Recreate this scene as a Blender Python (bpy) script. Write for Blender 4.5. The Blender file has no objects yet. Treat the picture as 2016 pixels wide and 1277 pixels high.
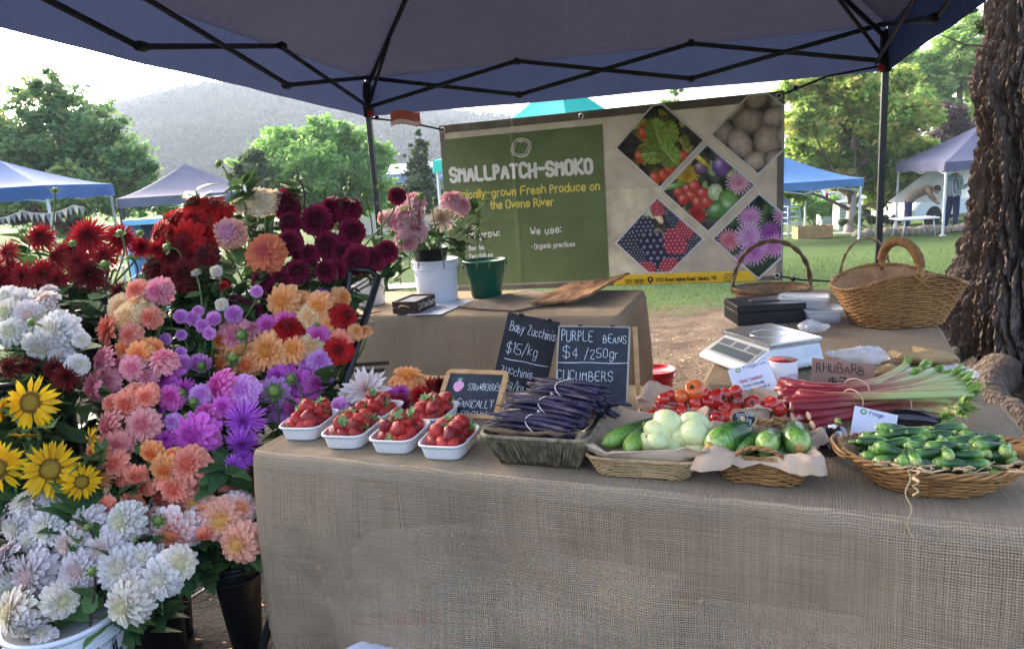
import bpy, math, random
import numpy as np
from mathutils import Vector, Matrix, noise
rnd = random.Random(7)
SC = bpy.context.scene
COL = SC.collection
R_ = math.radians
# ---------------- camera ----------------
PITCH, ROLL, FPX = R_(11.6), R_(3.6), 1456.0
EYE = Vector((0, 0, 1.44))
FW = Vector((0, math.cos(PITCH), -math.sin(PITCH)))
_u0 = Vector((0, math.sin(PITCH), math.cos(PITCH))); _r0 = Vector((1, 0, 0))
UPV = _u0 * math.cos(ROLL) + _r0 * math.sin(ROLL)
RT = _r0 * math.cos(ROLL) - _u0 * math.sin(ROLL)
cam_d = bpy.data.cameras.new('camera'); cam = bpy.data.objects.new('camera', cam_d); COL.objects.link(cam)
M = Matrix((RT, UPV, -FW)).transposed().to_4x4(); M.translation = EYE
cam.matrix_world = M
cam_d.sensor_width = 36.0; cam_d.lens = 36.0 * FPX / 2016.0
cam_d.clip_start = 0.05; cam_d.clip_end = 6000
SC.camera = cam
# ---------------- light ----------------
SUN_EL, SUN_AZ = R_(24), R_(-38)          # sun low behind the left shoulder of the hill; azimuth from +Y, positive to +X
w = bpy.data.worlds.new('World'); SC.world = w; w.use_nodes = True
nt = w.node_tree; nt.nodes.clear()
sky = nt.nodes.new('ShaderNodeTexSky'); sky.sky_type = 'NISHITA'; sky.sun_disc = False
sky.sun_elevation = SUN_EL; sky.sun_rotation = SUN_AZ
sky.air_density = 0.55; sky.dust_density = 6.0; sky.ozone_density = 0.3
bg = nt.nodes.new('ShaderNodeBackground'); bg.inputs[1].default_value = 0.15
wo = nt.nodes.new('ShaderNodeOutputWorld')
nt.links.new(sky.outputs[0], bg.inputs[0]); nt.links.new(bg.outputs[0], wo.inputs[0])
sl = bpy.data.lights.new('sun', 'SUN'); sl.energy = 0.5; sl.angle = R_(60); sl.color = (1, .93, .84)
so = bpy.data.objects.new('sun', sl); COL.objects.link(so)
sd = Vector((math.sin(SUN_AZ) * math.cos(SUN_EL), math.cos(SUN_AZ) * math.cos(SUN_EL), math.sin(SUN_EL)))
so.rotation_euler = sd.to_track_quat('Z', 'Y').to_euler(); so.location = (-6, 4, 9)
SC.view_settings.view_transform = 'Standard'; SC.view_settings.look = 'None'
SC.view_settings.exposure = 2.95; SC.view_settings.gamma = 1.0
SC.cycles.max_bounces = 8; SC.cycles.transparent_max_bounces = 12
SC.cycles.diffuse_bounces = 4; SC.cycles.volume_bounces = 0; SC.cycles.caustics_reflective = False; SC.cycles.caustics_refractive = False

# ---------------- photo pixel -> world ----------------
def ray(px, py): return FW + RT * ((px - 1008) / FPX) - UPV * ((py - 638.5) / FPX)
def atY(px, py, Y):
    d = ray(px, py); return EYE + d * (Y / d.y)
def atZ(px, py, z=0.752):
    d = ray(px, py); return EYE + d * ((z - EYE.z) / d.z)
def pxm(P):                       # photo pixels per metre at point P
    return FPX / (Vector(P) - EYE).dot(FW)

# ---------------- helpers ----------------
def lin(h):
    h = h.lstrip('#'); c = [int(h[i:i + 2], 16) / 255 for i in (0, 2, 4)]
    return tuple(x / 12.92 if x <= .04045 else ((x + .055) / 1.055) ** 2.4 for x in c)
ORD = 'first second third fourth fifth sixth seventh eighth ninth tenth eleventh twelfth thirteenth fourteenth fifteenth sixteenth seventeenth eighteenth nineteenth twentieth'.split()
def nth(i):
    if i < 20: return ORD[i]
    t, u = divmod(i + 1, 10)
    tens = {2: ('twentieth', 'twenty'), 3: ('thirtieth', 'thirty'), 4: ('fortieth', 'forty'), 5: ('fiftieth', 'fifty'), 6: ('sixtieth', 'sixty'), 7: ('seventieth', 'seventy')}[t]
    return tens[0] if u == 0 else tens[1] + '-' + ORD[u - 1]

class MB:
    """collects geometry for ONE mesh"""
    def __init__(s): s.v = []; s.f = []; s.uv = {}; s.col = {}; s.mi = {}; s.smooth = True
    def add(s, vs, fs, uv=None, col=None, mi=0):
        b = len(s.v); s.v.extend([tuple(p) for p in vs])
        if uv is not None:
            for i, q in enumerate(uv): s.uv[b + i] = q
        if col is not None:
            for i, q in enumerate(col): s.col[b + i] = q
        for f in fs:
            if mi: s.mi[len(s.f)] = mi
            s.f.append(tuple(b + i for i in f))
        return b
    def box(s, c, d, rot=None, bev=0.0, mi=0):
        c = Vector(c); h = Vector(d) / 2; b = min(bev, h.x * .49, h.y * .49, h.z * .49)
        vs = []; fs = []
        if b <= 0:
            for z in (-1, 1):
                for (x, y) in ((-1, -1), (1, -1), (1, 1), (-1, 1)): vs.append(Vector((x * h.x, y * h.y, z * h.z)))
            fs = [(3, 2, 1, 0), (4, 5, 6, 7), (0, 1, 5, 4), (1, 2, 6, 5), (2, 3, 7, 6), (3, 0, 4, 7)]
        else:
            for (z, ins) in ((-h.z, b), (-h.z + b, 0), (h.z - b, 0), (h.z, b)):
                X, Y = h.x - ins, h.y - ins; k = b * .55 if ins == 0 else b * .55
                for (sx, sy, o) in ((-1, -1, 0), (-1, -1, 1), (1, -1, 1), (1, -1, 0), (1, 1, 0), (1, 1, 1), (-1, 1, 1), (-1, 1, 0)):
                    vs.append(Vector((sx * (X - (k if o else 0)), sy * (Y - (0 if o else k)), z)))
            fs = [tuple(range(7, -1, -1)), tuple(range(24, 32))]
            for r in range(3):
                for i in range(8): fs.append((r * 8 + i, r * 8 + (i + 1) % 8, r * 8 + 8 + (i + 1) % 8, r * 8 + 8 + i))
        if rot is not None: vs = [rot @ v for v in vs]
        s.add([v + c for v in vs], fs, mi=mi)
    def tube(s, pts, rad, n=6, cap=True, cols=None, flat=1.0, mi=0, closed=False):
        pts = [Vector(p) for p in pts]; m = len(pts)
        if not hasattr(rad, '__len__'): rad = [rad] * m
        vs = []; cl = []; N = None
        for i, p in enumerate(pts):
            if closed: t = pts[(i + 1) % m] - pts[i - 1]
            else: t = (pts[min(i + 1, m - 1)] - pts[max(i - 1, 0)])
            if t.length < 1e-9: t = Vector((0, 0, 1))
            t.normalize()
            if N is None: N = t.orthogonal().normalized()
            N = (N - t * N.dot(t))
            if N.length < 1e-6: N = t.orthogonal()
            N.normalize(); B = t.cross(N)
            for k in range(n):
                a = 2 * math.pi * k / n
                vs.append(p + (N * math.cos(a) + B * math.sin(a) * flat) * rad[i])
                if cols is not None: cl.append(cols[i])
        fs = []
        for i in range(m if closed else m - 1):
            j = (i + 1) % m
            for k in range(n):
                k2 = (k + 1) % n; fs.append((i * n + k, i * n + k2, j * n + k2, j * n + k))
        if cap and not closed: fs += [tuple(range(n - 1, -1, -1)), tuple((m - 1) * n + k for k in range(n))]
        s.add(vs, fs, col=cl if cols is not None else None, mi=mi)
    def lathe(s, prof, n=24, c=(0, 0, 0), mat=None, cols=None, sx=1, sy=1, mi=0):
        c = Vector(c); vs = []; cl = []; m = len(prof)
        for i, (r, z) in enumerate(prof):
            for k in range(n):
                a = 2 * math.pi * k / n; v = Vector((r * math.cos(a) * sx, r * math.sin(a) * sy, z))
                vs.append((mat @ v if mat is not None else v) + c)
                if cols: cl.append(cols[i])
        fs = [(i * n + k, i * n + (k + 1) % n, (i + 1) * n + (k + 1) % n, (i + 1) * n + k) for i in range(m - 1) for k in range(n)]
        if prof[0][0] > 1e-6: fs.append(tuple(range(n - 1, -1, -1)))
        if prof[-1][0] > 1e-6: fs.append(tuple((m - 1) * n + k for k in range(n)))
        s.add(vs, fs, col=cl if cols else None, mi=mi)
    def grid(s, nu, nv, fn, uvfn=None, colfn=None, mi=0, keep=None):
        vs = []; uv = []; cl = []
        for j in range(nv + 1):
            for i in range(nu + 1):
                a, b = i / nu, j / nv; vs.append(fn(a, b))
                if uvfn: uv.append(uvfn(a, b))
                if colfn: cl.append(colfn(a, b))
        W = nu + 1
        fs = [(j * W + i, j * W + i + 1, (j + 1) * W + i + 1, (j + 1) * W + i) for j in range(nv) for i in range(nu) if keep is None or keep((i + .5) / nu, (j + .5) / nv)]
        s.add(vs, fs, uv if uvfn else None, cl if colfn else None, mi=mi)
    def mesh(s, name, mats, smooth=True):
        me = bpy.data.meshes.new(name); me.from_pydata(s.v, [], s.f); 
        for m in (mats if isinstance(mats, (list, tuple)) else [mats]): me.materials.append(m)
        if s.mi:
            a = np.zeros(len(s.f), dtype=np.int32)
            for k, q in s.mi.items(): a[k] = q
            me.polygons.foreach_set('material_index', a)
        if smooth: me.polygons.foreach_set('use_smooth', [True] * len(me.polygons))
        if s.uv or s.col:
            li = np.zeros(len(me.loops), dtype=np.int32); me.loops.foreach_get('vertex_index', li)
        if s.uv:
            arr = np.zeros((len(s.v), 2), dtype=np.float32)
            for k, q in s.uv.items(): arr[k] = q
            l = me.uv_layers.new(name='UVMap'); l.data.foreach_set('uv', arr[li].ravel())
        if s.col:
            arr = np.ones((len(s.v), 4), dtype=np.float32)
            for k, q in s.col.items(): arr[k, :len(q)] = q
            ca = me.color_attributes.new('Col', 'FLOAT_COLOR', 'POINT'); ca.data.foreach_set('color', arr.ravel())
        me.update(); return me

def obj(name, me, parent=None, loc=None, rot=None, scale=None):
    o = bpy.data.objects.new(name, me); COL.objects.link(o)
    if parent is not None: o.parent = parent
    if loc is not None: o.location = loc
    if rot is not None: o.rotation_euler = rot
    if scale is not None: o.scale = scale if hasattr(scale, '__len__') else (scale,) * 3
    return o
def tag(o, label, cat, group=None, kind=None):
    o['label'] = label; o['category'] = cat
    if group: o['group'] = group
    if kind: o['kind'] = kind
    return o
def thing(name, label, cat, loc=(0, 0, 0), rz=0, group=None, rot=None):
    o = bpy.data.objects.new(name, None); COL.objects.link(o); o.empty_display_size = .05
    o.location = loc
    if rot is not None: o.rotation_euler = rot
    else: o.rotation_euler = (0, 0, rz)
    return tag(o, label, cat, group)
def part(name, mb, mat, parent, world=False, smooth=True, label=None):
    """mb in the parent's own space, or in world space (unrotated top-level parent)"""
    if world:
        t = Vector(parent.location)
        if parent.parent: t = t + Vector(parent.parent.location)
        mb.v = [tuple(Vector(p) - t) for p in mb.v]
    o = obj(name, mb.mesh(name, mat, smooth), parent)
    if label: o['label'] = label
    return o
def struct(name, mb, mat, kind='structure', smooth=True):
    o = obj(name, mb.mesh(name, mat, smooth)); o['kind'] = kind; return o
def copy_tree(o, parent=None):
    c = o.copy(); COL.objects.link(c)
    if parent is not None: c.parent = parent
    for ch in o.children: copy_tree(ch, c)
    return c
def Rz(a): return Matrix.Rotation(a, 3, 'Z')
def Rx(a): return Matrix.Rotation(a, 3, 'X')
def Ry(a): return Matrix.Rotation(a, 3, 'Y')
def nz(p, s=1.0, o=0.0): return noise.noise(Vector(p) * s + Vector((o, o * 1.7, -o)))
def fbm(p, s=1.0, oct=4): return noise.fractal(Vector(p) * s, 1.0, 2.0, oct)

# ---------------- materials ----------------
class N:
    def __init__(s, name):
        s.m = bpy.data.materials.new(name); s.m.use_nodes = True; s.t = s.m.node_tree; s.t.nodes.clear()
        s.out = s.t.nodes.new('ShaderNodeOutputMaterial')
    def n(s, typ, **kw):
        x = s.t.nodes.new('ShaderNode' + typ)
        for k, v in kw.items(): setattr(x, k, v)
        return x
    def l(s, a, b): s.t.links.new(a, b)
    def math(s, op, a, b=None, clamp=False):
        x = s.n('Math', operation=op); x.use_clamp = clamp
        for i, q in enumerate((a, b)):
            if q is None: continue
            if isinstance(q, (int, float)): x.inputs[i].default_value = q
            else: s.l(q, x.inputs[i])
        return x.outputs[0]
    def mix(s, fac, a, b, typ='MIX'):
        x = s.n('MixRGB', blend_type=typ)
        for i, q in enumerate((fac, a, b)):
            if isinstance(q, (int, float)): x.inputs[i].default_value = q
            elif isinstance(q, tuple): x.inputs[i].default_value = (*q[:3], 1)
            else: s.l(q, x.inputs[i])
        return x.outputs[0]
    def tex(s, coord='Object', scale=1.0, typ='TexNoise', detail=4, stretch=None, vec=None):
        t = s.n(typ)
        t.inputs['Scale'].default_value = scale
        if 'Detail' in t.inputs: t.inputs['Detail'].default_value = detail
        if vec is None: vec = s.n('TexCoord').outputs[coord]
        if stretch:
            mp = s.n('Mapping'); mp.inputs['Scale'].default_value = stretch; s.l(vec, mp.inputs[0]); vec = mp.outputs[0]
        s.l(vec, t.inputs['Vector']); return t
    def ramp(s, fac, stops):
        r = s.n('ValToRGB'); e = r.color_ramp.elements
        while len(e) < len(stops): e.new(.5)
        for x, (p, c) in zip(e, stops):
            x.position = p; x.color = (*c, 1) if len(c) == 3 else c
        s.l(fac, r.inputs[0]); return r.outputs[0]
    def attr(s, name='Col'):
        a = s.n('Attribute'); a.attribute_name = name; return a
    def sep(s, col):
        x = s.n('SeparateColor'); s.l(col, x.inputs[0]); return x.outputs
    def bump(s, h, strength=.3, dist=.01):
        b = s.n('Bump'); b.inputs['Strength'].default_value = strength; b.inputs['Distance'].default_value = dist
        s.l(h, b.inputs['Height']); return b.outputs[0]
    def bsdf(s, col, rough=.6, normal=None, metal=0, spec=.4, trans=0, alpha=None, transl=0, tcol=None, coat=0, ior=1.45):
        p = s.n('BsdfPrincipled')
        for key, q in (('Base Color', col), ('Roughness', rough), ('Alpha', alpha)):
            if q is None: continue
            if isinstance(q, (int, float)): p.inputs[key].default_value = q
            elif isinstance(q, tuple): p.inputs[key].default_value = (*q[:3], 1)
            else: s.l(q, p.inputs[key])
        p.inputs['Metallic'].default_value = metal; p.inputs['Specular IOR Level'].default_value = spec
        p.inputs['Transmission Weight'].default_value = trans; p.inputs['Coat Weight'].default_value = coat; p.inputs['IOR'].default_value = ior
        if normal is not None: s.l(normal, p.inputs['Normal'])
        o = p.outputs[0]
        if transl:
            t = s.n('BsdfTranslucent'); c = tcol if tcol is not None else col
            if isinstance(c, tuple): t.inputs[0].default_value = (*c[:3], 1)
            else: s.l(c, t.inputs[0])
            mx = s.n('MixShader'); mx.inputs[0].default_value = transl; s.l(o, mx.inputs[1]); s.l(t.outputs[0], mx.inputs[2]); o = mx.outputs[0]
        s.l(o, s.out.inputs[0]); return s.m

_mc = {}
def simple(name, hexcol, rough=.6, var=.18, scale=8, bump=.15, bscale=40, metal=0, spec=.4, transl=0, coat=0, dist=.003):
    """a plain paint / plastic / metal with uneven tone and fine surface grain"""
    if name in _mc: return _mc[name]
    k = N(name); c = lin(hexcol) if isinstance(hexcol, str) else hexcol
    t = k.tex(scale=scale); d = tuple(x * (1 - var) for x in c); u = tuple(min(1, x * (1 + var * .7)) for x in c)
    col = k.ramp(t.outputs[0], [(.3, d), (.7, u)])
    t2 = k.tex(scale=bscale, detail=3)
    r = k.math('ADD', k.math('MULTIPLY', t2.outputs[0], .2), rough - .1, clamp=True)
    _mc[name] = k.bsdf(col, r, k.bump(t2.outputs[0], bump, dist) if bump else None, metal, spec, transl=transl, coat=coat)
    return _mc[name]
# =====================  SETTING  =====================
def gz(x, y):
    z = 0.0
    if y > 4.5: z -= .055 * (min(y, 27) - 4.5) * min(1, (y - 4.5) / 3 + .2)
    z += .16 * math.exp(-((x - 2.9) ** 2 + (y - 4.1) ** 2) / 1.3)
    return z
def onG(px, py):
    d = ray(px, py); t = 1.0
    for i in range(4000):
        p = EYE + d * t
        if p.z <= gz(p.x, p.y): break
        t += .02 if t < 40 else .3
    return EYE + d * t

def ground_material():
    k = N('earth_and_lawn'); co = k.n('TexCoord').outputs['Object']
    xyz = k.n('SeparateXYZ'); k.l(co, xyz.inputs[0])
    n1 = k.tex(scale=.55, detail=5).outputs[0]; n2 = k.tex(scale=3.2, detail=6).outputs[0]; n3 = k.tex(scale=38, detail=4).outputs[0]; n4 = k.tex(scale=160, detail=3).outputs[0]
    # distance from the tree / stall decides where turf has worn away
    dx = k.math('SUBTRACT', xyz.outputs[0], 1.2); dx = k.math('MULTIPLY', dx, .62)
    dy = k.math('SUBTRACT', xyz.outputs[1], 2.6)
    r = k.math('SQRT', k.math('ADD', k.math('MULTIPLY', dx, dx), k.math('MULTIPLY', dy, dy)))
    e = k.math('ADD', r, k.math('MULTIPLY', k.math('SUBTRACT', n1, .5), 2.6)); e = k.math('ADD', e, k.math('MULTIPLY', k.math('SUBTRACT', n2, .5), 3.0))
    m = k.n('MapRange'); m.inputs['From Min'].default_value = 5.3; m.inputs['From Max'].default_value = 6.3; k.l(e, m.inputs[0]); grass = m.outputs[0]
    dirt = k.ramp(k.math('ADD', k.math('MULTIPLY', n2, .55), k.math('MULTIPLY', n3, .45)), [(.34, (.05, .033, .022)), (.5, (.17, .12, .082)), (.66, (.33, .25, .175))])
    dirt = k.mix(k.math('MULTIPLY', n4, .5), dirt, (.13, .09, .062))
    # dark soil at the near left, the flower stand's deep shade painted in
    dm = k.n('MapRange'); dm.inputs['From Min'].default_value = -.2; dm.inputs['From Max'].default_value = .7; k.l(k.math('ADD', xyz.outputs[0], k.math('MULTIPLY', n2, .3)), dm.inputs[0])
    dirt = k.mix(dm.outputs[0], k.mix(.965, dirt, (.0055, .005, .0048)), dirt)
    gcol = k.ramp(k.math('ADD', k.math('MULTIPLY', n1, .4), k.math('MULTIPLY', n3, .6)), [(.3, (.055, .105, .028)), (.55, (.095, .162, .045)), (.8, (.15, .21, .065))])
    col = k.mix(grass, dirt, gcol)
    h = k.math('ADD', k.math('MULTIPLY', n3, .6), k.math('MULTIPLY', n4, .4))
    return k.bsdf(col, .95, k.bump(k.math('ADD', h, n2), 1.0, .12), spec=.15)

def build_ground():
    mb = MB()
    def f(a, b):
        sx = (a * 2 - 1); sy = (b * 2 - 1)
        x = 1.0 + 9 * sx + 1500 * math.copysign(abs(sx) ** 9, sx); y = 4.0 + 11 * sy + 1500 * math.copysign(abs(sy) ** 9, sy)
        z = gz(x, y)
        if abs(sx) < .8 and abs(sy) < .8: z += .035 * fbm((x, y, 0), 1.6, 4) + .012 * nz((x, y, 3), 9)
        return (x, y, z)
    mb.grid(300, 300, f); struct('ground', mb, ground_material())
    # paths
    k = N('pale_path'); t = k.tex(scale=30, detail=4).outputs[0]
    pm = k.bsdf(k.ramp(t, [(.3, (.22, .22, .22)), (.7, (.32, .31, .30))]), .9, k.bump(t, .3, .01))
    def strip(name, pts, wid):
        mb = MB(); n = len(pts) - 1
        def f(a, b):
            s = a * n; i = min(int(s), n - 1); p = pts[i].lerp(pts[i + 1], s - i); q = p + Vector((0, (b - .5) * wid, 0))
            return (q.x, q.y, gz(q.x, q.y) + .03)
        mb.grid(40, 8, f); struct(name, mb, pm)
    P = onG(1560, 461); Q = onG(2040, 461)
    strip('path', [P + Vector((-4, 0, 0)), P, P.lerp(Q, .25), Q + Vector((2, 1, 0))], 1.3)
    P = onG(770, 566); strip('path', [P + Vector((-9, 2.4, 0)), P + Vector((-1, .2, 0)), P + Vector((.6, -.15, 0)), P + Vector((1.4, -.2, 0))], 1.1)
    P = onG(160, 445); strip('pavement', [P + Vector((-14, 0, 0)), P, P + Vector((8, .5, 0))], 6)
build_ground()

def tufts(name, spots, mat, h=(.015, .04)):
    """grass blades standing on the ground: one mass"""
    mb = MB(); vs = []; fs = []; cl = []
    for (x, y, s) in spots:
        a = rnd.uniform(0, 6.28); L = rnd.uniform(*h) * s; w_ = rnd.uniform(.004, .007) * s; z = gz(x, y) + .035 * fbm((x, y, 0), 1.6, 4)
        dx, dy = math.cos(a), math.sin(a); lx, ly = rnd.uniform(-.4, .4) * L, rnd.uniform(-.4, .4) * L
        b = len(vs); vs += [(x - dx * w_, y - dy * w_, z - .01), (x + dx * w_, y + dy * w_, z - .01), (x + lx, y + ly, z + L)]; fs.append((b, b + 1, b + 2))
        g = rnd.uniform(0, 1); cl += [(g, g, g)] * 3
    mb.add(vs, fs, col=cl); return struct(name, mb, mat, 'stuff', False)
def leafmat(name, stops, transl=.35, rough=.55, tex=0, spec=.3):
    """leaf material: Col.r picks the leaf's own pigment"""
    k = N(name); s = k.sep(k.attr().outputs['Color']); f = s[0]
    if tex: f = k.math('ADD', f, k.math('MULTIPLY', k.math('SUBTRACT', k.tex(scale=tex).outputs[0], .5), .5))
    c = k.ramp(f, stops)
    return k.bsdf(c, rough, transl=transl, spec=spec)
grassmat = leafmat('grass_blade', [(0, (.05, .105, .018)), (.6, (.115, .205, .036)), (1, (.21, .26, .085))], .3)
def grass_spots():
    o = []
    for i in range(26000):
        y = 5.2 + 9 * rnd.random() ** 1.3; x = rnd.uniform(-.55, .75) * y + .3
        r = math.hypot((x - 1.2) * .62, y - 2.6) + 2.6 * .5 * nz((x, y, 0), .55) + 1.6 * nz((x, y, 4), 1.5)
        if r < 5.2 + rnd.random() * .9: continue
        o.append((x, y, 1 + (y - 5) * .06))
    return o
tufts('grass', grass_spots(), grassmat)

# ---- fallen leaves, bark chips ----
def litter():
    mb = MB(); pal = [(.26, .14, .06), (.2, .14, .09), (.3, .23, .15), (.12, .08, .05), (.22, .2, .17), (.4, .3, .06)]
    for i in range(3000):
        if i < 500: x, y = rnd.uniform(-1.9, -.5), rnd.uniform(1.5, 4.0)
        else: x, y = rnd.uniform(-.5, 3.6), rnd.uniform(3.2, 7)
        z = gz(x, y) + .035 * fbm((x, y, 0), 1.6, 4) + .012 * nz((x, y, 3), 9) + .006
        s = rnd.uniform(.008, .024) * (1.3 if rnd.random() < .1 else .8); a = rnd.uniform(0, 6.28); r = Rz(a) @ Rx(rnd.uniform(-.5, .5))
        mb.add([r @ Vector((s * q[0], s * q[1], s * q[2])) + Vector((x, y, z)) for q in ((-1, 0, .1), (-.2, -.45, 0), (.9, 0, .3), (-.1, .45, .05))], [(0, 1, 2, 3)], col=[rnd.choice(pal)] * 4)
    k = N('dry_leaf'); struct('leaf_litter', mb, k.bsdf(k.attr().outputs['Color'], .8), 'stuff', False)
litter()

# ---------------- hill with its forest ----------------
RIDGE = [(-700, 330), (-200, 300), (0, 285), (150, 250), (235, 217), (300, 197), (370, 184), (440, 176), (520, 178), (600, 188), (700, 206), (800, 222), (900, 236), (1100, 262), (1400, 290), (1700, 292), (2000, 270), (2500, 240)]
def ridge_py(px):
    for (a, b), (c, d) in zip(RIDGE, RIDGE[1:]):
        if a <= px <= c: return b + (d - b) * (px - a) / (c - a)
    return 300
HD = 480.0
def hill_pt(u, t):
    """u: bearing as a photo column, t: 0 foot .. 1 ridge .. 1.3 beyond it"""
    top = atY(u, ridge_py(u) + 5, HD); D = HD * (.42 + .58 * t); foot = -1.6
    d = Vector((top.x / HD, 1, 0)); s = min(t, 1.0)
    h = foot + (top.z - foot) * (s * s * (3 - 2 * s) * .35 + s * .65)
    if t > 1: h -= (t - 1) * 70
    p = Vector((d.x * D, D, h)); bump_ = min(1, 4 * t) * (1 - .8 * max(0, s - .7) / .3)
    p.z += 4.5 * fbm((p.x, p.y, 0), .012, 3) * bump_; return p
def build_hill():
    mb = MB(); mb.grid(120, 40, lambda a, b: hill_pt(-700 + 3200 * a, b * 1.3))
    k = N('wooded_slope'); t = k.tex(scale=.05, detail=6).outputs[0]
    struct('hill', mb, k.bsdf(k.ramp(t, [(.35, (.028, .045, .03)), (.65, (.055, .075, .045))]), .95))
    r = np.random.default_rng(3); vs = []; fs = []; cl = []
    for i in range(4600):
        u = r.uniform(-100, 1050) if i > 800 else r.uniform(150, 900)
        t = 1 - r.random() * .95 if i > 800 else r.uniform(.97, 1.02)
        p = hill_pt(u, t); s = r.uniform(3.2, 5.6) * (.85 if i <= 800 else 1); g = r.random()
        n = 34; d = r.normal(size=(n, 3)); d /= np.linalg.norm(d, axis=1)[:, None]; d *= (r.random(n) ** .33)[:, None]
        c = np.array(p) + d * np.array([s * .75, s * .75, s * .8]) + np.array([0, 0, s * .75])
        q = r.normal(size=(n, 3)); q /= np.linalg.norm(q, axis=1)[:, None]; e = np.cross(q, r.normal(size=(n, 3))); e /= np.linalg.norm(e, axis=1)[:, None]
        ss = s * .26; b = len(vs)
        allv = np.stack([c - q * ss, c - e * ss * .7, c + q * ss, c + e * ss * .7], 1).reshape(-1, 3)
        vs += allv.tolist(); fs += [(b + 4 * j, b + 4 * j + 1, b + 4 * j + 2, b + 4 * j + 3) for j in range(n)]
        cl += [(g,)] * 0 + [(float(g), 0, 0)] * (4 * n)
    mb = MB(); mb.add(vs, fs, col=cl)
    struct('forest', mb, leafmat('eucalypt_far', rough=1.0, spec=0, stops=[(0, (.012, .032, .018)), (.6, (.028, .055, .032)), (1, (.05, .072, .036))], transl=.05), 'stuff', False)
build_hill()

# ---------------- trees ----------------
bark = simple('bark_grey', '6b5d50', .9, .35, 3, .6, 14, dist=.02)
bark_pale = simple('bark_pale', 'a8a39b', .9, .25, 3, .5, 14, dist=.02)
def crown_mesh(name, blobs, n, size, mat, seed, elong=1.0, shell=.45, flat=.8):
    r = np.random.default_rng(seed); vs = []; fs = []; cl = []
    tot = sum(b[1] ** 2 for b in blobs)
    for (c, rad, g) in blobs:
        m = max(20, int(n * rad ** 2 / tot)); sub = max(5, m // 38)
        # leaves gather in sprays inside the lobe: gaps between sprays show through
        sc = r.normal(size=(sub, 3)); sc /= np.linalg.norm(sc, axis=1)[:, None]; sc *= (shell + (1 - shell) * r.random(sub))[:, None] * rad
        sc[:, 2] *= flat
        sg = r.normal(0, .2, size=sub); sr = rad * r.uniform(.16, .34, size=sub); k = r.integers(0, sub, m)
        p = r.normal(size=(m, 3)) * .55 * sr[k][:, None]; p[:, 2] *= .7 * elong
        ctr = np.array(c) + sc[k] + p
        q = r.normal(size=(m, 3)); q[:, 2] *= .6; q /= np.linalg.norm(q, axis=1)[:, None]
        e = np.cross(q, r.normal(size=(m, 3))); e /= np.linalg.norm(e, axis=1)[:, None]
        s = (size * r.uniform(.6, 1.25, size=m))[:, None]
        b = len(vs); vs += np.stack([ctr - q * s, ctr - e * s * .45, ctr + q * s, ctr + e * s * .45], 1).reshape(-1, 3).tolist()
        fs += [(b + 4 * j, b + 4 * j + 1, b + 4 * j + 2, b + 4 * j + 3) for j in range(m)]
        col = np.clip(g + sg[k] + r.normal(0, .1, size=m), 0, 1); cl += [(float(x), 0, 0) for x in np.repeat(col, 4)]
    mb = MB(); mb.add(vs, fs, col=cl); return mb
def tree(name, label, pxblobs, d, base_px, n, size, mat, seed, trunk_r=.18, tmat=None, flat=.8, limb=True, group=None, shell=.45):
    base = atY(base_px[0], base_px[1], d); gb = gz(base.x, d); base = Vector((base.x, d, gb - .1))
    t = thing(name, label, 'tree', base, group=group); r = random.Random(seed)
    bl = []
    for q in pxblobs:
        dy = r.uniform(-.8, .8) * q[2] * d / FPX
        c = atY(q[0], q[1], d + dy); bl.append((c, q[2] * (d + dy) / FPX, q[3] if len(q) > 3 else .5))
    part('crown', crown_mesh('crown', bl, n, size, mat, seed, flat=flat, shell=shell), mat, t, world=True, smooth=False)
    top = max(b[0].z for b in bl); mid = sum((b[0] for b in bl), Vector()) / len(bl)
    mb = MB(); pts = [base, base.lerp(mid, .35) + Vector((.05, 0, 0)), mid, Vector((mid.x * .5 + base.x * .5, d, top))]
    fine = []
    for i in range(13):
        s = i / 12 * 3; j = min(int(s), 2); fine.append(pts[j].lerp(pts[j + 1], s - j) + Vector((nz((s, seed, 0), 2) * .1, nz((s, seed, 5), 2) * .1, 0)))
    mb.tube(fine, [trunk_r * (1.25 if i == 0 else 1 - .075 * i) for i in range(13)], 9)
    mbl = MB()
    if limb:
        for b in bl:
            i = r.randint(3, 8); a = fine[i]; e = b[0]; m = a.lerp(e, .5) + Vector((0, 0, .15 * (e - a).length * r.uniform(-1, .4)))
            mbl.tube([a, a.lerp(m, .5), m, m.lerp(e, .5), e], [trunk_r * .42, trunk_r * .34, trunk_r * .27, trunk_r * .17, .015], 6)
    part('trunk', mb, tmat or bark, t, world=True)
    if limb: part('limbs', mbl, bark, t, world=True)
    return t
LG = lambda n, a, b, c, tr=.48: leafmat(n, [(0, a), (.5, b), (1, c)], tr)
m_left = LG('leaf_left', (.075, .165, .07), (.19, .33, .13), (.38, .44, .13))
tree('broadleaf_tree', 'big dense green tree behind the blue tent, its pointed top against pale sky', [(92, 165, 34, .5), (70, 205, 50, .45), (140, 215, 52, .5), (195, 245, 50, .45), (105, 280, 75, .4), (205, 310, 72, .4), (268, 318, 45, .5), (30, 300, 75, .75), (60, 330, 60, .85), (275, 375, 38, .35), (150, 375, 70, .55), (-60, 290, 95, .7), (10, 390, 70, .5), (225, 395, 48, .35), (120, 430, 50, .4), (285, 340, 35, .4)], 22, (130, 470), 34000, .10, m_left, 11, .22)
m_mid = LG('leaf_mid', (.08, .19, .055), (.19, .38, .09), (.34, .52, .15))
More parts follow.
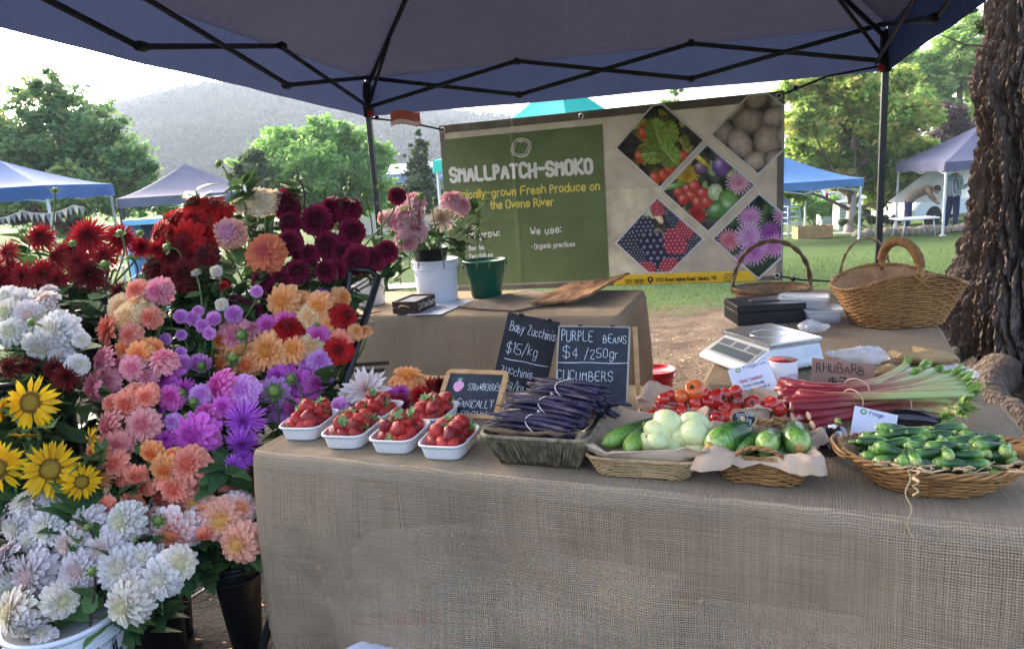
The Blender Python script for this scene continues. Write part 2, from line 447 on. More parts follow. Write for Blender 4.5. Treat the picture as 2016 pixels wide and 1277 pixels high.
tree('rounded_tree', 'light green rounded tree between the grey-purple tent and the stall pole', [(622, 262, 40, .6), (560, 290, 50, .6), (680, 282, 48, .55), (505, 330, 48, .5), (620, 330, 70, .55), (712, 335, 50, .5), (560, 370, 60, .5), (680, 385, 60, .5), (740, 380, 45, .5), (752, 300, 32, .6), (640, 400, 60, .4)], 30, (620, 450), 30000, .125, m_mid, 12, .2, shell=.3)
m_dark = LG('leaf_dark', (.03, .06, .03), (.065, .11, .05), (.13, .17, .07))
tree('small_tree', 'small darker olive tree tucked at the left foot of the rounded tree', [(485, 340, 34, .5), (500, 310, 25, .55), (462, 375, 32, .5), (520, 385, 36, .4)], 27, (485, 430), 5000, .12, m_dark, 13, .1)
tree('conifer_tree', 'dark narrow conifer beside the cream building, left of the banner', [(824, 262, 9, .5), (824, 285, 18, .5), (822, 312, 25, .5), (826, 340, 31, .45), (824, 370, 36, .4), (826, 400, 36, .4)], 27, (824, 420), 9000, .075, m_dark, 14, .12, limb=False, shell=.2)
m_map = LG('leaf_maple', (.10, .22, .035), (.235, .37, .07), (.48, .40, .12))
tree('maple_tree', 'yellow-green maple with orange tinged tips and a pale trunk on the lawn', [(1610, 175, 48, .7), (1690, 165, 50, .6), (1760, 160, 45, .55), (1590, 240, 55, .65), (1670, 245, 72, .6), (1760, 240, 66, .55), (1815, 300, 48, .45), (1580, 310, 42, .5), (1640, 320, 52, .45), (1720, 325, 62, .45), (1782, 360, 45, .45), (1665, 352, 30, .95), (1560, 180, 30, .65), (1640, 130, 34, .7), (1810, 225, 40, .7), (1560, 370, 36, .45), (1735, 385, 36, .4)], 22, (1672, 442), 56000, .105, m_map, 15, .16, bark_pale, shell=.15)
m_back = LG('leaf_back', (.12, .23, .06), (.24, .40, .10), (.36, .52, .16))
tree('tall_tree', 'tall pale green tree rising behind the maple beside the big trunk', [(1880, 110, 52, .6), (1925, 150, 52, .5), (1840, 160, 44, .5), (1905, 55, 34, .6), (1800, 120, 34, .5), (1940, 230, 56, .5), (1850, 215, 42, .45), (1770, 110, 20, .6), (1960, 100, 50, .5), (1990, 190, 50, .5)], 36, (1900, 430), 24000, .16, m_back, 16, .25)
m_plum = LG('leaf_plum', (.03, .022, .03), (.075, .05, .055), (.13, .08, .075))
tree('plum_tree', 'dark purple-leaved tree between the maple and the right-hand tent', [(1862, 228, 34, .5), (1885, 268, 36, .45), (1842, 290, 34, .5), (1870, 330, 40, .4), (1830, 345, 30, .4), (1905, 310, 34, .4), (1815, 385, 36, .3)], 29, (1865, 430), 9000, .13, m_plum, 17, .14)
tree('slender_tree', 'slender pale tree top peeping above the printed banner', [(1330, 182, 14, .5), (1322, 205, 20, .5), (1340, 225, 22, .5), (1330, 260, 26, .4)], 48, (1330, 400), 2200, .15, m_back, 18, .12)
def bush(label, blobs, d, n, size, mat, seed, name='shrub', cat='shrub', base=None):
    c = atY(blobs[0][0], blobs[0][1], d); b = Vector((c.x, d, gz(c.x, d) - .03)); t = thing(name, label, cat, b)
    bl = [(atY(q[0], q[1], d), q[2] * d / FPX, q[3] if len(q) > 3 else .5) for q in blobs]
    part('foliage', crown_mesh('foliage', bl, n, size, mat, seed, shell=.2), mat, t, world=True, smooth=False)
    mb = MB()
    for q in bl: mb.tube([b, b.lerp(q[0], .5) + Vector((.03, 0, 0)), q[0]], [.03, .02, .008], 5)
    part('stem', mb, bark, t, world=True); return t
bush('low green shrubs growing along the stone kerb under the maple', [(1715, 432, 12), (1690, 434, 12), (1740, 430, 13), (1760, 433, 11), (1660, 436, 10)], 21.3, 2600, .07, m_dark, 21)
bush('wine red bush showing between the maple branches and the parked car', [(1745, 382, 18), (1728, 388, 14), (1762, 386, 14)], 34, 1600, .12, LG('leaf_wine', (.06, .012, .018), (.13, .03, .035), (.2, .06, .05)), 22)
bush('leafy green shrub behind the plastic chairs under the maple', [(1605, 410, 30), (1590, 395, 25), (1630, 405, 25), (1575, 420, 22)], 27, 2600, .1, m_mid, 23)
bush('bright green hedge seen under the grey-purple tent', [(300, 405, 22), (270, 412, 20), (330, 408, 22), (380, 415, 22), (420, 412, 22)], 26, 3200, .1, m_mid, 24, 'hedge', 'hedge')
bush('dark reddish shrub behind the bunting under the left blue tent', [(60, 425, 26, .6), (25, 430, 24, .3), (105, 432, 24, .7), (140, 440, 18, .4)], 20, 2600, .08, LG('leaf_russet', (.04, .05, .03), (.10, .07, .045), (.24, .11, .07)), 25)
# =====================  BACKGROUND MARKET  =====================
def fabric(name, hexcol, transl=.25, tcol=None, var=.08):
    k = N(name); c = lin(hexcol); t = k.tex(scale=2.5, detail=4).outputs[0]; t2 = k.tex(scale=350, detail=1).outputs[0]
    col = k.ramp(t, [(.3, tuple(x * (1 - var) for x in c)), (.7, tuple(min(1, x * (1 + var)) for x in c))])
    return k.bsdf(col, .75, k.bump(t, .25, .02), spec=.2, transl=transl, tcol=lin(tcol) if tcol else None)
alu = simple('tent_leg_white', 'c9ccd0', .4, .1, metal=.2); blacksteel = simple('black_steel', '16171a', .4, .2, 10, .1, spec=.5)
def canopy_tent(label, cpx, d, eave_py, peak_py, yaw, mat, legmat=alu, size=3.0, val=.22, power=1.35, name='market_tent'):
    c = atY(cpx, eave_py, d); pz = atY(cpx, peak_py, d).z; ez = c.z; b = Vector((c.x, d, gz(c.x, d)))
    t = thing(name, label, 'tent', b, yaw); h = size / 2
    mb = MB()
    corners = [Vector((-h, -h, 0)), Vector((h, -h, 0)), Vector((h, h, 0)), Vector((-h, h, 0))]
    for i in range(4):
        A, B = corners[i], corners[(i + 1) % 4]
        def f(u, v, A=A, B=B):
            e = A.lerp(B, u); p = e * (1 - v); z = (ez - b.z) + (pz - ez) * v ** power
            z -= .05 * math.sin(math.pi * u) * (1 - v) * v * 3
            return (p.x, p.y, z)
        mb.grid(10, 10, f)
        nrm = Vector(((A + B).x, (A + B).y, 0)).normalized()
        def g(u, v, A=A, B=B, nrm=nrm):
            p = A.lerp(B, u) + nrm * (.01 + .02 * math.sin(u * 14) * v); return (p.x, p.y, (ez - b.z) - v * val + .015 * math.sin(u * 9) * v)
        mb.grid(16, 2, g)
    part('canopy', mb, mat, t)
    for q in corners:
        l = MB(); q = q * .97; wz = b.z + 0; r = Matrix.Rotation(yaw, 3, 'Z') @ q; foot = gz(b.x + r.x, b.y + r.y) - b.z
        l.box((q.x, q.y, (foot + ez - b.z) / 2), (.045, .045, ez - b.z - foot)); l.box((q.x, q.y, foot + .01), (.12, .12, .02))
        part('leg', l, legmat, t, smooth=False)
    tr = MB()
    for i in range(4):
        A, B = corners[i] * .965, corners[(i + 1) % 4] * .965; z1, z0 = ez - b.z - .05, ez - b.z - .3
        for k in range(2):
            p, q = A.lerp(B, k / 2), A.lerp(B, (k + 1) / 2)
            tr.tube([(p.x, p.y, z1), (q.x, q.y, z0)], .014, 4); tr.tube([(p.x, p.y, z0), (q.x, q.y, z1)], .014, 4)
    part('truss', tr, legmat, t, smooth=False); return t
f_blue = fabric('tent_blue', '42689f', .3); f_purp = fabric('tent_purple', '74768a', .3); f_teal = fabric('tent_teal', '35b5ae', .4); f_blue2 = fabric('tent_sky_blue', '5a82b4', .3); f_purp2 = fabric('tent_violet_grey', '6a6c84', .3)
canopy_tent('bright blue market tent at the left with bunting along its edge', 10, 15.5, 372, 315, R_(6), f_blue, val=.26)
canopy_tent('grey-purple peaked market tent in front of the hill', 372, 17, 382, 322, R_(28), f_purp, blacksteel, 2.9, val=.2)
canopy_tent('sky blue market tent with white legs, right of the banner', 1533, 20, 357, 305, R_(4), f_blue2, val=.2)
canopy_tent('violet-grey market tent over the man in the plaid shirt', 1930, 19.5, 312, 244, R_(-7), f_purp2, val=.24, power=1.1)
canopy_tent('teal peaked tent top showing above the printed banner', 1108, 14, 300, 150, R_(45), f_teal, size=3.4, power=1.5)
# drape and tent side panel, seen as white cloth at the right tent
def drape():
    d = 20.6; a = atY(1832, 333, d); e = atY(1925, 330, d); z0 = atY(1860, 392, d).z
    t = thing('white_drape', 'white cloth wall hanging slanted at the back of the violet-grey tent', 'drape', (a.x, d, gz(a.x, d)))
    mb = MB()
    def f(u, v):
        p = a.lerp(e, u); s = -1.05 * v * (1 - u); return (p.x + s, p.y + .05 * math.sin(u * 22) * v + .2 * v, p.z + (z0 - p.z) * v - .08 * math.sin(u * 3.1) * v)
    mb.grid(40, 12, f); part('cloth', mb, fabric('white_cloth', 'eef0f6', .5), t, world=True)
drape()
# bunting
def bunting():
    a, b = atY(-60, 425, 14.0), atY(165, 402, 14.0); t = thing('bunting', 'string of pale triangular pennants hanging under the left blue tent', 'bunting', a)
    rope = MB(); pts = []
    for i in range(41):
        u = i / 40; p = a.lerp(b, u); p.z -= .10 * (1 - (2 * ((u * 2.2) % 1) - 1) ** 2); pts.append(p)
    rope.tube(pts, .008, 5); part('cord', rope, simple('cord_white', 'd8d4c8'), t, world=True)
    mats = [simple('pennant_cream', 'd8d0c0', .8, transl=.3), simple('pennant_grey', '9a9aa0', .8, transl=.3)]
    for i in range(1, 40, 2):
        m = MB(); p, q = pts[i - 1], pts[min(i + 1, 40)]; c = (p + q) / 2 + Vector((0, .01, -.17)); k = .006
        m.add([p, q, c, p + Vector((0, k, 0)), q + Vector((0, k, 0)), c + Vector((0, k, 0))], [(0, 1, 2), (5, 4, 3), (0, 3, 4, 1), (1, 4, 5, 2), (2, 5, 3, 0)])
        part('pennant', m, mats[(i // 2) % 2], t, world=True, smooth=False)
bunting()
# cream building behind
def building():
    d = 38; a = atY(640, 352, d); b = atY(1010, 340, d); z0 = gz(0, d); top = a.z
    t = thing('low_building', 'low cream building with blue-grey roof edge behind the stall pole', 'building', ((a.x + b.x) / 2, d, z0))
    W = b.x - a.x; cx = (a.x + b.x) / 2
    m = MB(); m.box((cx, d + 3, (z0 + top - .5) / 2), (W, 6, top - .5 - z0)); part('wall', m, simple('render_cream', 'cfc4b4', .9, .1), t, world=True, smooth=False)
    m = MB(); m.box((cx, d + 2.8, top - .24), (W + .8, 7.2, .48), bev=.04)
    m.add([(cx - W / 2 - .4, d - .8, top + .003), (cx + W / 2 + .4, d - .8, top + .003), (cx + W / 2 + .4, d + 6.4, top + .003), (cx - W / 2 - .4, d + 6.4, top + .003), (cx - W / 2 + 2, d + 2.8, top + .55), (cx + W / 2 - 2, d + 2.8, top + .55)], [(0, 1, 5, 4), (1, 2, 5), (2, 3, 4, 5), (3, 0, 4)])
    part('roof', m, simple('roof_bluegrey', '8496ad', .6, .1), t, world=True, smooth=False)
    for i in range(4):
        x = a.x + W * (.2 + .2 * i); w_ = MB(); w_.box((x, d - .03, z0 + 1.6), (1.2, .08, 1.0), bev=.02); f = part('window', w_, simple('win_frame', '9aa0a6'), t, world=True, smooth=False)
        g = MB(); g.box((x, d - .075, z0 + 1.6), (1.05, .02, .85)); part('pane', g, simple('dark_glass', '20262c', .1, .1, spec=.8), f, world=False, smooth=False)
        g = f.children[0]; g.data.transform(Matrix.Translation(-Vector(t.location)))
building()
# low stone kerb along the raised bed
def kerb():
    t = thing('stone_kerb', 'low kerb of rough sandstone blocks edging the far lawn', 'kerb', onG(1560, 455)); m = MB(); r = random.Random(4)
    A, B = onG(1545, 450), onG(1925, 455); A = Vector((A.x - 1, 20.0, 0)); B = Vector((B.x + 4, 19.0, 0)); n = 46
    for i in range(n):
        p = A.lerp(B, (i + .5) / n); L = (B - A).length / n; z = gz(p.x, p.y); h = r.uniform(.14, .24)
        b0 = len(m.v); m.box((p.x, p.y, z + h / 2 - .02), (L * r.uniform(.9, .99), .3, h), Rz(r.uniform(-.08, .02)), .05)
        for k in range(b0, len(m.v)):
            v = Vector(m.v[k]); m.v[k] = tuple(v + Vector((nz(v, 6), nz(v, 6, 9), nz(v, 6, 20))) * .03)
    part('stones', m, simple('sandstone', 'a59684', .95, .35, 1.4, .5, 20, dist=.02), t, world=True)
kerb()
# vehicles
glassd = simple('car_glass', '11151a', .08, .1, spec=.8, bump=0); tyre = simple('tyre', '18181a', .85); hub = simple('alloy', '9a9ea3', .35, metal=.7); carw = simple('car_white', 'd4d9df', .25, .04, 2, 0, coat=.6)
def car(name, label, cat, loc, rz, L=4.5, W=1.8, H=1.75, suv=True, paint=carw, group=None):
    t = thing(name, label, cat, loc, rz); h = L / 2
    prof = [(-h, .35), (-h, .9), (-h + .12, 1.05), (-h + .3, H - .06), (-h + .55, H), (.35, H), (.95, 1.08), (h - .25, .95), (h, .75), (h, .35)] if suv else [(-h, .35), (-h, .85), (-h + .5, .95), (-h + 1.1, H), (.3, H), (1.05, .95), (h - .2, .82), (h, .6), (h, .35)]
    m = MB(); n = len(prof)
    def inset(z): return 1 - .16 * max(0, (z - .95) / (H - .95)) - (.04 if z < .5 else 0)
    vs = []; lay = (-1, -.93, .93, 1)
    for s in lay:
        for (x, z) in prof:
            k = .97 if abs(s) == 1 else 1.0; vs.append((x * k, s * W / 2 * inset(z), .35 + (z - .35) * (.98 if abs(s) == 1 else 1)))
    fs = [tuple(range(n - 1, -1, -1)), tuple(3 * n + i for i in range(n))]
    for l in range(3):
        for i in range(n): fs.append((l * n + i, l * n + (i + 1) % n, (l + 1) * n + (i + 1) % n, (l + 1) * n + i))
    m.add(vs, fs); part('body', m, paint, t, smooth=False)
    for s in (-1, 1):
        g = MB(); z0, z1 = 1.02, H - .1; y0, y1 = s * (W / 2 * inset(z0) + .004), s * (W / 2 * inset(z1) + .004)
        xs = ((-h + .35, -h + .5), (.82, .4)) if suv else ((-h + .8, -h + 1.15), (.9, .35))
        g.add([(xs[0][0], y0, z0), (xs[1][0], y0, z0), (xs[1][1], y1, z1), (xs[0][1], y1, z1)], [(0, 1, 2, 3)]); part('window', g, glassd, t, smooth=False)
    g = MB(); b0, b1 = (-h + .13, -h + .28) if suv else (-h + .52, -h + 1.02); z0, z1 = 1.07 if suv else .99, H - .1
    g.add([(b0 - .012, -W * .36, z0), (b0 - .012, W * .36, z0), (b1 - .012, W * .33, z1), (b1 - .012, -W * .33, z1)], [(0, 1, 2, 3)]); part('rear_window', g, glassd, t, smooth=False)
    for sx in (-1, 1):
        for sy in (-1, 1):
            w_ = MB(); mt = Matrix.Translation((0, 0, 0)).to_3x3() @ Rx(R_(90)); w_.lathe([(.2, -.1), (.3, -.11), (.34, -.07), (.34, .07), (.3, .11), (.2, .1)], 20, (sx * L * .3, sy * (W / 2 - .09), .34), mt); wh = part('wheel', w_, tyre, t)
            r_ = MB(); r_.lathe([(0, -.1), (.1, -.09), (.2, -.085), (.2, .085), (.1, .09), (0, .1)], 14, (sx * L * .3, sy * (W / 2 - .085), .34), mt); part('rim', r_, hub, wh)
    for sy in (-1, 1):
        l = MB(); l.box((-h - .005, sy * W * .42, .95), (.05, .12, .22), bev=.02); part('tail_light', l, simple('tail_red', '8a1414', .2), t)
    if suv:
        s = MB(); s.lathe([(.0, -.09), (.2, -.1), (.33, -.06), (.33, .06), (.2, .1), (0, .1)], 20, (-h - .1, -.1, .95), Ry(R_(90))); sp = part('spare_wheel', s, tyre, t)
        s = MB(); s.lathe([(.0, -.02), (.1, -.03), (.19, 0)], 14, (-h - .19, -.1, .95), Ry(R_(90))); part('rim', s, hub, sp)
    return t
p = atY(1728, 432, 31); car('parked_car', 'white four-wheel drive parked behind the maple, spare wheel on its back door', 'car', (p.x, 31, gz(p.x, 31)), R_(110))
p = atY(1850, 446, 25.5); car('parked_car', 'white car nosed in behind the bending stallholder at the right tent', 'car', (p.x, 25.5, gz(p.x, 25.5)), R_(200), suv=False, H=1.42)
p = atY(1575, 425, 33); car('parked_car', 'pale car half hidden behind the chair stack under the sky blue tent', 'car', (p.x, 33, gz(p.x, 33)), R_(75), suv=False, H=1.42, paint=simple('car_silver', 'aab2ba', .25, .04, 2, 0, coat=.6))
# blue open-fronted box at left
def bluebox():
    d = 12.5; a, b = atY(255, 432, d), atY(348, 428, d); z0 = gz(a.x, d); W = b.x - a.x; cx = (a.x + b.x) / 2; H = a.z - z0
    t = thing('display_cabinet', 'pale blue framed cabinet with dark opening beneath the grey-purple tent', 'cabinet', (cx, d, z0)); m = MB(); k = .07
    for x in (a.x + k / 2, b.x - k / 2): m.box((x, d, z0 + H / 2), (k, .5, H), bev=.01)
    m.box((cx, d, z0 + H - .045), (W - 2 * k - .002, .5, .09)); m.box((cx, d, z0 + .05), (W - 2 * k - .002, .5, .1)); part('frame', m, simple('paint_skyblue', '86c4e8', .5), t, world=True, smooth=False)
    m = MB(); m.box((cx, d + .2, z0 + H / 2), (W - 2 * k - .006, .02, H - .2)); part('back_panel', m, simple('navy_panel', '27425e', .6), t, world=True, smooth=False)
bluebox()
# furniture at the right tents
def fold_table(label, px, py, d, W, rz=0):
    c = atY(px, py, d); z0 = gz(c.x, d); t = thing('trestle_table', label, 'table', (c.x, d, z0), rz); H = c.z - z0
    m = MB(); m.box((0, 0, H - .02), (W, .6, .04), bev=.01); part('tabletop', m, simple('plastic_white', 'd5dae2', .5, .06), t, smooth=False)
    for sx in (-1, 1):
        for sy in (-1, 1):
            l = MB(); l.tube([(sx * W * .42, sy * .24, 0), (sx * W * .36, sy * .24, H - .04)], .014, 6); part('leg', l, alu, t)
fold_table('white folding table in front of the bending stallholder', 1800, 428, 19.0, 1.0)
def plastic_chair_stack():
    d = 21.5; b = atY(1553, 449, d); z0 = gz(b.x, d)
    for i in range(4):
        t = thing('plastic_chair', f'pale grey plastic chair, {["lowest", "second", "third", "topmost"][i]} in the stack under the sky blue tent', 'chair', (b.x, d, z0 + i * .16), R_(20), 'stacked plastic chairs')
        m = MB(); m.box((0, 0, .44), (.44, .44, .03), bev=.012); part('seat', m, simple('chair_plastic', 'aebfd0', .5), t)
        m = MB(); m.grid(6, 6, lambda u, v: ((u - .5) * .44, .22 + .06 * v + .03 * (u - .5) ** 2 * -4, .45 + .42 * v)); m.grid(6, 6, lambda u, v: ((.5 - u) * .44, .235 + .06 * v + .03 * (u - .5) ** 2 * -4, .45 + .42 * v)); part('backrest', m, simple('chair_plastic', ''), t)
        for sx in (-1, 1):
            for sy in (-1, 1):
                l = MB(); l.tube([(sx * .23, sy * .23, 0), (sx * .19, sy * .19, .43)], [.018, .026], 6); part('leg', l, simple('chair_plastic', ''), t)
plastic_chair_stack()
def planter():
    d = 20.8; a, b = atY(1565, 449, d), atY(1634, 447, d); z0 = gz(a.x, d); W = b.x - a.x; t = thing('timber_planter', 'long pale timber planter box standing on the kerb under the sky blue tent', 'planter', ((a.x + b.x) / 2, d, z0)); m = MB()
    for k in range(3): m.box((0, -.2, .06 + k * .115), (W, .03, .11), bev=.006); m.box((0, .2, .06 + k * .115), (W, .03, .11), bev=.006)
    for s in (-1, 1): m.box((s * (W / 2 - .02), 0, .175), (.035, .366, .34), bev=.005)
    part('boards', m, simple('pine', 'b58d5c', .8, .2), t, smooth=False); m = MB(); m.grid(10, 4, lambda u, v: ((u - .5) * (W - .1), (v - .5) * .36, .3 + .02 * nz((u * 5, v * 3, 0), 1))); part('soil', m, simple('soil', '2a211b', .95), t)
planter()
def white_unit(px0, py0, px1, py1, d, label):
    a, b = atY(px0, py1, d), atY(px1, py0, d); z0 = gz(a.x, d); t = thing('louvred_cabinet', label, 'cabinet', ((a.x + b.x) / 2, d, z0)); W, H = b.x - a.x, b.z - z0; m = MB(); m.box((0, 0, H / 2), (W, .5, H), bev=.02); part('case', m, simple('enamel_white', 'c8d0d4', .5), t, smooth=False)
    m = MB()
    for k in range(7): m.box((0, -.258, H * (.15 + .11 * k)), (W * .8, .015, H * .05), bev=.003)
    part('louvres', m, simple('enamel_grey', '9aa6ae', .5), t, smooth=False); m = MB(); m.box((W * .36, -.27, H * .55), (.03, .04, .12), bev=.008); part('handle', m, blacksteel, t)
white_unit(1645, 395, 1668, 445, 25, 'white louvred cabinet standing left of the maple trunk')
white_unit(1612, 402, 1636, 440, 28, 'smaller white louvred cabinet seen behind the sky blue tent leg')

# ---------------- people (background) ----------------
def person(label, loc, rz, joints, rads, edges, cols, hair=None):
    """one skinned body; faces take cloth or skin by where they sit"""
    t = thing('person', label, 'person', loc, rz)
    me = bpy.data.meshes.new('body'); me.from_pydata(joints, edges, []); o = bpy.data.objects.new('body', me); COL.objects.link(o)
    md = o.modifiers.new('skin', 'SKIN')
    for i, v in enumerate(me.skin_vertices[0].data): v.radius = (rads[i], rads[i]) if not hasattr(rads[i], '__len__') else rads[i]; v.use_root = (i == 0)
    sb = o.modifiers.new('sub', 'SUBSURF'); sb.levels = 2; sb.render_levels = 2
    dg = bpy.context.evaluated_depsgraph_get(); ev = bpy.data.meshes.new_from_object(o.evaluated_get(dg)); bpy.data.objects.remove(o)
    ev.materials.clear()
    for m in cols[0]: ev.materials.append(m)
    for f in ev.polygons: f.material_index = cols[1](f.center); f.use_smooth = True
    ev.name = 'body'; b = obj('body', ev, t)
    if hair: part('hair', hair, simple('hair_brown', '3a2a20', .8, .3, 30), t)
    return t
def plaid():
    k = N('plaid_shirt'); co = k.n('TexCoord').outputs['Object']; x = k.n('SeparateXYZ'); k.l(co, x.inputs[0])
    def st(s, f, th): return k.math('GREATER_THAN', k.math('SINE', k.math('MULTIPLY', s, f)), th)
    h = k.math('ADD', x.outputs[0], x.outputs[1]); a = st(h, 52, .1); b = st(x.outputs[2], 52, .1); c = st(h, 52, .93); e = st(x.outputs[2], 52, .93)
    col = k.mix(k.math('MULTIPLY', k.math('ADD', a, b), .5), (.32, .45, .5), (.02, .06, .10)); col = k.mix(k.math('MAXIMUM', c, e), col, (.55, .62, .64)); return k.bsdf(col, .85)
skin_m = simple('skin', 'b98a70', .6, .1, 20); jeans = simple('denim', '1d2a55', .85, .2); shirt = plaid(); taupe = simple('taupe_top', '7d6e5c', .85, .15); shoe = simple('shoe_dark', '1c1a1a', .7)
def hairmesh(c, r, tilt):
    m = MB(); R = Rx(0)
    m.lathe([(r * math.sin(a), r * 1.12 * math.cos(a)) for a in [0.02 + .19 * i for i in range(10)]], 14, c, Ry(tilt)); return m
# facing +X in own space: man side-on, right forearm raised
J = [(0, 0, .95), (0, 0, 1.12), (.0, 0, 1.32), (-.01, 0, 1.46), (.02, 0, 1.53), (.05, 0, 1.63), (.045, 0, 1.73),
     (0, -.1, .9), (.01, -.11, .5), (-.02, -.11, .09), (.12, -.11, .04), (0, .1, .9), (-.05, .11, .5), (-.12, .11, .09), (.02, .11, .04),
     (-.01, -.2, 1.42), (.02, -.25, 1.14), (.25, -.2, 1.22), (.33, -.17, 1.32), (.36, -.16, 1.37), (-.01, .2, 1.42), (-.03, .25, 1.14), (.2, .2, 1.08), (.3, .17, 1.12), (.36, -.12, 1.36), (.13, 0, 1.62)]
Ed = [(0, 1), (1, 2), (2, 3), (3, 4), (4, 5), (5, 6), (0, 7), (7, 8), (8, 9), (9, 10), (0, 11), (11, 12), (12, 13), (13, 14), (3, 15), (15, 16), (16, 17), (17, 18), (18, 19), (3, 20), (20, 21), (21, 22), (22, 23), (18, 24), (5, 25)]
Rd = [.15, .17, .17, .12, .06, .085, .075, .1, .08, .05, .035, .1, .08, .05, .035, .075, .06, .048, .03, .015, .075, .06, .048, .03, .012, .022]
p = atY(1874, 446, 20.4); person('man in blue plaid shirt and jeans standing side-on with one hand raised', (p.x, 20.4, gz(p.x, 20.4)), R_(12), J, Rd, Ed,
    ([skin_m, shirt, jeans, shoe], lambda c: 3 if c.z < .09 else 2 if c.z < .93 else (0 if c.z > 1.49 or (c.x > .27 and c.z > 1.08) else 1)), hairmesh((.02, 0, 1.665), .105, R_(-35)))
J2 = [(0, 0, .9), (.14, 0, 1.06), (.33, 0, 1.16), (.48, 0, 1.2), (.55, 0, 1.18), (.65, 0, 1.13), (.72, 0, 1.1), (-.0, -.1, .86), (.02, -.11, .48), (-.04, -.11, .08), (.1, -.11, .04), (0, .1, .86), (.0, .11, .48), (-.06, .11, .08), (.08, .11, .04), (.46, -.19, 1.14), (.55, -.22, .95), (.68, -.2, .8), (.74, -.19, .77), (.46, .19, 1.14), (.56, .22, .95), (.7, .2, .8), (.76, .19, .77), (.68, 0, 1.04)]
E2_ = [(0, 1), (1, 2), (2, 3), (3, 4), (4, 5), (5, 6), (0, 7), (7, 8), (8, 9), (9, 10), (0, 11), (11, 12), (12, 13), (13, 14), (3, 15), (15, 16), (16, 17), (17, 18), (3, 19), (19, 20), (20, 21), (21, 22), (5, 23)]
R2 = [.15, .16, .16, .12, .06, .085, .07, .1, .08, .05, .035, .1, .08, .05, .035, .075, .058, .045, .03, .075, .058, .045, .03, .02]
p = atY(1786, 446, 20.2); person('stallholder in taupe top bending over the white folding table', (p.x, 20.2, gz(p.x, 20.2)), R_(-22), J2, R2, E2_,
    ([skin_m, taupe, jeans, shoe], lambda c: 3 if c.z < .09 else 2 if c.z < .88 and c.x < .3 else (0 if (c.x > .53 and abs(c.y) < .13) or (c.z < .9 and c.x > .6) else 1)), hairmesh((.66, 0, 1.16), .1, R_(20)))
# =====================  LETTERING  =====================
GL = {'A': '022842 1434', 'B': '082837362505 054544433202 0208', 'C': '4738180703123243', 'D': '0802324347380 8', 'E': '48080242 0535', 'F': '480802 0535', 'G': '47381807031232434525', 'H': '0208 4248 0545', 'I': '1218', 'J': '3833221203', 'K': '0208 480542', 'L': '080242', 'M': '0208254842', 'N': '02084248', 'O': '18070312324347381 8', 'P': '0208 082837362505', 'Q': '180703123243473818 3342', 'R': '0208 0828373625052542', 'S': '473818070615354443321203', 'T': '0848 2822', 'U': '080312324348', 'V': '082248', 'W': '0812263248', 'X': '0842 4802', 'Y': '082548 2522', 'Z': '08480242',
 'a': '3526160503122233 3632', 'b': '0802 0516263533221203', 'c': '3526160503122233', 'd': '3526160503122233 3832', 'e': '04343526160503122233', 'f': '38281712 0626', 'g': '3526160503122233 3631201001', 'h': '0802 0516263532', 'i': '0602 08', 'j': '16112000 18', 'k': '0802 360432', 'l': '0802', 'm': '0602 05162622 25364642', 'n': '0602 0516263532', 'o': '160503122233352616', 'p': '0600 05162635332212', 'q': '3526160503122233 3630', 'r': '0602 051626', 's': '35261605143433221203', 't': '181322 0626', 'u': '0603122233 3632', 'v': '061236', 'w': '0612243246', 'x': '0632 3602', 'y': '0613 3600', 'z': '06360232',
 '0': '180703123243473818', '1': '071812', '2': '071838470242', '3': '07183837253444431203', '4': '380444 3832', '5': '480805354443321203', '6': '38160403123243443505', '7': '084812', '8': '1506183847354404031232434415', '9': '45150607183847433212', '$': '473818070615354443321203 2921', '/': '0139', '-': '0535', ':': '03 06', '.': '02', ',': '1201', '*': '05', '(': '29170321', ')': '09271301', "'": '0807'}
def _pts(s): s = s.replace(' ', ''); return [(int(s[i]), int(s[i + 1]) - 2) for i in range(0, len(s) - 1, 2)]
def strokes(text, x0, y0, h, slant=0.0, jit=0.0, sp=1.0, rise=0.0, seed=1, wid=1.0):
    """hand-lettered line: list of polylines in sheet coordinates (x right, y up); h = capital height; returns (polylines, end x)"""
    r = random.Random(seed); out = []; x = x0; k = h / 6.0
    for ch in text:
        if ch == ' ': x += 3 * k * sp; continue
        g = GL.get(ch)
        if g is None: continue
        parts = []; toks = g.split(' '); merged = []
        for tk in toks:                                   # pairs may have been split by a blank
            if merged and len(merged[-1]) % 2: merged[-1] += tk
            else: merged.append(tk)
        wd = 0; jy = r.uniform(-1, 1) * jit * h; js = 1 + r.uniform(-1, 1) * jit
        for tk in merged:
            p = _pts(tk); wd = max(wd, max(q[0] for q in p)); parts.append(p)
        for p in parts:
            q = [(x + (a * wid + b * slant) * k * js + r.uniform(-1, 1) * jit * h * .15, y0 + jy + (x - x0) * rise + b * k * js) for a, b in p]
            if len(q) > 2:
                for _ in range(2):
                    n = [q[0]]
                    for A, B in zip(q, q[1:]): n += [(A[0] * .8 + B[0] * .2, A[1] * .8 + B[1] * .2), (A[0] * .2 + B[0] * .8, A[1] * .2 + B[1] * .8)]
                    q = n + [q[-1]]
            out.append(q)
        x += (wd * wid + 1.7 * sp) * k
    return out, x
def text_w(text, h, sp=1.0, wid=1.0): return strokes(text, 0, 0, h, sp=sp, wid=wid)[1] - 1.7 * h / 6 * sp
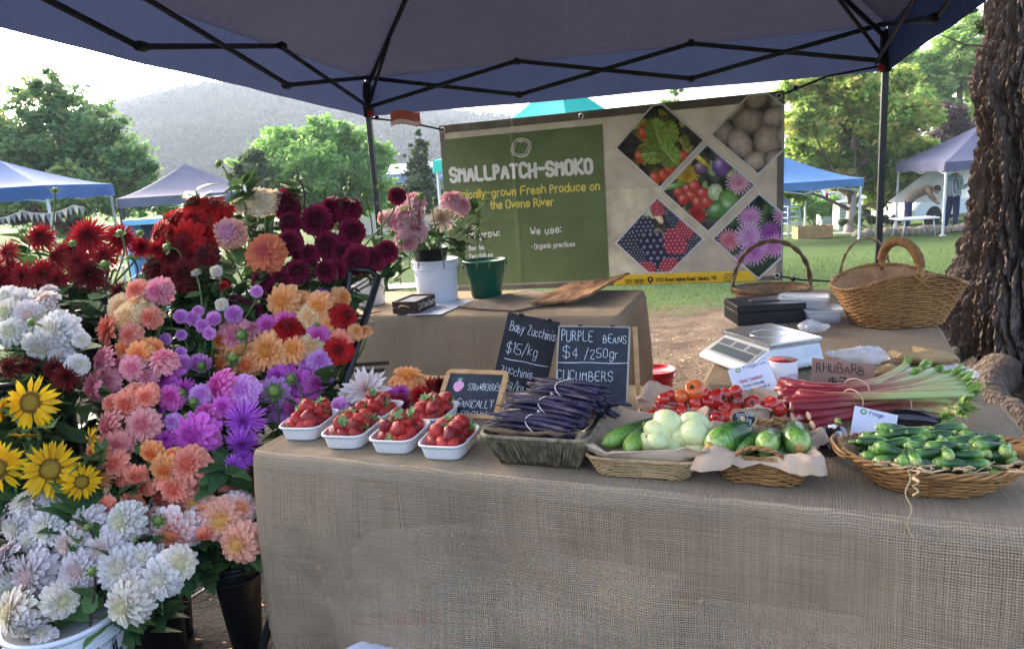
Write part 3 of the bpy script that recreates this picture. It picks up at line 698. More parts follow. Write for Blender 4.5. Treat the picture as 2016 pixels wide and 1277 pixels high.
def ribbon(mb, lines, wd, mapf, lift=.0008, seed=1, rough=.0):
    """flat brush/chalk strokes laid on a sheet by mapf(x, y, lift)"""
    r = random.Random(seed)
    for li, q in enumerate(lines):
        e = lift + (li % 7) * .00012
        if len(q) == 1:
            c = q[0]; mb.add([mapf(c[0] + math.cos(a) * wd * .7, c[1] + math.sin(a) * wd * .7, e) for a in [i * .785 for i in range(8)]], [tuple(range(8))]); continue
        L = []; Rr = []; n = len(q)
        for i in range(n):
            A = q[max(0, i - 1)]; B = q[min(n - 1, i + 1)]; dx, dy = B[0] - A[0], B[1] - A[1]; l = math.hypot(dx, dy) or 1; w_ = wd * .5 * (1 + r.uniform(-1, 1) * rough)
            L.append((q[i][0] - dy / l * w_, q[i][1] + dx / l * w_)); Rr.append((q[i][0] + dy / l * w_, q[i][1] - dx / l * w_))
        ring = L + Rr
        mb.add([mapf(a, b, e) for a, b in ring], [(i, n + i, n + i + 1, i + 1) for i in range(n - 1)])
        for (c, o) in ((q[0], q[1]), (q[-1], q[-2])):
            a0 = math.atan2(c[1] - o[1], c[0] - o[0]); k = [mapf(c[0] + math.cos(a0 + t) * wd * .5, c[1] + math.sin(a0 + t) * wd * .5, e) for t in (-1.57, -.8, 0, .8, 1.57)]
            mb.add(k, [(0, 1, 2, 3, 4)])
chalk = simple('chalk', 'd6dde4', .9, .12, 200); chalk_pink = simple('chalk_pink', 'dba0c0', .9, .1, 200); chalk_green = simple('chalk_green', '9cd0b4', .9)
ink = simple('marker_ink', '2a2320', .7); ink_blue = simple('print_blue', '3a4468', .7); ink_red = simple('print_red', 'b0485c', .7); ink_navy = simple('print_navy', '1c2438', .6)

# =====================  GAZEBO OVER THE STALL  =====================
def gazebo():
    L, Rr, b = Vector((-.83, 4.9, 0)), Vector((2.067, 4.1, 0)), Vector((-.266, -.964, 0))
    cs = [L, Rr, Rr + b * 3, L + b * 3]; lift = lambda p: .05 * max(0, (p - L).dot(b) if True else 0)
    t = thing('gazebo', 'dark navy pop-up gazebo with black scissor frame sheltering the whole stall', 'gazebo', (.22, 3.05, 0))
    cen = (cs[0] + cs[1] + cs[2] + cs[3]) / 4; cen.z = 3.1; EZ = 2.075; VB = 1.845
    k = N('navy_canopy'); n1 = k.tex(scale=1.6, detail=5).outputs[0]; n2 = k.tex(scale=260, detail=1).outputs[0]; geo = k.n('NewGeometry').outputs['Backfacing']
    grey = k.ramp(n1, [(.3, (.09, .092, .104)), (.7, (.135, .136, .15))]); navy = k.ramp(n1, [(.3, (.02, .03, .075)), (.7, (.03, .045, .11))])
    cmat = k.bsdf(k.mix(geo, grey, navy), .55, k.bump(k.math('ADD', k.math('ADD', n1, k.math('MULTIPLY', k.tex(scale=5, detail=6, stretch=(1, 3, 1)).outputs[0], .5)), k.math('MULTIPLY', n2, .05)), .9, .06), spec=.3, transl=.05, tcol=(.12, .13, .24))
    k = N('navy_valance'); n1 = k.tex(scale=2.5, detail=5).outputs[0]
    vmat = k.bsdf(k.ramp(n1, [(.3, (.022, .027, .05)), (.7, (.034, .041, .07))]), .6, k.bump(n1, .6, .06), spec=.25, transl=.22, tcol=(.036, .05, .115))
    mb = MB(); vb = MB()
    def E_(p, z): return Vector((p.x, p.y, z + lift(p)))
    for i in range(4):
        A, B = cs[i], cs[(i + 1) % 4]; nrm = ((A + B) / 2 - Vector((cen.x, cen.y, 0))).normalized()
        def f(u, v, A=A, B=B):
            e = E_(A.lerp(B, u), EZ); p = e.lerp(cen, v); s = math.sin(math.pi * u) * v * (1 - v)
            p.z += -.16 * s + .0 + .012 * nz((p.x * 4, p.y * 4, 7)) * v * (1 - v) * 3; return p
        mb.grid(40, 26, f)
        def g(u, v, A=A, B=B, nrm=nrm):
            p = E_(A.lerp(B, u), EZ + .004 + (VB - EZ - .004) * v); s = math.sin(math.pi * u)
            return p + nrm * (.015 * v + (.006 * math.sin(u * 17 + i) + .004 * math.sin(u * 41)) * v * s) + Vector((0, 0, (.003 * math.sin(u * 13) - .002) * s * v))
        vb.grid(70, 8, g)
    part('canopy', mb, cmat, t, world=True); part('valance', vb, vmat, t, world=True)
    for i in range(4):
        p = cs[i]; l = MB(); z0 = gz(p.x, p.y) - .02; top = EZ + lift(p) - .02
        l.box((p.x, p.y, (z0 + top) / 2), (.032, .032, top - z0), Rz(R_(-15)), .004); part('leg', l, blacksteel, t, world=True, smooth=False)
        f = MB(); f.box((p.x, p.y, z0 + .03), (.11, .11, .012), Rz(R_(-15)), .004); part('foot_plate', f, blacksteel, t, world=True, smooth=False)
        s = MB(); s.box((p.x, p.y, VB + lift(p) + .03), (.055, .055, .075), Rz(R_(-15)), .008); s.box((p.x, p.y, top - .06), (.06, .06, .1), Rz(R_(-15)), .01); part('corner_bracket', s, simple('black_plastic', '141416', .5), t, world=True, smooth=False)
        q = MB(); inn = (cen - p); inn.z = 0; inn.normalize(); o = p + inn * .036; q.box((o.x, o.y, VB + lift(p) + .015), (.03, .03, .035), Rz(R_(-15)), .006); part('release_catch', q, simple('red_plastic', 'a01c22', .4), t, world=True, smooth=False)
        d = MB(); a0 = E_(p, EZ - .03); d.tube([a0.lerp(cen, s) - Vector((0, 0, .035)) for s in (0, .25, .5, .75, .97)], .0135, 6); part('roof_pole', d, blacksteel, t, world=True)
        st = MB(); a1 = E_(p, VB + .05); st.tube([a1, a0.lerp(cen, .22) - Vector((0, 0, .045))], .010, 6); part('brace', st, blacksteel, t, world=True)
    for i in range(4):
        A, B = cs[i], cs[(i + 1) % 4]; inn = (cen - (A + B) / 2); inn.z = 0; inn.normalize()
        z1, z0 = EZ + .005, VB + .045
        for j in range(3):
            for (za, zb, off) in ((z1, z0, .02), (z0, z1, .045)) if j % 2 == 0 else ((z0, z1, .045), (z1, z0, .02)):
                if j % 2 == 0: za, zb = (z1, z0) if off == .02 else (z0, z1)
                else: za, zb = (z0, z1) if off == .02 else (z1, z0)
                p, q = E_(A.lerp(B, j / 3), za) + inn * off, E_(A.lerp(B, (j + 1) / 3), zb) + inn * off
                m = MB(); d = q - p; rot = d.to_track_quat('X', 'Z').to_matrix(); m.box((p + q) / 2, (d.length + .02, .012, .024), rot, .003); part('truss_bar', m, blacksteel, t, world=True, smooth=False)
        for j in range(1, 3):
            for z in (z1, z0):
                p = E_(A.lerp(B, j / 3), z) + inn * .033; m = MB(); m.box(p, (.036, .05, .036), Rz(R_(-15)), .008); part('joint', m, simple('black_plastic', ''), t, world=True, smooth=False)
    h = MB(); h.lathe([(.05, -.16), (.055, -.02), (.03, .0)], 12, cen - Vector((0, 0, .02))); part('hub', h, blacksteel, t, world=True)
    # red and white care tag at the back-left corner
    a = atY(768, 222, 4.86); m = MB(); m.grid(6, 4, lambda u, v: a + Vector((.19 * u, -.03 * u, -.085 * v + .012 * math.sin(u * 5)))); m2 = MB()
    lab = part('warning_label', m, simple('label_red', 'c0605c', .6, .15), t, world=True); m2.grid(6, 1, lambda u, v: a + Vector((.006 + .178 * u, -.03 * u - .004, -.055 - .024 * v + .012 * math.sin(u * 5)))); part('print_strip', m2, simple('label_white', 'd8d0d0', .6), t, world=True)
    return cs
GZ = gazebo()

# =====================  PRINTED BANNER  =====================
TL, TR_, BL, BR = atY(865, 248, 5.0), atY(1545, 178, 4.1), atY(893, 573, 5.0), atY(1541, 551, 4.1)
BW, BH = (TR_ - TL).length, (TL - BL).length
_bn = (TR_ - TL).cross(BL - TL).normalized()
if _bn.y > 0: _bn = -_bn
def bw_(x, y, e=0.0):
    """banner sheet (x to the right, y up from the lower edge, metres) -> world"""
    u, v = x / BW, y / BH; p = BL.lerp(BR, u).lerp(TL.lerp(TR_, u), v)
    d = .010 * math.sin(u * 9 + v * 2) * (1 - v * .4) + .006 * nz((u * 6, v * 5, 0)) + .004 * nz((u * 14 + 7, v * 9, 2))
    d += .006 * math.exp(-((u - .245) / .006) ** 2) + .005 * math.exp(-((v - .42) / .008) ** 2) * (u < .5) + .004 * math.exp(-((v - .66) / .008) ** 2) * (u < .5)
    return p + _bn * (d + e)
def buv(px, py):
    """photo pixel -> banner sheet metres"""
    d = ray(px, py); t = (TL - EYE).dot(_bn) / d.dot(_bn); P = EYE + d * t; u, v = .5, .5
    for _ in range(30):
        Q = BL.lerp(BR, u).lerp(TL.lerp(TR_, u), v); du = (BR - BL).lerp(TR_ - TL, v); dv = (TL - BL).lerp(TR_ - BR, u); e = P - Q
        u += e.dot(du) / du.dot(du); v += e.dot(dv) / dv.dot(dv)
    return u * BW, v * BH
def vcol(name, rough=.6, bump=.12):
    k = N(name); c = k.attr().outputs['Color']; t = k.tex(scale=18, detail=4).outputs[0]; return k.bsdf(c, rough, k.bump(t, bump, .02), spec=.3, transl=.1)
def L3(h): return np.array(lin(h))
def banner():
    t = thing('printed_banner', 'wide printed vinyl banner with green panel and five diamond photos, tied between gazebo poles', 'banner', BL)
    r = np.random.default_rng(5)
    def nfield(x, y, s, o=0): return noise.noise(Vector((x * s + o, y * s, o)))
    gq = [buv(*q) for q in ((871, 272), (1188, 248), (1198, 549), (893, 563))]
    gx0, gx1, gy0, gy1 = (gq[0][0] + gq[3][0]) / 2, (gq[1][0] + gq[2][0]) / 2, (gq[2][1] + gq[3][1]) / 2, (gq[0][1] + gq[1][1]) / 2
    mb = MB()
    def bgc(a, b):
        x, y = a * BW, b * BH; n_ = nfield(x, y, 5) * .5 + nfield(x, y, 14, 3) * .35 + nfield(x, y, 30, 5) * .15
        c = np.array((.28, .262, .215)) + n_ * np.array((.13, .125, .10)); 
        if x > gx1 and x < gx1 + .5 and y < .6: c = c * .6 + np.array((.42, .41, .30)) * .4 * (1 + n_)
        return tuple(np.clip(c, .02, 1))
    mb.grid(260, 130, lambda a, b: bw_(a * BW, b * BH), colfn=bgc); part('cloth', mb, vcol('banner_print'), t, world=True)
    hem = MB()
    for (x0, x1, y0, y1) in ((0, BW, BH - .05, BH), (0, .035, 0, BH - .051), (BW - .035, BW, 0, BH - .051), (.036, BW - .036, 0, .03)):
        hem.grid(60, 4, lambda a, b: bw_(x0 + (x1 - x0) * a, y0 + (y1 - y0) * b, .003))
    kk = N('hem_vinyl'); tt = kk.tex(scale=9).outputs[0]; hm = kk.bsdf(kk.ramp(tt, [(.3, (.10, .09, .075)), (.7, (.17, .15, .125))]), .55, transl=.1)
    part('hem', hem, hm, t, world=True)
    gp = MB(); gp.grid(90, 70, lambda a, b: bw_(gx0 + (gx1 - gx0) * a, gy0 + (gy1 - gy0) * b, .0045))
    k = N('panel_green'); tt = k.tex(scale=4, detail=6).outputs[0]; part('green_panel', gp, k.bsdf(k.ramp(tt, [(.3, (.10, .145, .052)), (.7, (.145, .20, .08))]), .5, k.bump(tt, .25, .02), transl=.12), t, world=True)
    # yellow strip
    y0 = .012; ys = MB(); xa, xb = gx1 + .03, buv(1475, 540)[0]; yb = buv(1350, 536)[1]
    ys.grid(70, 6, lambda a, b: bw_(xa + (xb - xa + .05 * (1 - b)) * a, .004 + (yb - .004) * b, .0085)); part('contact_strip', ys, simple('print_yellow', 'dfb92a', .5, .06), t, world=True)
    # --- diamond photographs ---
    def disc(C, X, Y, cx, cy, rx, ry, rot, col, shade=.5, hi=.35):
        c_, s_ = math.cos(rot), math.sin(rot); u = ((X - cx) * c_ + (Y - cy) * s_) / rx; v = (-(X - cx) * s_ + (Y - cy) * c_) / ry; d = u * u + v * v; m = d < 1
        k = (1 - shade * d)[..., None]; h = np.exp(-((u + .3) ** 2 + (v - .35) ** 2) / .12)[..., None] * hi
        C[m] = np.clip((np.array(col) * k + h)[m], 0, 1)
    def flower(C, X, Y, cx, cy, rad, c0, c1, np_=9):
        dx, dy = X - cx, Y - cy; d = np.hypot(dx, dy) / rad; a = np.arctan2(dy, dx); rr = .82 + .18 * np.cos(a * np_ * 2 + 3 * d); m = d < rr
        k = (.72 + .28 * np.cos(a * np_ * 2 + d * 9) * np.clip(d * 2, 0, 1))[..., None]; col = np.array(c0) * (1 - d[..., None]) + np.array(c1) * d[..., None]; C[m] = np.clip((col * k)[m], 0, 1)
    def base(X, Y, c, amp, s=18):
        f = np.vectorize(lambda x, y: noise.noise(Vector((x * s, y * s, 1.3))))(X * 1.0, Y * 1.0)
        return np.clip(np.array(c)[None, None, :] * (1 + amp * f[..., None]) , 0.004, 1)
    def leafy(C, X, Y, n, c0, c1, s=.18, rg=None):
        for i in range(n):
            col = np.array(c0) * (1 - r.random()) + np.array(c1) * r.random(); disc(C, X, Y, r.uniform(-.7, .7), r.uniform(-.7, .7), s * r.uniform(.5, 1.2), s * .4, r.uniform(0, 3), col, .4, .05)
    def p_straw(C, X, Y):
        leafy(C, X, Y, 50, (.10, .12, .02), (.4, .35, .08), .2)
        for q in ((-.45, -.25), (.1, -.75), (-.1, -.8), (-.35, .3), (.55, -.35), (.25, -.6)): disc(C, X, Y, *q, .13, .17, .3, (.62, .09, .03), .4, .2)
        for (cx, cy, a) in ((-.12, -.2, 0), (.2, .2, 1.2), (.22, -.28, 2.2), (-.05, .3, 1.8)):
            
            dx, dy = X - cx, Y - cy; u = dx * math.cos(a) + dy * math.sin(a); v = -dx * math.sin(a) + dy * math.cos(a); an = np.arctan2(v / .27, u / .34); rr = np.hypot(u / .34, v / .27); m = rr < .88 + .12 * np.abs(np.sin(an * 9))
            ve = np.abs(np.sin(an * 5 + rr * .6)) ** .5; C[m] = (np.array((.22, .34, .06)) * (.55 + .5 * ve)[..., None] * (1.15 - .4 * (v > 0)[..., None]))[m]
            d = np.abs(-(X - cx) * math.sin(a) + (Y - cy) * math.cos(a)); m = (d < .012) & (np.hypot(X - cx, Y - cy) < .28); C[m] = (.45, .5, .2)
    def p_pot(C, X, Y):
        for (cx, cy, a, b, ro) in ((-.55, .55, .3, .23, .6), (-.05, .8, .26, .3, 0), (.5, .7, .3, .22, 1), (-.75, .0, .24, .28, 0), (-.2, .25, .36, .28, -.2), (.35, .28, .3, .24, .6), (.8, .3, .3, .25, 1), (-.4, -.25, .25, .38, .5), (.2, -.25, .3, .38, .1), (.62, -.2, .25, .32, .2), (-.05, -.7, .28, .22, .3), (.4, -.72, .3, .24, -.4), (.85, -.5, .3, .24, 0)):
            f_ = .75 + .35 * r.random(); disc(C, X, Y, cx, cy, a, b, ro, (.55 * f_, .43 * f_, .33 * f_), .7, .05)
    def p_veg(C, X, Y):
        leafy(C, X, Y, 40, (.05, .10, .03), (.3, .38, .15), .16); flower(C, X, Y, -.45, .35, .28, (.35, .2, .02), (.85, .6, .04), 9)
        disc(C, X, Y, -.15, .5, .15, .15, 0, (.22, .12, .2)); disc(C, X, Y, .3, .5, .2, .22, 0, (.25, .12, .36)); flower(C, X, Y, .68, .1, .3, (.8, .25, .4), (.85, .62, .68), 11)
        for q in ((-.65, -.05), (-.45, .02), (-.38, -.15), (-.12, -.1), (-.55, -.22), (-.22, -.3), (-.02, -.32), (-.3, .08)): disc(C, X, Y, *q, .14, .14, 0, (.62, .08, .05), .5, .25)
        disc(C, X, Y, .17, -.1, .17, .2, 0, (.55, .65, .35), .4, .2); flower(C, X, Y, -.25, -.6, .24, (.4, .02, .03), (.65, .05, .05), 6); disc(C, X, Y, .25, -.5, .28, .2, .5, (.12, .3, .06)); disc(C, X, Y, .45, -.3, .25, .2, 2, (.2, .4, .1)); disc(C, X, Y, -.75, .12, .3, .07, .2, (.2, .4, .08)); disc(C, X, Y, -.2, .75, .35, .06, -.8, (.75, .6, .1))
    def berry(C, X, Y, cx, cy, rad, c0):
        pts = [(cx + rad * (u + .5 * (v % 2)) * .36, cy + rad * v * .33) for v in range(-4, 5) for u in range(-3, 4)]
        for (x, y) in pts:
            if ((x - cx) / rad) ** 2 + ((y - cy) / (1.25 * rad)) ** 2 < 1: disc(C, X, Y, x, y, rad * .21, rad * .21, 0, c0, .6, .4)
    def p_black(C, X, Y):
        leafy(C, X, Y, 30, (.05, .06, .05), (.2, .2, .1), .15); disc(C, X, Y, -.1, .68, .25, .14, 0, (.55, .62, .4), .3, .1); leafy(C, X, Y, 10, (.5, .42, .28), (.6, .5, .35), .2)
        for q in ((-.38, .25, .3), (-.08, -.3, .44), (.5, -.35, .28), (-.72, -.05, .26), (.42, .55, .2), (-.5, -.4, .2), (.72, -.15, .2)): berry(C, X, Y, *q, (.035, .04, .09))
        for q in ((.4, -.02, .27), (.25, -.72, .24), (-.3, -.75, .22), (.62, .25, .2), (.0, .78, .16)): berry(C, X, Y, *q, (.5, .05, .08))
    def p_dahl(C, X, Y):
        leafy(C, X, Y, 60, (.02, .05, .02), (.12, .22, .07), .16)
        for (x, y, s, a, b) in ((-.2, .48, .3, (.6, .2, .5), (.8, .5, .72)), (.6, .5, .32, (.55, .12, .35), (.75, .4, .6)), (-.65, -.05, .3, (.7, .1, .15), (.85, .45, .5)), (-.2, .02, .36, (.6, .25, .55), (.8, .55, .78)), (.25, .1, .26, (.28, .06, .3), (.42, .14, .45)), (-.1, -.38, .34, (.55, .15, .5), (.75, .4, .7)), (.35, -.25, .3, (.65, .2, .5), (.8, .4, .68)), (.7, .05, .2, (.65, .4, .2), (.75, .55, .35)), (-.4, -.55, .2, (.6, .2, .45), (.75, .4, .6))): flower(C, X, Y, x, y, s, a, b, 11)
    D = [((1298, 284), 88, 86, p_straw, (.035, .03, .03), 'photo print of strawberries'), ((1493, 257), 96, 92, p_pot, (.10, .07, .055), 'photo print of potatoes'), ((1394, 371), 92, 90, p_veg, (.06, .07, .05), 'photo print of mixed vegetables'), ((1297, 474), 88, 88, p_black, (.06, .05, .05), 'photo print of blackberries'), ((1494, 465), 94, 90, p_dahl, (.03, .05, .03), 'photo print of pink dahlias')]
    vm = vcol('photo_print'); fm = simple('print_frame', 'c6c2c0', .6, .05)
    for ((px, py), hx, hy, fn, bc, lab) in D:
        cx, cy = buv(px, py); hd = abs(buv(px + hx, py - hx * .11)[0] - buv(px - hx, py + hx * .11)[0]) / 2; n = 110; e = np.linspace(-1, 1, n + 1)
        Uq, Vq = np.meshgrid(e, e); X, Y = (Uq - Vq) / 2, (Uq + Vq) / 2; C = base(X, Y, bc, 1.2, 6); fn(C, X, Y); nn_ = r.random((n + 1, n + 1)) * .22 + np.vectorize(lambda x, y: noise.noise(Vector((x * 9, y * 9, px * .1))) * .5 + noise.noise(Vector((x * 22, y * 22, 3))) * .4)(X, Y); C = np.clip(C * (.92 + .55 * nn_[..., None]), .004, 1)
        ymin = yb + .002; xmax = BW - .004
        m = MB(); f = MB()
        ok = lambda u, v: (lambda x, y: x < xmax and y < BH - .004 and y > (ymin if cx < 1.5 else .004))(cx + hd * ((2 * u - 1) - (2 * v - 1)) / 2, cy + hd * ((2 * u - 1) + (2 * v - 1)) / 2)
        g2 = lambda a, b, k, z: bw_(min(max(cx + hd * k * ((2 * a - 1) - (2 * b - 1)) / 2, .003), BW - .003), min(max(cy + hd * k * ((2 * a - 1) + (2 * b - 1)) / 2, .003), BH - .003), z)
        m.grid(n, n, lambda a, b: g2(a, b, .955, .0075), colfn=lambda a, b: tuple(C[int(round(b * n)), int(round(a * n))]), keep=ok)
        f.grid(40, 40, lambda a, b: g2(a, b, 1.02, .006), keep=ok); fr = part('photo_frame', f, fm, t, world=True)
        part('photo_print', m, vm, t, world=True, label=lab)
    # --- lettering ---
    wh = simple('print_white', 'd8d8d2', .6, .05); ye = simple('print_lemon', 'd8c85a', .6, .05)
    def write(mb, text, pa, pb, wd, **kw):
        """text baseline from photo pixel pa to pb, fitted in width"""
        (x0, ya), (x1, yb_) = buv(*pa), buv(*pb); h = kw.pop('h'); W = text_w(text, h, kw.get('sp', 1.0), kw.get('wid', 1.0)); q, _ = strokes(text, 0, 0, h, **kw); s = (x1 - x0) / W
        ribbon(mb, [[(x0 + a * s, ya + (yb_ - ya) * (a * s) / (x1 - x0) + c) for a, c in l] for l in q], wd, lambda x, y, e: bw_(x, y, .0062 + e), rough=0)
    m = MB(); write(m, 'SMALLPATCH-SMOKO', (890, 357), (1166, 340), .023, h=.082, jit=.04, sp=.95, wid=.8); part('title_lettering', m, wh, t, world=True)
    m = MB(); write(m, 'Organically-grown Fresh Produce on', (876, 393), (1181, 373), .0085, h=.05, jit=.05, sp=.9); part('subtitle_lettering', m, ye, t, world=True); m = MB(); write(m, 'the Ovens River', (968, 411), (1090, 404), .0085, h=.05, jit=.05, sp=.9); part('subtitle_lettering', m, ye, t, world=True)
    for tx, pa, pb, wd, h in (('We grow:', (920, 469), (985, 465), .008, .045), ('We use:', (1046, 462), (1104, 458), .008, .045), ('* Berries', (921, 492), (958, 490), .0055, .03), ('* Vegetables', (921, 508), (972, 505), .0055, .03), ('* Organic practices', (1048, 490), (1132, 484), .0055, .03)):
        m = MB(); write(m, tx, pa, pb, wd, h=h, jit=.05); part('list_lettering', m, wh, t, world=True)
    m = MB(); cx, cy = buv(1026, 291); R0 = .062
    for k, (rr, o) in enumerate(((1, 0), (.9, .35), (.72, .1))): ribbon(m, [[(cx + R0 * rr * 1.08 * math.cos(a + o) + .006 * math.sin(3 * a), cy + R0 * rr * .95 * math.sin(a + o)) for a in [i * .17 for i in range(38)]]], .004, lambda x, y, e: bw_(x, y, .0062 + e + k * .0002))
    for a in range(7): ribbon(m, [[(cx, cy + .04), (cx + .02 * math.cos(a * .9), cy + .043 + .014 * math.sin(a * .9))]], .003, lambda x, y, e: bw_(x, y, .007 + e + a * .0002))
    part('tomato_emblem', m, wh, t, world=True)
    bk = simple('print_black', '1a1712', .6); m = MB(); write_e = lambda tx, a, b, h_, w_: None
    def wy(text, pa, pb, h, wd):
        (x0, ya), (x1, yc) = buv(*pa), buv(*pb); W = text_w(text, h); q, _ = strokes(text, 0, 0, h); s = (x1 - x0) / W
        ribbon(m, [[(x0 + a * s, ya + (yc - ya) * a * s / (x1 - x0) + c) for a, c in l] for l in q], wd, lambda x, y, e: bw_(x, y, .0095 + e))
    wy('507 9890', (1232, 557), (1268, 556), .022, .004); part('phone_lettering', m, bk, t, world=True); m = MB(); wy('1753 Great Alpine Road, Smoko, VIC', (1292, 554), (1413, 549), .022, .004); part('address_lettering', m, bk, t, world=True); m = MB()
    cx, cy = buv(1281, 551); ribbon(m, [[(cx + .014 * math.cos(a), cy + .004 + .014 * math.sin(a)) for a in [i * .33 for i in range(20)]], [(cx - .010, cy), (cx, cy - .022), (cx + .010, cy)]], .009, lambda x, y, e: bw_(x, y, .0095 + e)); part('map_pin', m, bk, t, world=True); m = MB()
    cx, cy = buv(1436, 545); s = .022; ribbon(m, [[(cx - s, cy - s + .006), (cx - s, cy + s - .006), (cx - s + .006, cy + s), (cx + s - .006, cy + s), (cx + s, cy + s - .006), (cx + s, cy - s + .006), (cx + s - .006, cy - s), (cx - s + .006, cy - s), (cx - s, cy - s + .006)], [(cx + .011 * math.cos(a), cy + .011 * math.sin(a)) for a in [i * .33 for i in range(20)]], [(cx + .013, cy + .013)]], .004, lambda x, y, e: bw_(x, y, .0095 + e)); part('camera_emblem', m, bk, t, world=True)
    for (x, y) in ((.03, BH - .028), (BW - .03, BH - .028), (BW * .46, BH - .028), (BW - .03, .03), (.03, .03)):
        g = MB(); c = bw_(x, y, .0045); ring = [bw_(x + .014 * math.cos(a), y + .014 * math.sin(a), .006) for a in [i * .524 for i in range(12)]]; g.tube(ring, .0045, 6, closed=True); part('eyelet', g, simple('steel_eyelet', 'c8c8c8', .3, metal=.8), t, world=True)
banner()
def cord(label, pts, rad=.006, mat=None, name='bungee_cord', cat='cord', ball=None):
    t = thing(name, label, cat, pts[0]); m = MB(); q = []
    for a, b in zip(pts, pts[1:]):
        for k in range(8): q.append(a.lerp(b, k / 8))
    m.tube(q + [pts[-1]], rad, 6); part('cord', m, mat or simple('cord_black', '141414', .8), t, world=True)
    if ball: s = MB(); s.lathe([(.0, -.016), (.014, -.008), (.016, 0), (.014, .008), (0, .016)], 10, ball); part('toggle', s, simple('black_plastic', ''), t, world=True)
PL, PR = GZ[0], GZ[1]
cord('black bungee from the banner top corner up to the pole by the maple', [bw_(BW - .03, BH - .028, .008), atY(1630, 150, 4.1), Vector((PR.x - .02, PR.y, 1.87))], .006, None, ball=atY(1567, 174, 4.1))
cord('short black bungee from the banner top corner to the pole by the conifer', [bw_(.03, BH - .028, .008), atY(800, 240, 4.93), Vector((PL.x + .02, PL.y, 1.83))], .006, None, ball=atY(742, 232, 4.9))
cord('black cord tying the lower banner corner toward the handled baskets', [bw_(BW - .03, .03, .008), atY(1580, 551, 4.1), Vector((PR.x - .02, PR.y, atY(1650, 562, 4.1).z))], .006, None, ball=atY(1562, 549, 4.1))

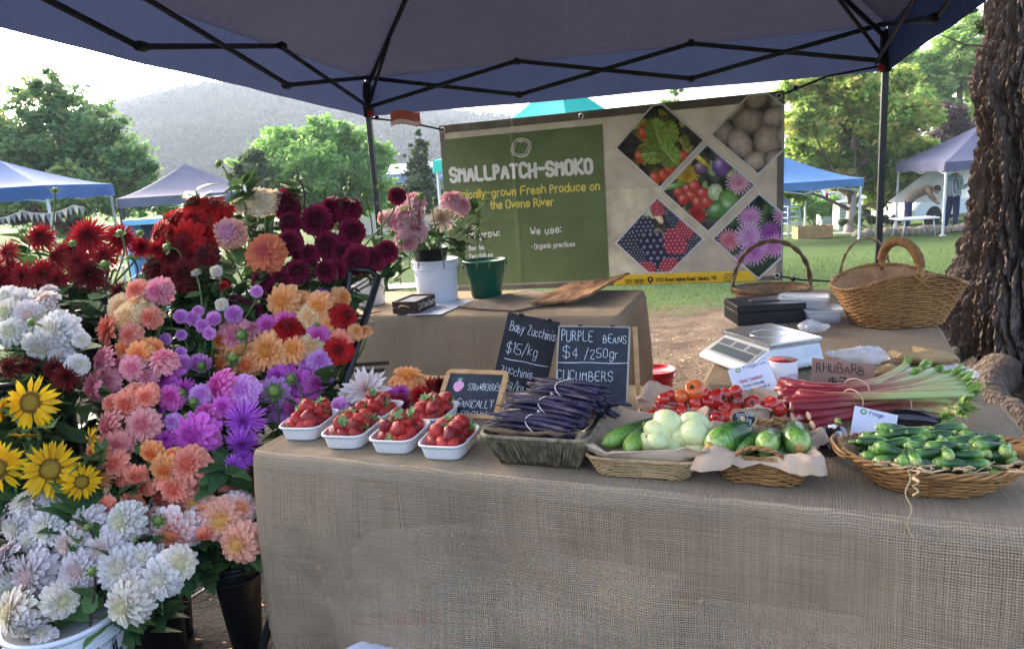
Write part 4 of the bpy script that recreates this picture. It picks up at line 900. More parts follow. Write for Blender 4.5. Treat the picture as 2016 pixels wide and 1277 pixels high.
# =====================  BIG TREE  =====================
def big_tree():
    c0 = Vector((2.98, 4.15, 0)); g0 = gz(c0.x, c0.y) - .1
    t = thing('old_tree', 'huge rough dark-barked tree trunk with flared roots beside the stall', 'tree', (c0.x, c0.y, g0))
    # silhouette of the near side: (photo x, photo y)
    S = [(1846, 740), (1846, 700), (1850, 655), (1858, 610), (1866, 575), (1878, 540), (1891, 500), (1900, 460), (1908, 420), (1914, 370), (1919, 320), (1921, 280), (1915, 245), (1911, 200), (1916, 160), (1935, 120), (1945, 70), (1946, 0), (1950, -120), (1955, -300), (1960, -600)]
    prof = []
    for (x, y) in S:
        d = ray(x, y); h = math.hypot(d.x, d.y); r = abs(c0.x * d.y - c0.y * d.x) / h; q = math.sqrt(c0.x ** 2 + c0.y ** 2 - r * r) / h; prof.append((EYE.z + d.z * q, r))
    prof.sort()
    def rad(z):
        if z <= prof[0][0]: return prof[0][1] + (prof[0][0] - z) * 1.4
        for (a, ra), (b, rb) in zip(prof, prof[1:]):
            if a <= z <= b: return ra + (rb - ra) * (z - a) / (b - a)
        return prof[-1][1]
    nth_, nzz = 420, 400; z0, z1 = g0 - .05, 4.3; m = MB()
    def f(a, b):
        th = a * 2 * math.pi; z = z0 + (z1 - z0) * b ** 1.25; d = Vector((math.cos(th), math.sin(th), 0)); r = rad(z)
        toward = max(0, -d.x)                                    # burl and flare are on the lawn side
        bur = .055 * math.exp(-((z - 1.65) / .2) ** 2) * (toward ** 2); r0 = .43 + .02 * math.sin(th * 3)
        k = toward ** 1.2; rr = r * k + (min(r, r0 + max(0, .55 - z) ** 1.6 * (.75 + .5 * math.sin(th * 5 + 1)))) * (1 - k)
        if z < .75: rr += (.75 - z) ** 1.5 * .18 * math.sin(th * 7 + 2 * nz((0, 0, z), 2))
        tw = th + z * .18; v = Vector((math.cos(tw) * 2.1, math.sin(tw) * 2.1, z * .62))
        wv = Vector((nz((th, z, 1), 3) * .6, nz((th, z, 4), 4) * .5, nz((th, z, 8), 2) * .5)); n1 = min(1, abs(noise.noise(v * 4.4 + wv)) * 3.6) * 2 - 1; n2 = (min(1, abs(noise.noise(v * 9.5 + wv)) * 4.2) * 2 - 1) * (.5 + .5 * n1); n3 = fbm((math.cos(tw) * 2, math.sin(tw) * 2, z * 1.3), 11, 4); n4 = fbm((math.cos(tw), math.sin(tw), z), 2.2, 3)
        n5 = min(1, abs(noise.noise(Vector((v.x * 7, v.y * 7, z * 9)) + wv)) * 5) - 1; rr += .034 * n1 + .016 * n2 + .030 * n3 + .014 * n5 + .045 * n4 - .04
        return Vector((c0.x, c0.y, z)) + d * rr
    m.grid(nth_, nzz, f)
    k = N('bark_rough'); n1 = k.tex(scale=5, detail=8, stretch=(1, 1, .35)).outputs[0]; n2 = k.tex(scale=40, detail=6, stretch=(1, 1, .4)).outputs[0]; n3 = k.tex(scale=1.6, detail=3).outputs[0]
    col = k.ramp(k.math('ADD', k.math('MULTIPLY', n1, .5), k.math('MULTIPLY', n2, .5)), [(.3, (.03, .025, .021)), (.5, (.078, .064, .053)), (.7, (.19, .16, .135))]); col = k.mix(k.math('MULTIPLY', n3, .35), col, (.13, .075, .05))
    part('trunk', m, k.bsdf(col, .95, k.bump(k.math('ADD', n1, n2), 1.0, .04), spec=.15), t, world=True, smooth=False)
    rt = MB(); rr_ = random.Random(9)
    for (th, L, rd) in ((3.5, 1.0, .1), (2.9, .8, .11), (4.1, 1.1, .12), (4.7, 1.0, .1), (2.3, .7, .1), (3.85, .7, .06)):
        pts = []; 
        for i in range(26):
            s = i / 25; a = th + .25 * math.sin(s * 5 + th); q = .5 + L * s; x, y = c0.x + math.cos(a) * q, c0.y + math.sin(a) * q; pts.append(Vector((x, y, gz(x, y) + .09 * (1 - s) ** 1.5 - .05 * s + .01 * nz((x, y, 0), 9))))
        b0 = len(rt.v); rt.tube(pts, [rd * (1 - .8 * i / 25) for i in range(26)], 14)
        for i in range(b0, len(rt.v)): v = Vector(rt.v[i]); rt.v[i] = tuple(v + Vector((nz(v, 14), nz(v, 14, 5), nz(v, 14, 9))) * .03)
    part('root', rt, bpy.data.materials['bark_rough'], t, world=True)
    bl = [(atY(1900, 20, 4.6), .10, .5), (atY(1935, 55, 4.8), .10, .45), (atY(1882, -30, 4.5), .12, .5), (atY(1925, -10, 4.7), .13, .5), (atY(1865, 10, 4.5), .06, .6)]
    m_hang = leafmat('leaf_hanging', [(0, (.06, .12, .06)), (.5, (.13, .22, .10)), (1, (.26, .33, .15))], .35)
    part('crown', crown_mesh('crown', bl, 900, .028, m_hang, 31, shell=.1), m_hang, t, world=True, smooth=False)
    tw = MB()
    for b in bl: tw.tube([c0 + Vector((-.3, .1, 2.6)), (c0 + Vector((-.3, .1, 2.5))).lerp(b[0], .5) + Vector((0, 0, .15)), b[0]], [.02, .012, .003], 5)
    tw.tube([atY(1945, 92, 4.2), atY(1900, 88, 4.2), atY(1850, 68, 4.2), atY(1822, 62, 4.2)], [.006, .004, .003, .0015], 5)
    part('branch', tw, bark, t, world=True)
big_tree()

# =====================  TRESTLE TABLES IN BURLAP  =====================
def burlap(name, c0, c1, pitch, hole, noise_amp=.25, rough_u=1.0):
    k = N(name); uv = k.n('TexCoord').outputs['UV']; dn = k.tex(vec=uv, scale=7, detail=3); d2 = k.tex(vec=uv, scale=45, detail=2)
    ds = k.n('VectorMath', operation='SCALE'); k.l(dn.outputs['Color'], ds.inputs[0]); ds.inputs['Scale'].default_value = .016
    d3 = k.n('VectorMath', operation='SCALE'); k.l(d2.outputs['Color'], d3.inputs[0]); d3.inputs['Scale'].default_value = .0034
    ad = k.n('VectorMath', operation='ADD'); k.l(uv, ad.inputs[0]); k.l(ds.outputs[0], ad.inputs[1]); ae = k.n('VectorMath', operation='ADD'); k.l(ad.outputs[0], ae.inputs[0]); k.l(d3.outputs[0], ae.inputs[1])
    x = k.n('SeparateXYZ'); k.l(ae.outputs[0], x.inputs[0])
    su = k.math('ABSOLUTE', k.math('SINE', k.math('MULTIPLY', x.outputs[0], math.pi / pitch))); sv = k.math('ABSOLUTE', k.math('SINE', k.math('MULTIPLY', x.outputs[1], math.pi / pitch)))
    wu = k.tex(vec=uv, scale=1, detail=3, stretch=(330, 4, 1)).outputs[0]; wv = k.tex(vec=uv, scale=1, detail=3, stretch=(4, 330, 1)).outputs[0]      # slubs: thick and thin yarns
    big = k.tex(vec=uv, scale=3.2, detail=4).outputs[0]
    tu = k.math('ADD', k.math('MULTIPLY', k.math('SUBTRACT', wu, .5), -.6), k.math('ADD', hole, k.math('MULTIPLY', k.math('SUBTRACT', big, .5), .8)))
    tv = k.math('ADD', k.math('MULTIPLY', k.math('SUBTRACT', wv, .5), -.6), k.math('ADD', hole, k.math('MULTIPLY', k.math('SUBTRACT', big, .5), .8)))
    a = k.math('MAXIMUM', k.math('GREATER_THAN', su, tu), k.math('GREATER_THAN', sv, tv))
    f = k.math('ADD', k.math('MULTIPLY', wu, .5), k.math('MULTIPLY', wv, .5)); col = k.ramp(f, [(.35, c0), (.65, c1)])
    wr = k.ramp(k.tex(vec=uv, scale=1.7, detail=5).outputs[0], [(.3, (.82, .82, .82)), (.7, (1.08, 1.06, 1.04))]); col = k.mix(1.0, col, wr, 'MULTIPLY')
    h = k.math('ADD', su, sv); fo = k.tex(vec=uv, scale=1, detail=4, stretch=(5, 2.2, 1)); b2 = k.n('Bump'); b2.inputs['Strength'].default_value = .8; b2.inputs['Distance'].default_value = .05; k.l(fo.outputs[0], b2.inputs['Height']); b1 = k.n('Bump'); b1.inputs['Strength'].default_value = .6; b1.inputs['Distance'].default_value = .003; k.l(h, b1.inputs['Height']); k.l(b2.outputs[0], b1.inputs['Normal']); return k.bsdf(col, .95, b1.outputs[0], spec=.1, alpha=a)
FA = Vector((-.725, 1.895, 0)); FE1 = Vector((math.cos(R_(-22.3)), math.sin(R_(-22.3)), 0)); FE2 = Vector((-FE1.y, FE1.x, 0))
TZ = .75
def draped(name, label, A, e1, e2, L, D, drop, mat, seed, flare=.10, cat='tablecloth', res=.012, wave=.026, cuts=None):
    t = thing(name, label, cat, A); m = MB(); r = random.Random(seed); ph = [r.uniform(0, 6) for _ in range(6)]; rc = .03
    # outline, starting at the back left, counter-clockwise seen from above: left side, front, right side, back
    cor = [(0, D), (0, 0), (L, 0), (L, D)]; outl = []
    for i in range(4):
        a, b = Vector(cor[i]), Vector(cor[(i + 1) % 4]); d = (b - a).normalized(); ln = (b - a).length; nn = Vector((d.y, -d.x)); n = max(8, int(ln / res)); p, q = a + d * rc, b - d * rc
        for k in range(n): outl.append((p.lerp(q, k / n), nn, min(k, n - k) / n * ln))
        d2 = (Vector(cor[(i + 2) % 4]) - b).normalized(); n2 = Vector((d2.y, -d2.x)); c = b - d * rc + d2 * rc
        for k in range(8): v = nn.lerp(n2, k / 8).normalized(); outl.append((c + v * rc, v, 0.0))
    n = len(outl); acc = [0.0]
    for i in range(n): acc.append(acc[-1] + (outl[(i + 1) % n][0] - outl[i][0]).length)
    rows = [(-.012, 0), (-.006, .0), (-.001, .003), (.004, .010)] + [(.006, .012 + (drop - .012) * (k / 34)) for k in range(1, 35)]
    vs = []; uv = []
    for (o, dv) in rows:
        for i in range(n + 1):
            p, nn, dist = outl[i % n]; s = acc[i]; fr = dv / drop
            cf = math.exp(-(dist / .10) ** 2) * flare * fr ** .8 * drop * 1.6
            wv = wave * fr ** 1.2 * (math.sin(s * 11 + ph[0]) * .6 + math.sin(s * 23 + ph[1]) * .3 + math.sin(s * 5 + ph[2])) + .034 * nz((s * 1.6 + dv * 1.1, dv * 2.2, seed), 1.7) * fr ** .6 + .008 * nz((s * 3 - dv * 4, dv * 2, seed), 3) * fr ** .5 + .10 * fr * (1 - fr) * math.exp(-(dist / .35) ** 2) - .02 * fr * fr * math.exp(-(dist / .3) ** 2)
            q = p + nn * (o + cf + wv * (1 - math.exp(-(dist / .05) ** 2) * .6)); z = TZ - dv + (.006 * math.sin(s * 7) + .008 * nz((s, 0, seed), 4)) * fr
            W = A + e1 * q.x + e2 * q.y; vs.append((W.x, W.y, z)); uv.append((s, -dv))
    W_ = n + 1; fs = [(j * W_ + i, j * W_ + i + 1, (j + 1) * W_ + i + 1, (j + 1) * W_ + i) for j in range(len(rows) - 1) for i in range(n)]
    m.add(vs, fs, uv)
    def top(a, b):
        x, y = .010 + a * (L - .02), .010 + b * (D - .02); W = A + e1 * x + e2 * y; edge = min(x, L - x, y, D - y); return (W.x, W.y, TZ + .0008 + (.0035 * max(0, nz((x, y, seed), 6)) + .002 * max(0, nz((x, y, seed), 17))) * min(1, edge / .05))
    m.grid(int(L / .03), int(D / .03), top, uvfn=lambda a, b: (a * L, b * D + .3)); part('cloth', m, mat, t, world=True); return t
plas = simple('table_plastic', 'cfcfcc', .6, .06)
def table_under(label, A, e1, e2, L, D, rz):
    c = A + e1 * (L / 2) + e2 * (D / 2); t = thing('folding_table', label, 'table', (c.x, c.y, 0), rz)
    m = MB(); m.box((0, 0, TZ - .03), (L - .012, D - .012, .052), bev=.012); part('tabletop', m, plas, t, smooth=False)
    for sx in (-1, 1):
        for sy in (-1, 1):
            l = MB(); l.tube([(sx * (L / 2 - .22), sy * (D / 2 - .07), 0), (sx * (L / 2 - .22), sy * (D / 2 - .07), TZ - .057)], .014, 8); part('leg', l, simple('leg_grey', '6a6c70', .4, metal=.5), t)
        b = MB(); b.tube([(sx * (L / 2 - .22), -(D / 2 - .085), .16), (sx * (L / 2 - .22), (D / 2 - .085), .16)], .01, 6); part('leg_brace', b, simple('leg_grey', ''), t)
    return t
rzf = math.atan2(FE1.y, FE1.x)
FL, FD = 1.88, .775
bm1 = burlap('burlap_open', (.275, .206, .135), (.445, .35, .24), .0054, .62); bm2 = burlap('burlap_close', (.31, .24, .165), (.45, .355, .25), .0042, .42); bm3 = burlap('burlap_side', (.27, .205, .137), (.39, .305, .215), .0042, .42)
table_under('folding table under the near open-weave burlap cloth', FA, FE1, FE2, FL, FD, rzf)
draped('burlap_cloth', 'open-weave burlap cloth hanging to the ground over the near produce table', FA, FE1, FE2, FL, FD, .70, bm1, 3, .02)
a2 = R_(-23.5); SE1 = Vector((math.cos(a2), math.sin(a2), 0)); SE2 = Vector((-SE1.y, SE1.x, 0))
SA = Vector((.592, 2.25, 0))
table_under('folding table under the burlap that carries scale and baskets', SA, SE1, SE2, .76, 1.8, a2)
draped('burlap_cloth', 'burlap cloth over the side table with the scale and baskets', SA, SE1, SE2, .76, 1.8, .45, bm3, 5, .06)
a3 = math.atan2(-.433, 1.196); BE1 = Vector((math.cos(a3), math.sin(a3), 0)); BE2 = Vector((-BE1.y, BE1.x, 0)); BA = Vector((.50, 3.40, 0)) - BE1 * 1.8
table_under('folding table under the burlap behind the flowers, with buckets on it', BA, BE1, BE2, 1.8, .74, a3)
draped('burlap_cloth', 'burlap cloth over the back table with the green and white buckets', BA, BE1, BE2, 1.8, .74, .62, bm2, 8, .06)
def fw(u, w_, z=TZ): return FA + FE1 * u + FE2 * w_ + Vector((0, 0, z))
# boxes kept under the near table, seen through the weave
def foam_box(label, u, w_, rz, d, red, z=0.0, tilt=0):
    p = fw(u, w_, z); t = thing('foam_box', label, 'box', p, rot=(0, tilt, rz)); m = MB(); m.box((0, 0, d[2] / 2), d, bev=.015); part('case', m, simple('foam_white', 'cfcac0', .7, .05), t, smooth=False)
    m = MB(); m.box((0, 0, d[2] + .022), (d[0] + .012, d[1] + .012, .04), bev=.012); part('lid', m, simple('foam_white', ''), t, smooth=False)
    for (x0, x1, z0, z1) in red: s = MB(); s.box(((x0 + x1) / 2, -d[1] / 2 - .002, (z0 + z1) / 2), (x1 - x0, .003, z1 - z0)); part('red_band', s, simple('band_red', 'b02a20', .6), t, smooth=False)
foam_box('white foam box with red band, standing tilted behind the cloth under the table', .40, .22, rzf + R_(4), (.46, .30, .26), [(-.16, .12, .16, .20)], .10, R_(-10))
foam_box('white foam box with wide red band, under the middle of the near table', .86, .24, rzf - R_(3), (.42, .30, .30), [(-.21, .2, .19, .235)])
foam_box('squat white foam box behind the cloth near the table end', 1.34, .24, rzf + R_(3), (.40, .3, .24), [(-.1, .2, .12, .15)])
# =====================  FLOWERS  =====================
def petal_bloom(kind, seed):
    """one bloom of unit radius facing +Z; Col = (centre..rim, base..tip of the petal, petal random)"""
    r = random.Random(seed); mb = MB(); vs = []; fs = []; cl = []
    P = {'ball': dict(n=150, a0=3, a1=122, l0=.84, l1=1.0, wr=.36, tip=1.0, cup=.55, rec=.0, st=.42, pw=.52),
         'pom': dict(n=100, a0=4, a1=128, l0=.86, l1=1.0, wr=.40, tip=1.0, cup=.6, rec=-.05, st=.45, pw=.52),
         'dec': dict(n=125, a0=4, a1=106, l0=.50, l1=1.0, wr=.47, tip=.8, cup=.42, rec=.30, st=.08, pw=.62),
         'cac': dict(n=115, a0=4, a1=122, l0=.34, l1=1.0, wr=.17, tip=.25, cup=.9, rec=.12, st=.08, pw=.6),
         'open': dict(n=64, a0=38, a1=98, l0=.42, l1=1.0, wr=.40, tip=.85, cup=.22, rec=.18, st=.14, pw=.75),
         'big': dict(n=44, a0=10, a1=88, l0=.4, l1=1.05, wr=.40, tip=.45, cup=.35, rec=.1, st=.06, pw=.7),
         'sun': dict(n=42, a0=76, a1=97, l0=.92, l1=1.0, wr=.30, tip=.32, cup=.25, rec=.16, st=.36, pw=1.0)}[kind]
    P['rec'] *= r.uniform(.6, 1.4); P['cup'] *= r.uniform(.8, 1.2); P['a1'] += r.uniform(-7, 5); n = int(P['n'] * r.uniform(.88, 1.1)); rows = 5
    for i in range(n):
        t = (i + .5) / n; a = R_(P['a0'] + (P['a1'] - P['a0']) * t ** P['pw'] + r.uniform(-4, 4)); ph = i * 2.39996 + r.uniform(-.13, .13)
        if kind == 'sun': a = R_(r.uniform(72, 99)); ph = i * 2 * math.pi / 21 + r.uniform(-.1, .1)
        L = (P['l0'] + (P['l1'] - P['l0']) * t ** .6) * r.uniform(.9, 1.06); W = max(.06, L * P['wr'] * (.55 + .45 * t)) * r.uniform(.88, 1.1) * .5
        if kind in ('ball', 'pom'): W = L * P['wr'] * (.48 + .52 * math.sin(min(a, 1.57))) * .5
        d = Vector((math.sin(a) * math.cos(ph), math.sin(a) * math.sin(ph), math.cos(a))); s = Vector((-math.sin(ph), math.cos(ph), 0)); nrm = s.cross(d); nrm.normalize()
        if nrm.z < 0 and a < 1.57: nrm = -nrm
        nrm = Vector((-math.cos(a) * math.cos(ph), -math.cos(a) * math.sin(ph), math.sin(a)))          # towards the flower's axis
        rec = P['rec'] * (.4 + .6 * t) * r.uniform(.4, 1.5); tw = r.uniform(-.4, .4); rb = r.random(); b = len(vs)
        for j in range(rows):
            q = j / (rows - 1); x = P['st'] + (L - P['st']) * q
            prof = math.sin(math.pi * min(1, .16 + .66 * q)) if P['tip'] > .7 else (.35 + 1.3 * q if q < .4 else .87 * (1 - ((q - .4) / .6) ** 1.7))
            wq = max(.012, W * prof * (1.0 if P['tip'] <= .7 or j < rows - 1 else .8))
            bend = -rec * q * q * L + (.10 * L * math.sin(math.pi * q) if kind in ('ball', 'pom', 'dec') else 0)
            for k in (-1, 0, 1):
                cup = P['cup'] * wq * (.9 if k else -.25) * (1 - .35 * q)
                tipx = .03 * L if (k == 0 and j == rows - 1) else 0
                v = d * (x + tipx) + s * (wq * k) + nrm * (bend + cup + tw * wq * k * q)
                vs.append(v); cl.append((t, q, rb))
        for j in range(rows - 1):
            for k in range(2): o = b + j * 3 + k; fs.append((o, o + 1, o + 4, o + 3))
    mb.add(vs, fs, col=cl)
    if kind in ('ball', 'pom', 'dec'):                     # closed heart of the bloom
        q = .66 if kind != 'dec' else .40; z0 = .04 if kind != 'dec' else .10; mb.lathe([(0, z0 + q)] + [(q * math.sin(a), z0 + q * math.cos(a)) for a in (.3, .6, .9, 1.2, 1.55)] + [(q * .6, z0 - q * .5)], 14, cols=[(.06, .5, .2)] * 3 + [(.2, .4, .1)] * 4)
    return mb
_bl = {}
def bloom_mesh(kind, var, pal):
    key = (kind, var, pal)
    if key not in _bl:
        mb = petal_bloom(kind, hash_(kind) + var * 17); _bl[key] = mb.mesh('bloom', petal_mat(pal))
    return _bl[key]
def hash_(s): return sum(ord(c) * (i + 3) for i, c in enumerate(s))
PAL = { # centre, body, tip, tip start
 'crimson': ('4e0a12', '961222', 'a21626', .5), 'red': ('5e0c10', 'b2181c', 'be2020', .5), 'darkred': ('26060a', '5e0c14', '6a1016', .5), 'burg': ('3a0618', '82123a', '8c1842', .6),
 'cream': ('e0d2a8', 'e2d6b4', 'e8dcc4', .5), 'peachpink': ('c890b8', 'e0a08c', 'e8b4a0', .5), 'terra': ('b04a50', 'cc6048', 'd88058', .4), 'apricot': ('e49038', 'f4aa62', 'f8bc84', .5), 'buff': ('e8b070', 'ecc090', 'ecd4a4', .5),
 'coral': ('dc5848', 'f28a6a', 'f8a48c', .5), 'orange': ('e4642c', 'f09450', 'f6b478', .5), 'pink': ('da6c8a', 'ea8a9a', 'f0a8b0', .5), 'dusty': ('d0606e', 'e68a8c', 'eeaaa4', .5), 'magenta': ('9a2a8c', 'd052c4', 'de74d4', .5), 'hotpink': ('b83084', 'dc58b8', 'e880cc', .5),
 'lilac': ('be64c0', 'd888d6', 'e4ace4', .5), 'purple': ('8a34ac', 'b458d8', 'cc78e4', .5), 'white': ('dcd2b2', 'd8d4cc', 'e2deda', .6), 'blush': ('d0b0a4', 'd6cac8', 'ded6d4', .5), 'ivory': ('d2ce9c', 'd8d4c4', 'e0ddd4', .5),
 'whitetip': ('ee9058', 'f49e78', 'f2e8e8', .55), 'sunset': ('ecb450', 'f4a884', 'f8b89c', .5), 'palepink': ('d07c90', 'e0a2ac', 'e6bcc4', .5), 'creampink': ('d8b088', 'e4c8b0', 'ecdcd4', .5), 'yellow': ('d89808', 'ecb80c', 'f0c81c', .5), 'pinkwhite': ('dc8098', 'dfb6c4', 'e8dce8', .4)}
_pm = {}
def petal_mat(p):
    if p in _pm: return _pm[p]
    k = N('petal_' + p); c, b, t, ts = PAL[p]; c, b, t = lin(c), lin(b), lin(t); s = k.sep(k.attr().outputs['Color'])
    a = k.ramp(s[0], [(.0, c), (.38, b), (1, b)]); tf = k.n('MapRange'); tf.inputs['From Min'].default_value = ts; tf.inputs['From Max'].default_value = 1.0; k.l(s[1], tf.inputs[0])
    col = k.mix(k.math('MULTIPLY', tf.outputs[0], k.math('MINIMUM', k.math('MULTIPLY', s[0], 3), 1)), a, t)
    v = k.ramp(k.math('ADD', k.math('MULTIPLY', s[2], .6), k.math('MULTIPLY', s[1], .4)), [(0, (.80, .76, .77)), (.75, (1.0, 1.0, 1.0)), (1, (1.1, 1.1, 1.1))]); col = k.mix(1, col, v, 'MULTIPLY'); rn = k.n('ObjectInfo').outputs['Random']; col = k.mix(1, col, k.ramp(rn, [(0, (.80, .78, .80)), (.5, (1, 1, 1)), (1, (1.08, 1.0, .92))]), 'MULTIPLY')
    old = k.math('MULTIPLY', k.math('MULTIPLY', k.math('GREATER_THAN', s[2], .90), k.math('GREATER_THAN', s[0], .6)), k.math('MULTIPLY', s[1], .55)); col = k.mix(old, col, (.22, .13, .06))      # a few outer petals browning at the tip
    _pm[p] = k.bsdf(col, .65, transl=.22, spec=.2); return _pm[p]
leaf_m = leafmat('dahlia_leaf', [(0, (.024, .06, .022)), (.55, (.065, .145, .045)), (1, (.15, .26, .07))], .25, .5, tex=9, spec=.25)
stem_m = simple('stem_green', '5f7a45', .55, .25, 12, .1); stem_dark = simple('stem_purple', '4a3038', .5, .2, 12); bud_m = simple('bud_green', '6d8440', .6, .4, 60, .4)
def leaf_geo(mb, o, d, up, L, W, r, fold=.25, droop=.35, tone=.5):
    d = d.normalized(); s = d.cross(up)
    if s.length < 1e-4: s = d.orthogonal()
    s.normalize(); u = s.cross(d); vs = []; cl = []; R = 7
    for j in range(R):
        q = j / (R - 1); w_ = W * .5 * (math.sin(math.pi * min(1, .06 + q * .94) ** .72) if q < 1 else 0) * (1 + (.14 if j % 2 else -.06)); x = L * q; z = -droop * L * q * q
        for k in (-1, 0, 1): vs.append(o + d * x + s * (w_ * k) + u * (z + (abs(k) * fold * w_))); cl.append((min(1, max(0, tone + (-.05 if k == 0 else 0))), q, 0))
    mb.add(vs, [(j * 3 + k, j * 3 + k + 1, j * 3 + k + 4, j * 3 + k + 3) for j in range(R - 1) for k in range(2)], col=cl)
_lf = []
for i in range(6):
    r = random.Random(i); m = MB(); leaf_geo(m, Vector((0, 0, 0)), Vector((1, 0, .15)), Vector((0, 0, 1)), 1, .52, r, .22, r.uniform(.15, .5), .25 + .13 * i); _lf.append(m.mesh('leaf', leaf_m))
_st = {}
def curve_pts(a, b, da, db, n=12):
    L = (b - a).length; p1 = a + da * L * .4; p2 = b - db * L * .3; o = []
    for i in range(n + 1): t = i / n; o.append(a * (1 - t) ** 3 + p1 * 3 * t * (1 - t) ** 2 + p2 * 3 * t * t * (1 - t) + b * t ** 3)
    return o
calyx_me = None
def calyx():
    global calyx_me
    if calyx_me is None:
        m = MB(); m.lathe([(.0, -.16), (.10, -.14), (.17, -.04), (.2, .04)], 10)
        for i in range(6): a = i * 1.047; leaf_geo(m, Vector((.1 * math.cos(a), .1 * math.sin(a), -.1)), Vector((math.cos(a), math.sin(a), -.35)), Vector((0, 0, 1)), .38, .2, None, .1, .3, .8)
        calyx_me = m.mesh('calyx', bud_m)
    return calyx_me
NAME = {'ball': 'ball dahlia', 'pom': 'pompon dahlia', 'dec': 'dahlia', 'cac': 'spiky dahlia', 'open': 'open-centred dahlia', 'big': 'broad-petalled dahlia', 'sun': 'sunflower'}
CN = {'crimson': 'crimson', 'red': 'bright red', 'darkred': 'dark red', 'burg': 'burgundy', 'cream': 'cream', 'peachpink': 'peach-pink', 'terra': 'brick orange', 'apricot': 'apricot', 'buff': 'buff', 'coral': 'coral', 'orange': 'orange', 'pink': 'pink', 'dusty': 'dusty pink', 'magenta': 'magenta', 'hotpink': 'hot pink', 'lilac': 'lilac', 'purple': 'purple', 'white': 'white', 'blush': 'blush white', 'ivory': 'ivory', 'whitetip': 'white-tipped peach', 'sunset': 'yellow-hearted peach', 'palepink': 'pale pink', 'creampink': 'cream-pink', 'yellow': 'yellow', 'pinkwhite': 'pink and white'}
DIRS = {'c': (0, -1, .28), 'u': (0, -.55, 1), 'l': (-.8, -.8, .35), 'r': (.8, -.8, .35), 'b': (.1, .9, .5), 'd': (0, -.9, -.45), 'U': (0, -.2, 1), 'L': (-1, -.3, .3), 'D': (0, -.5, -1)}
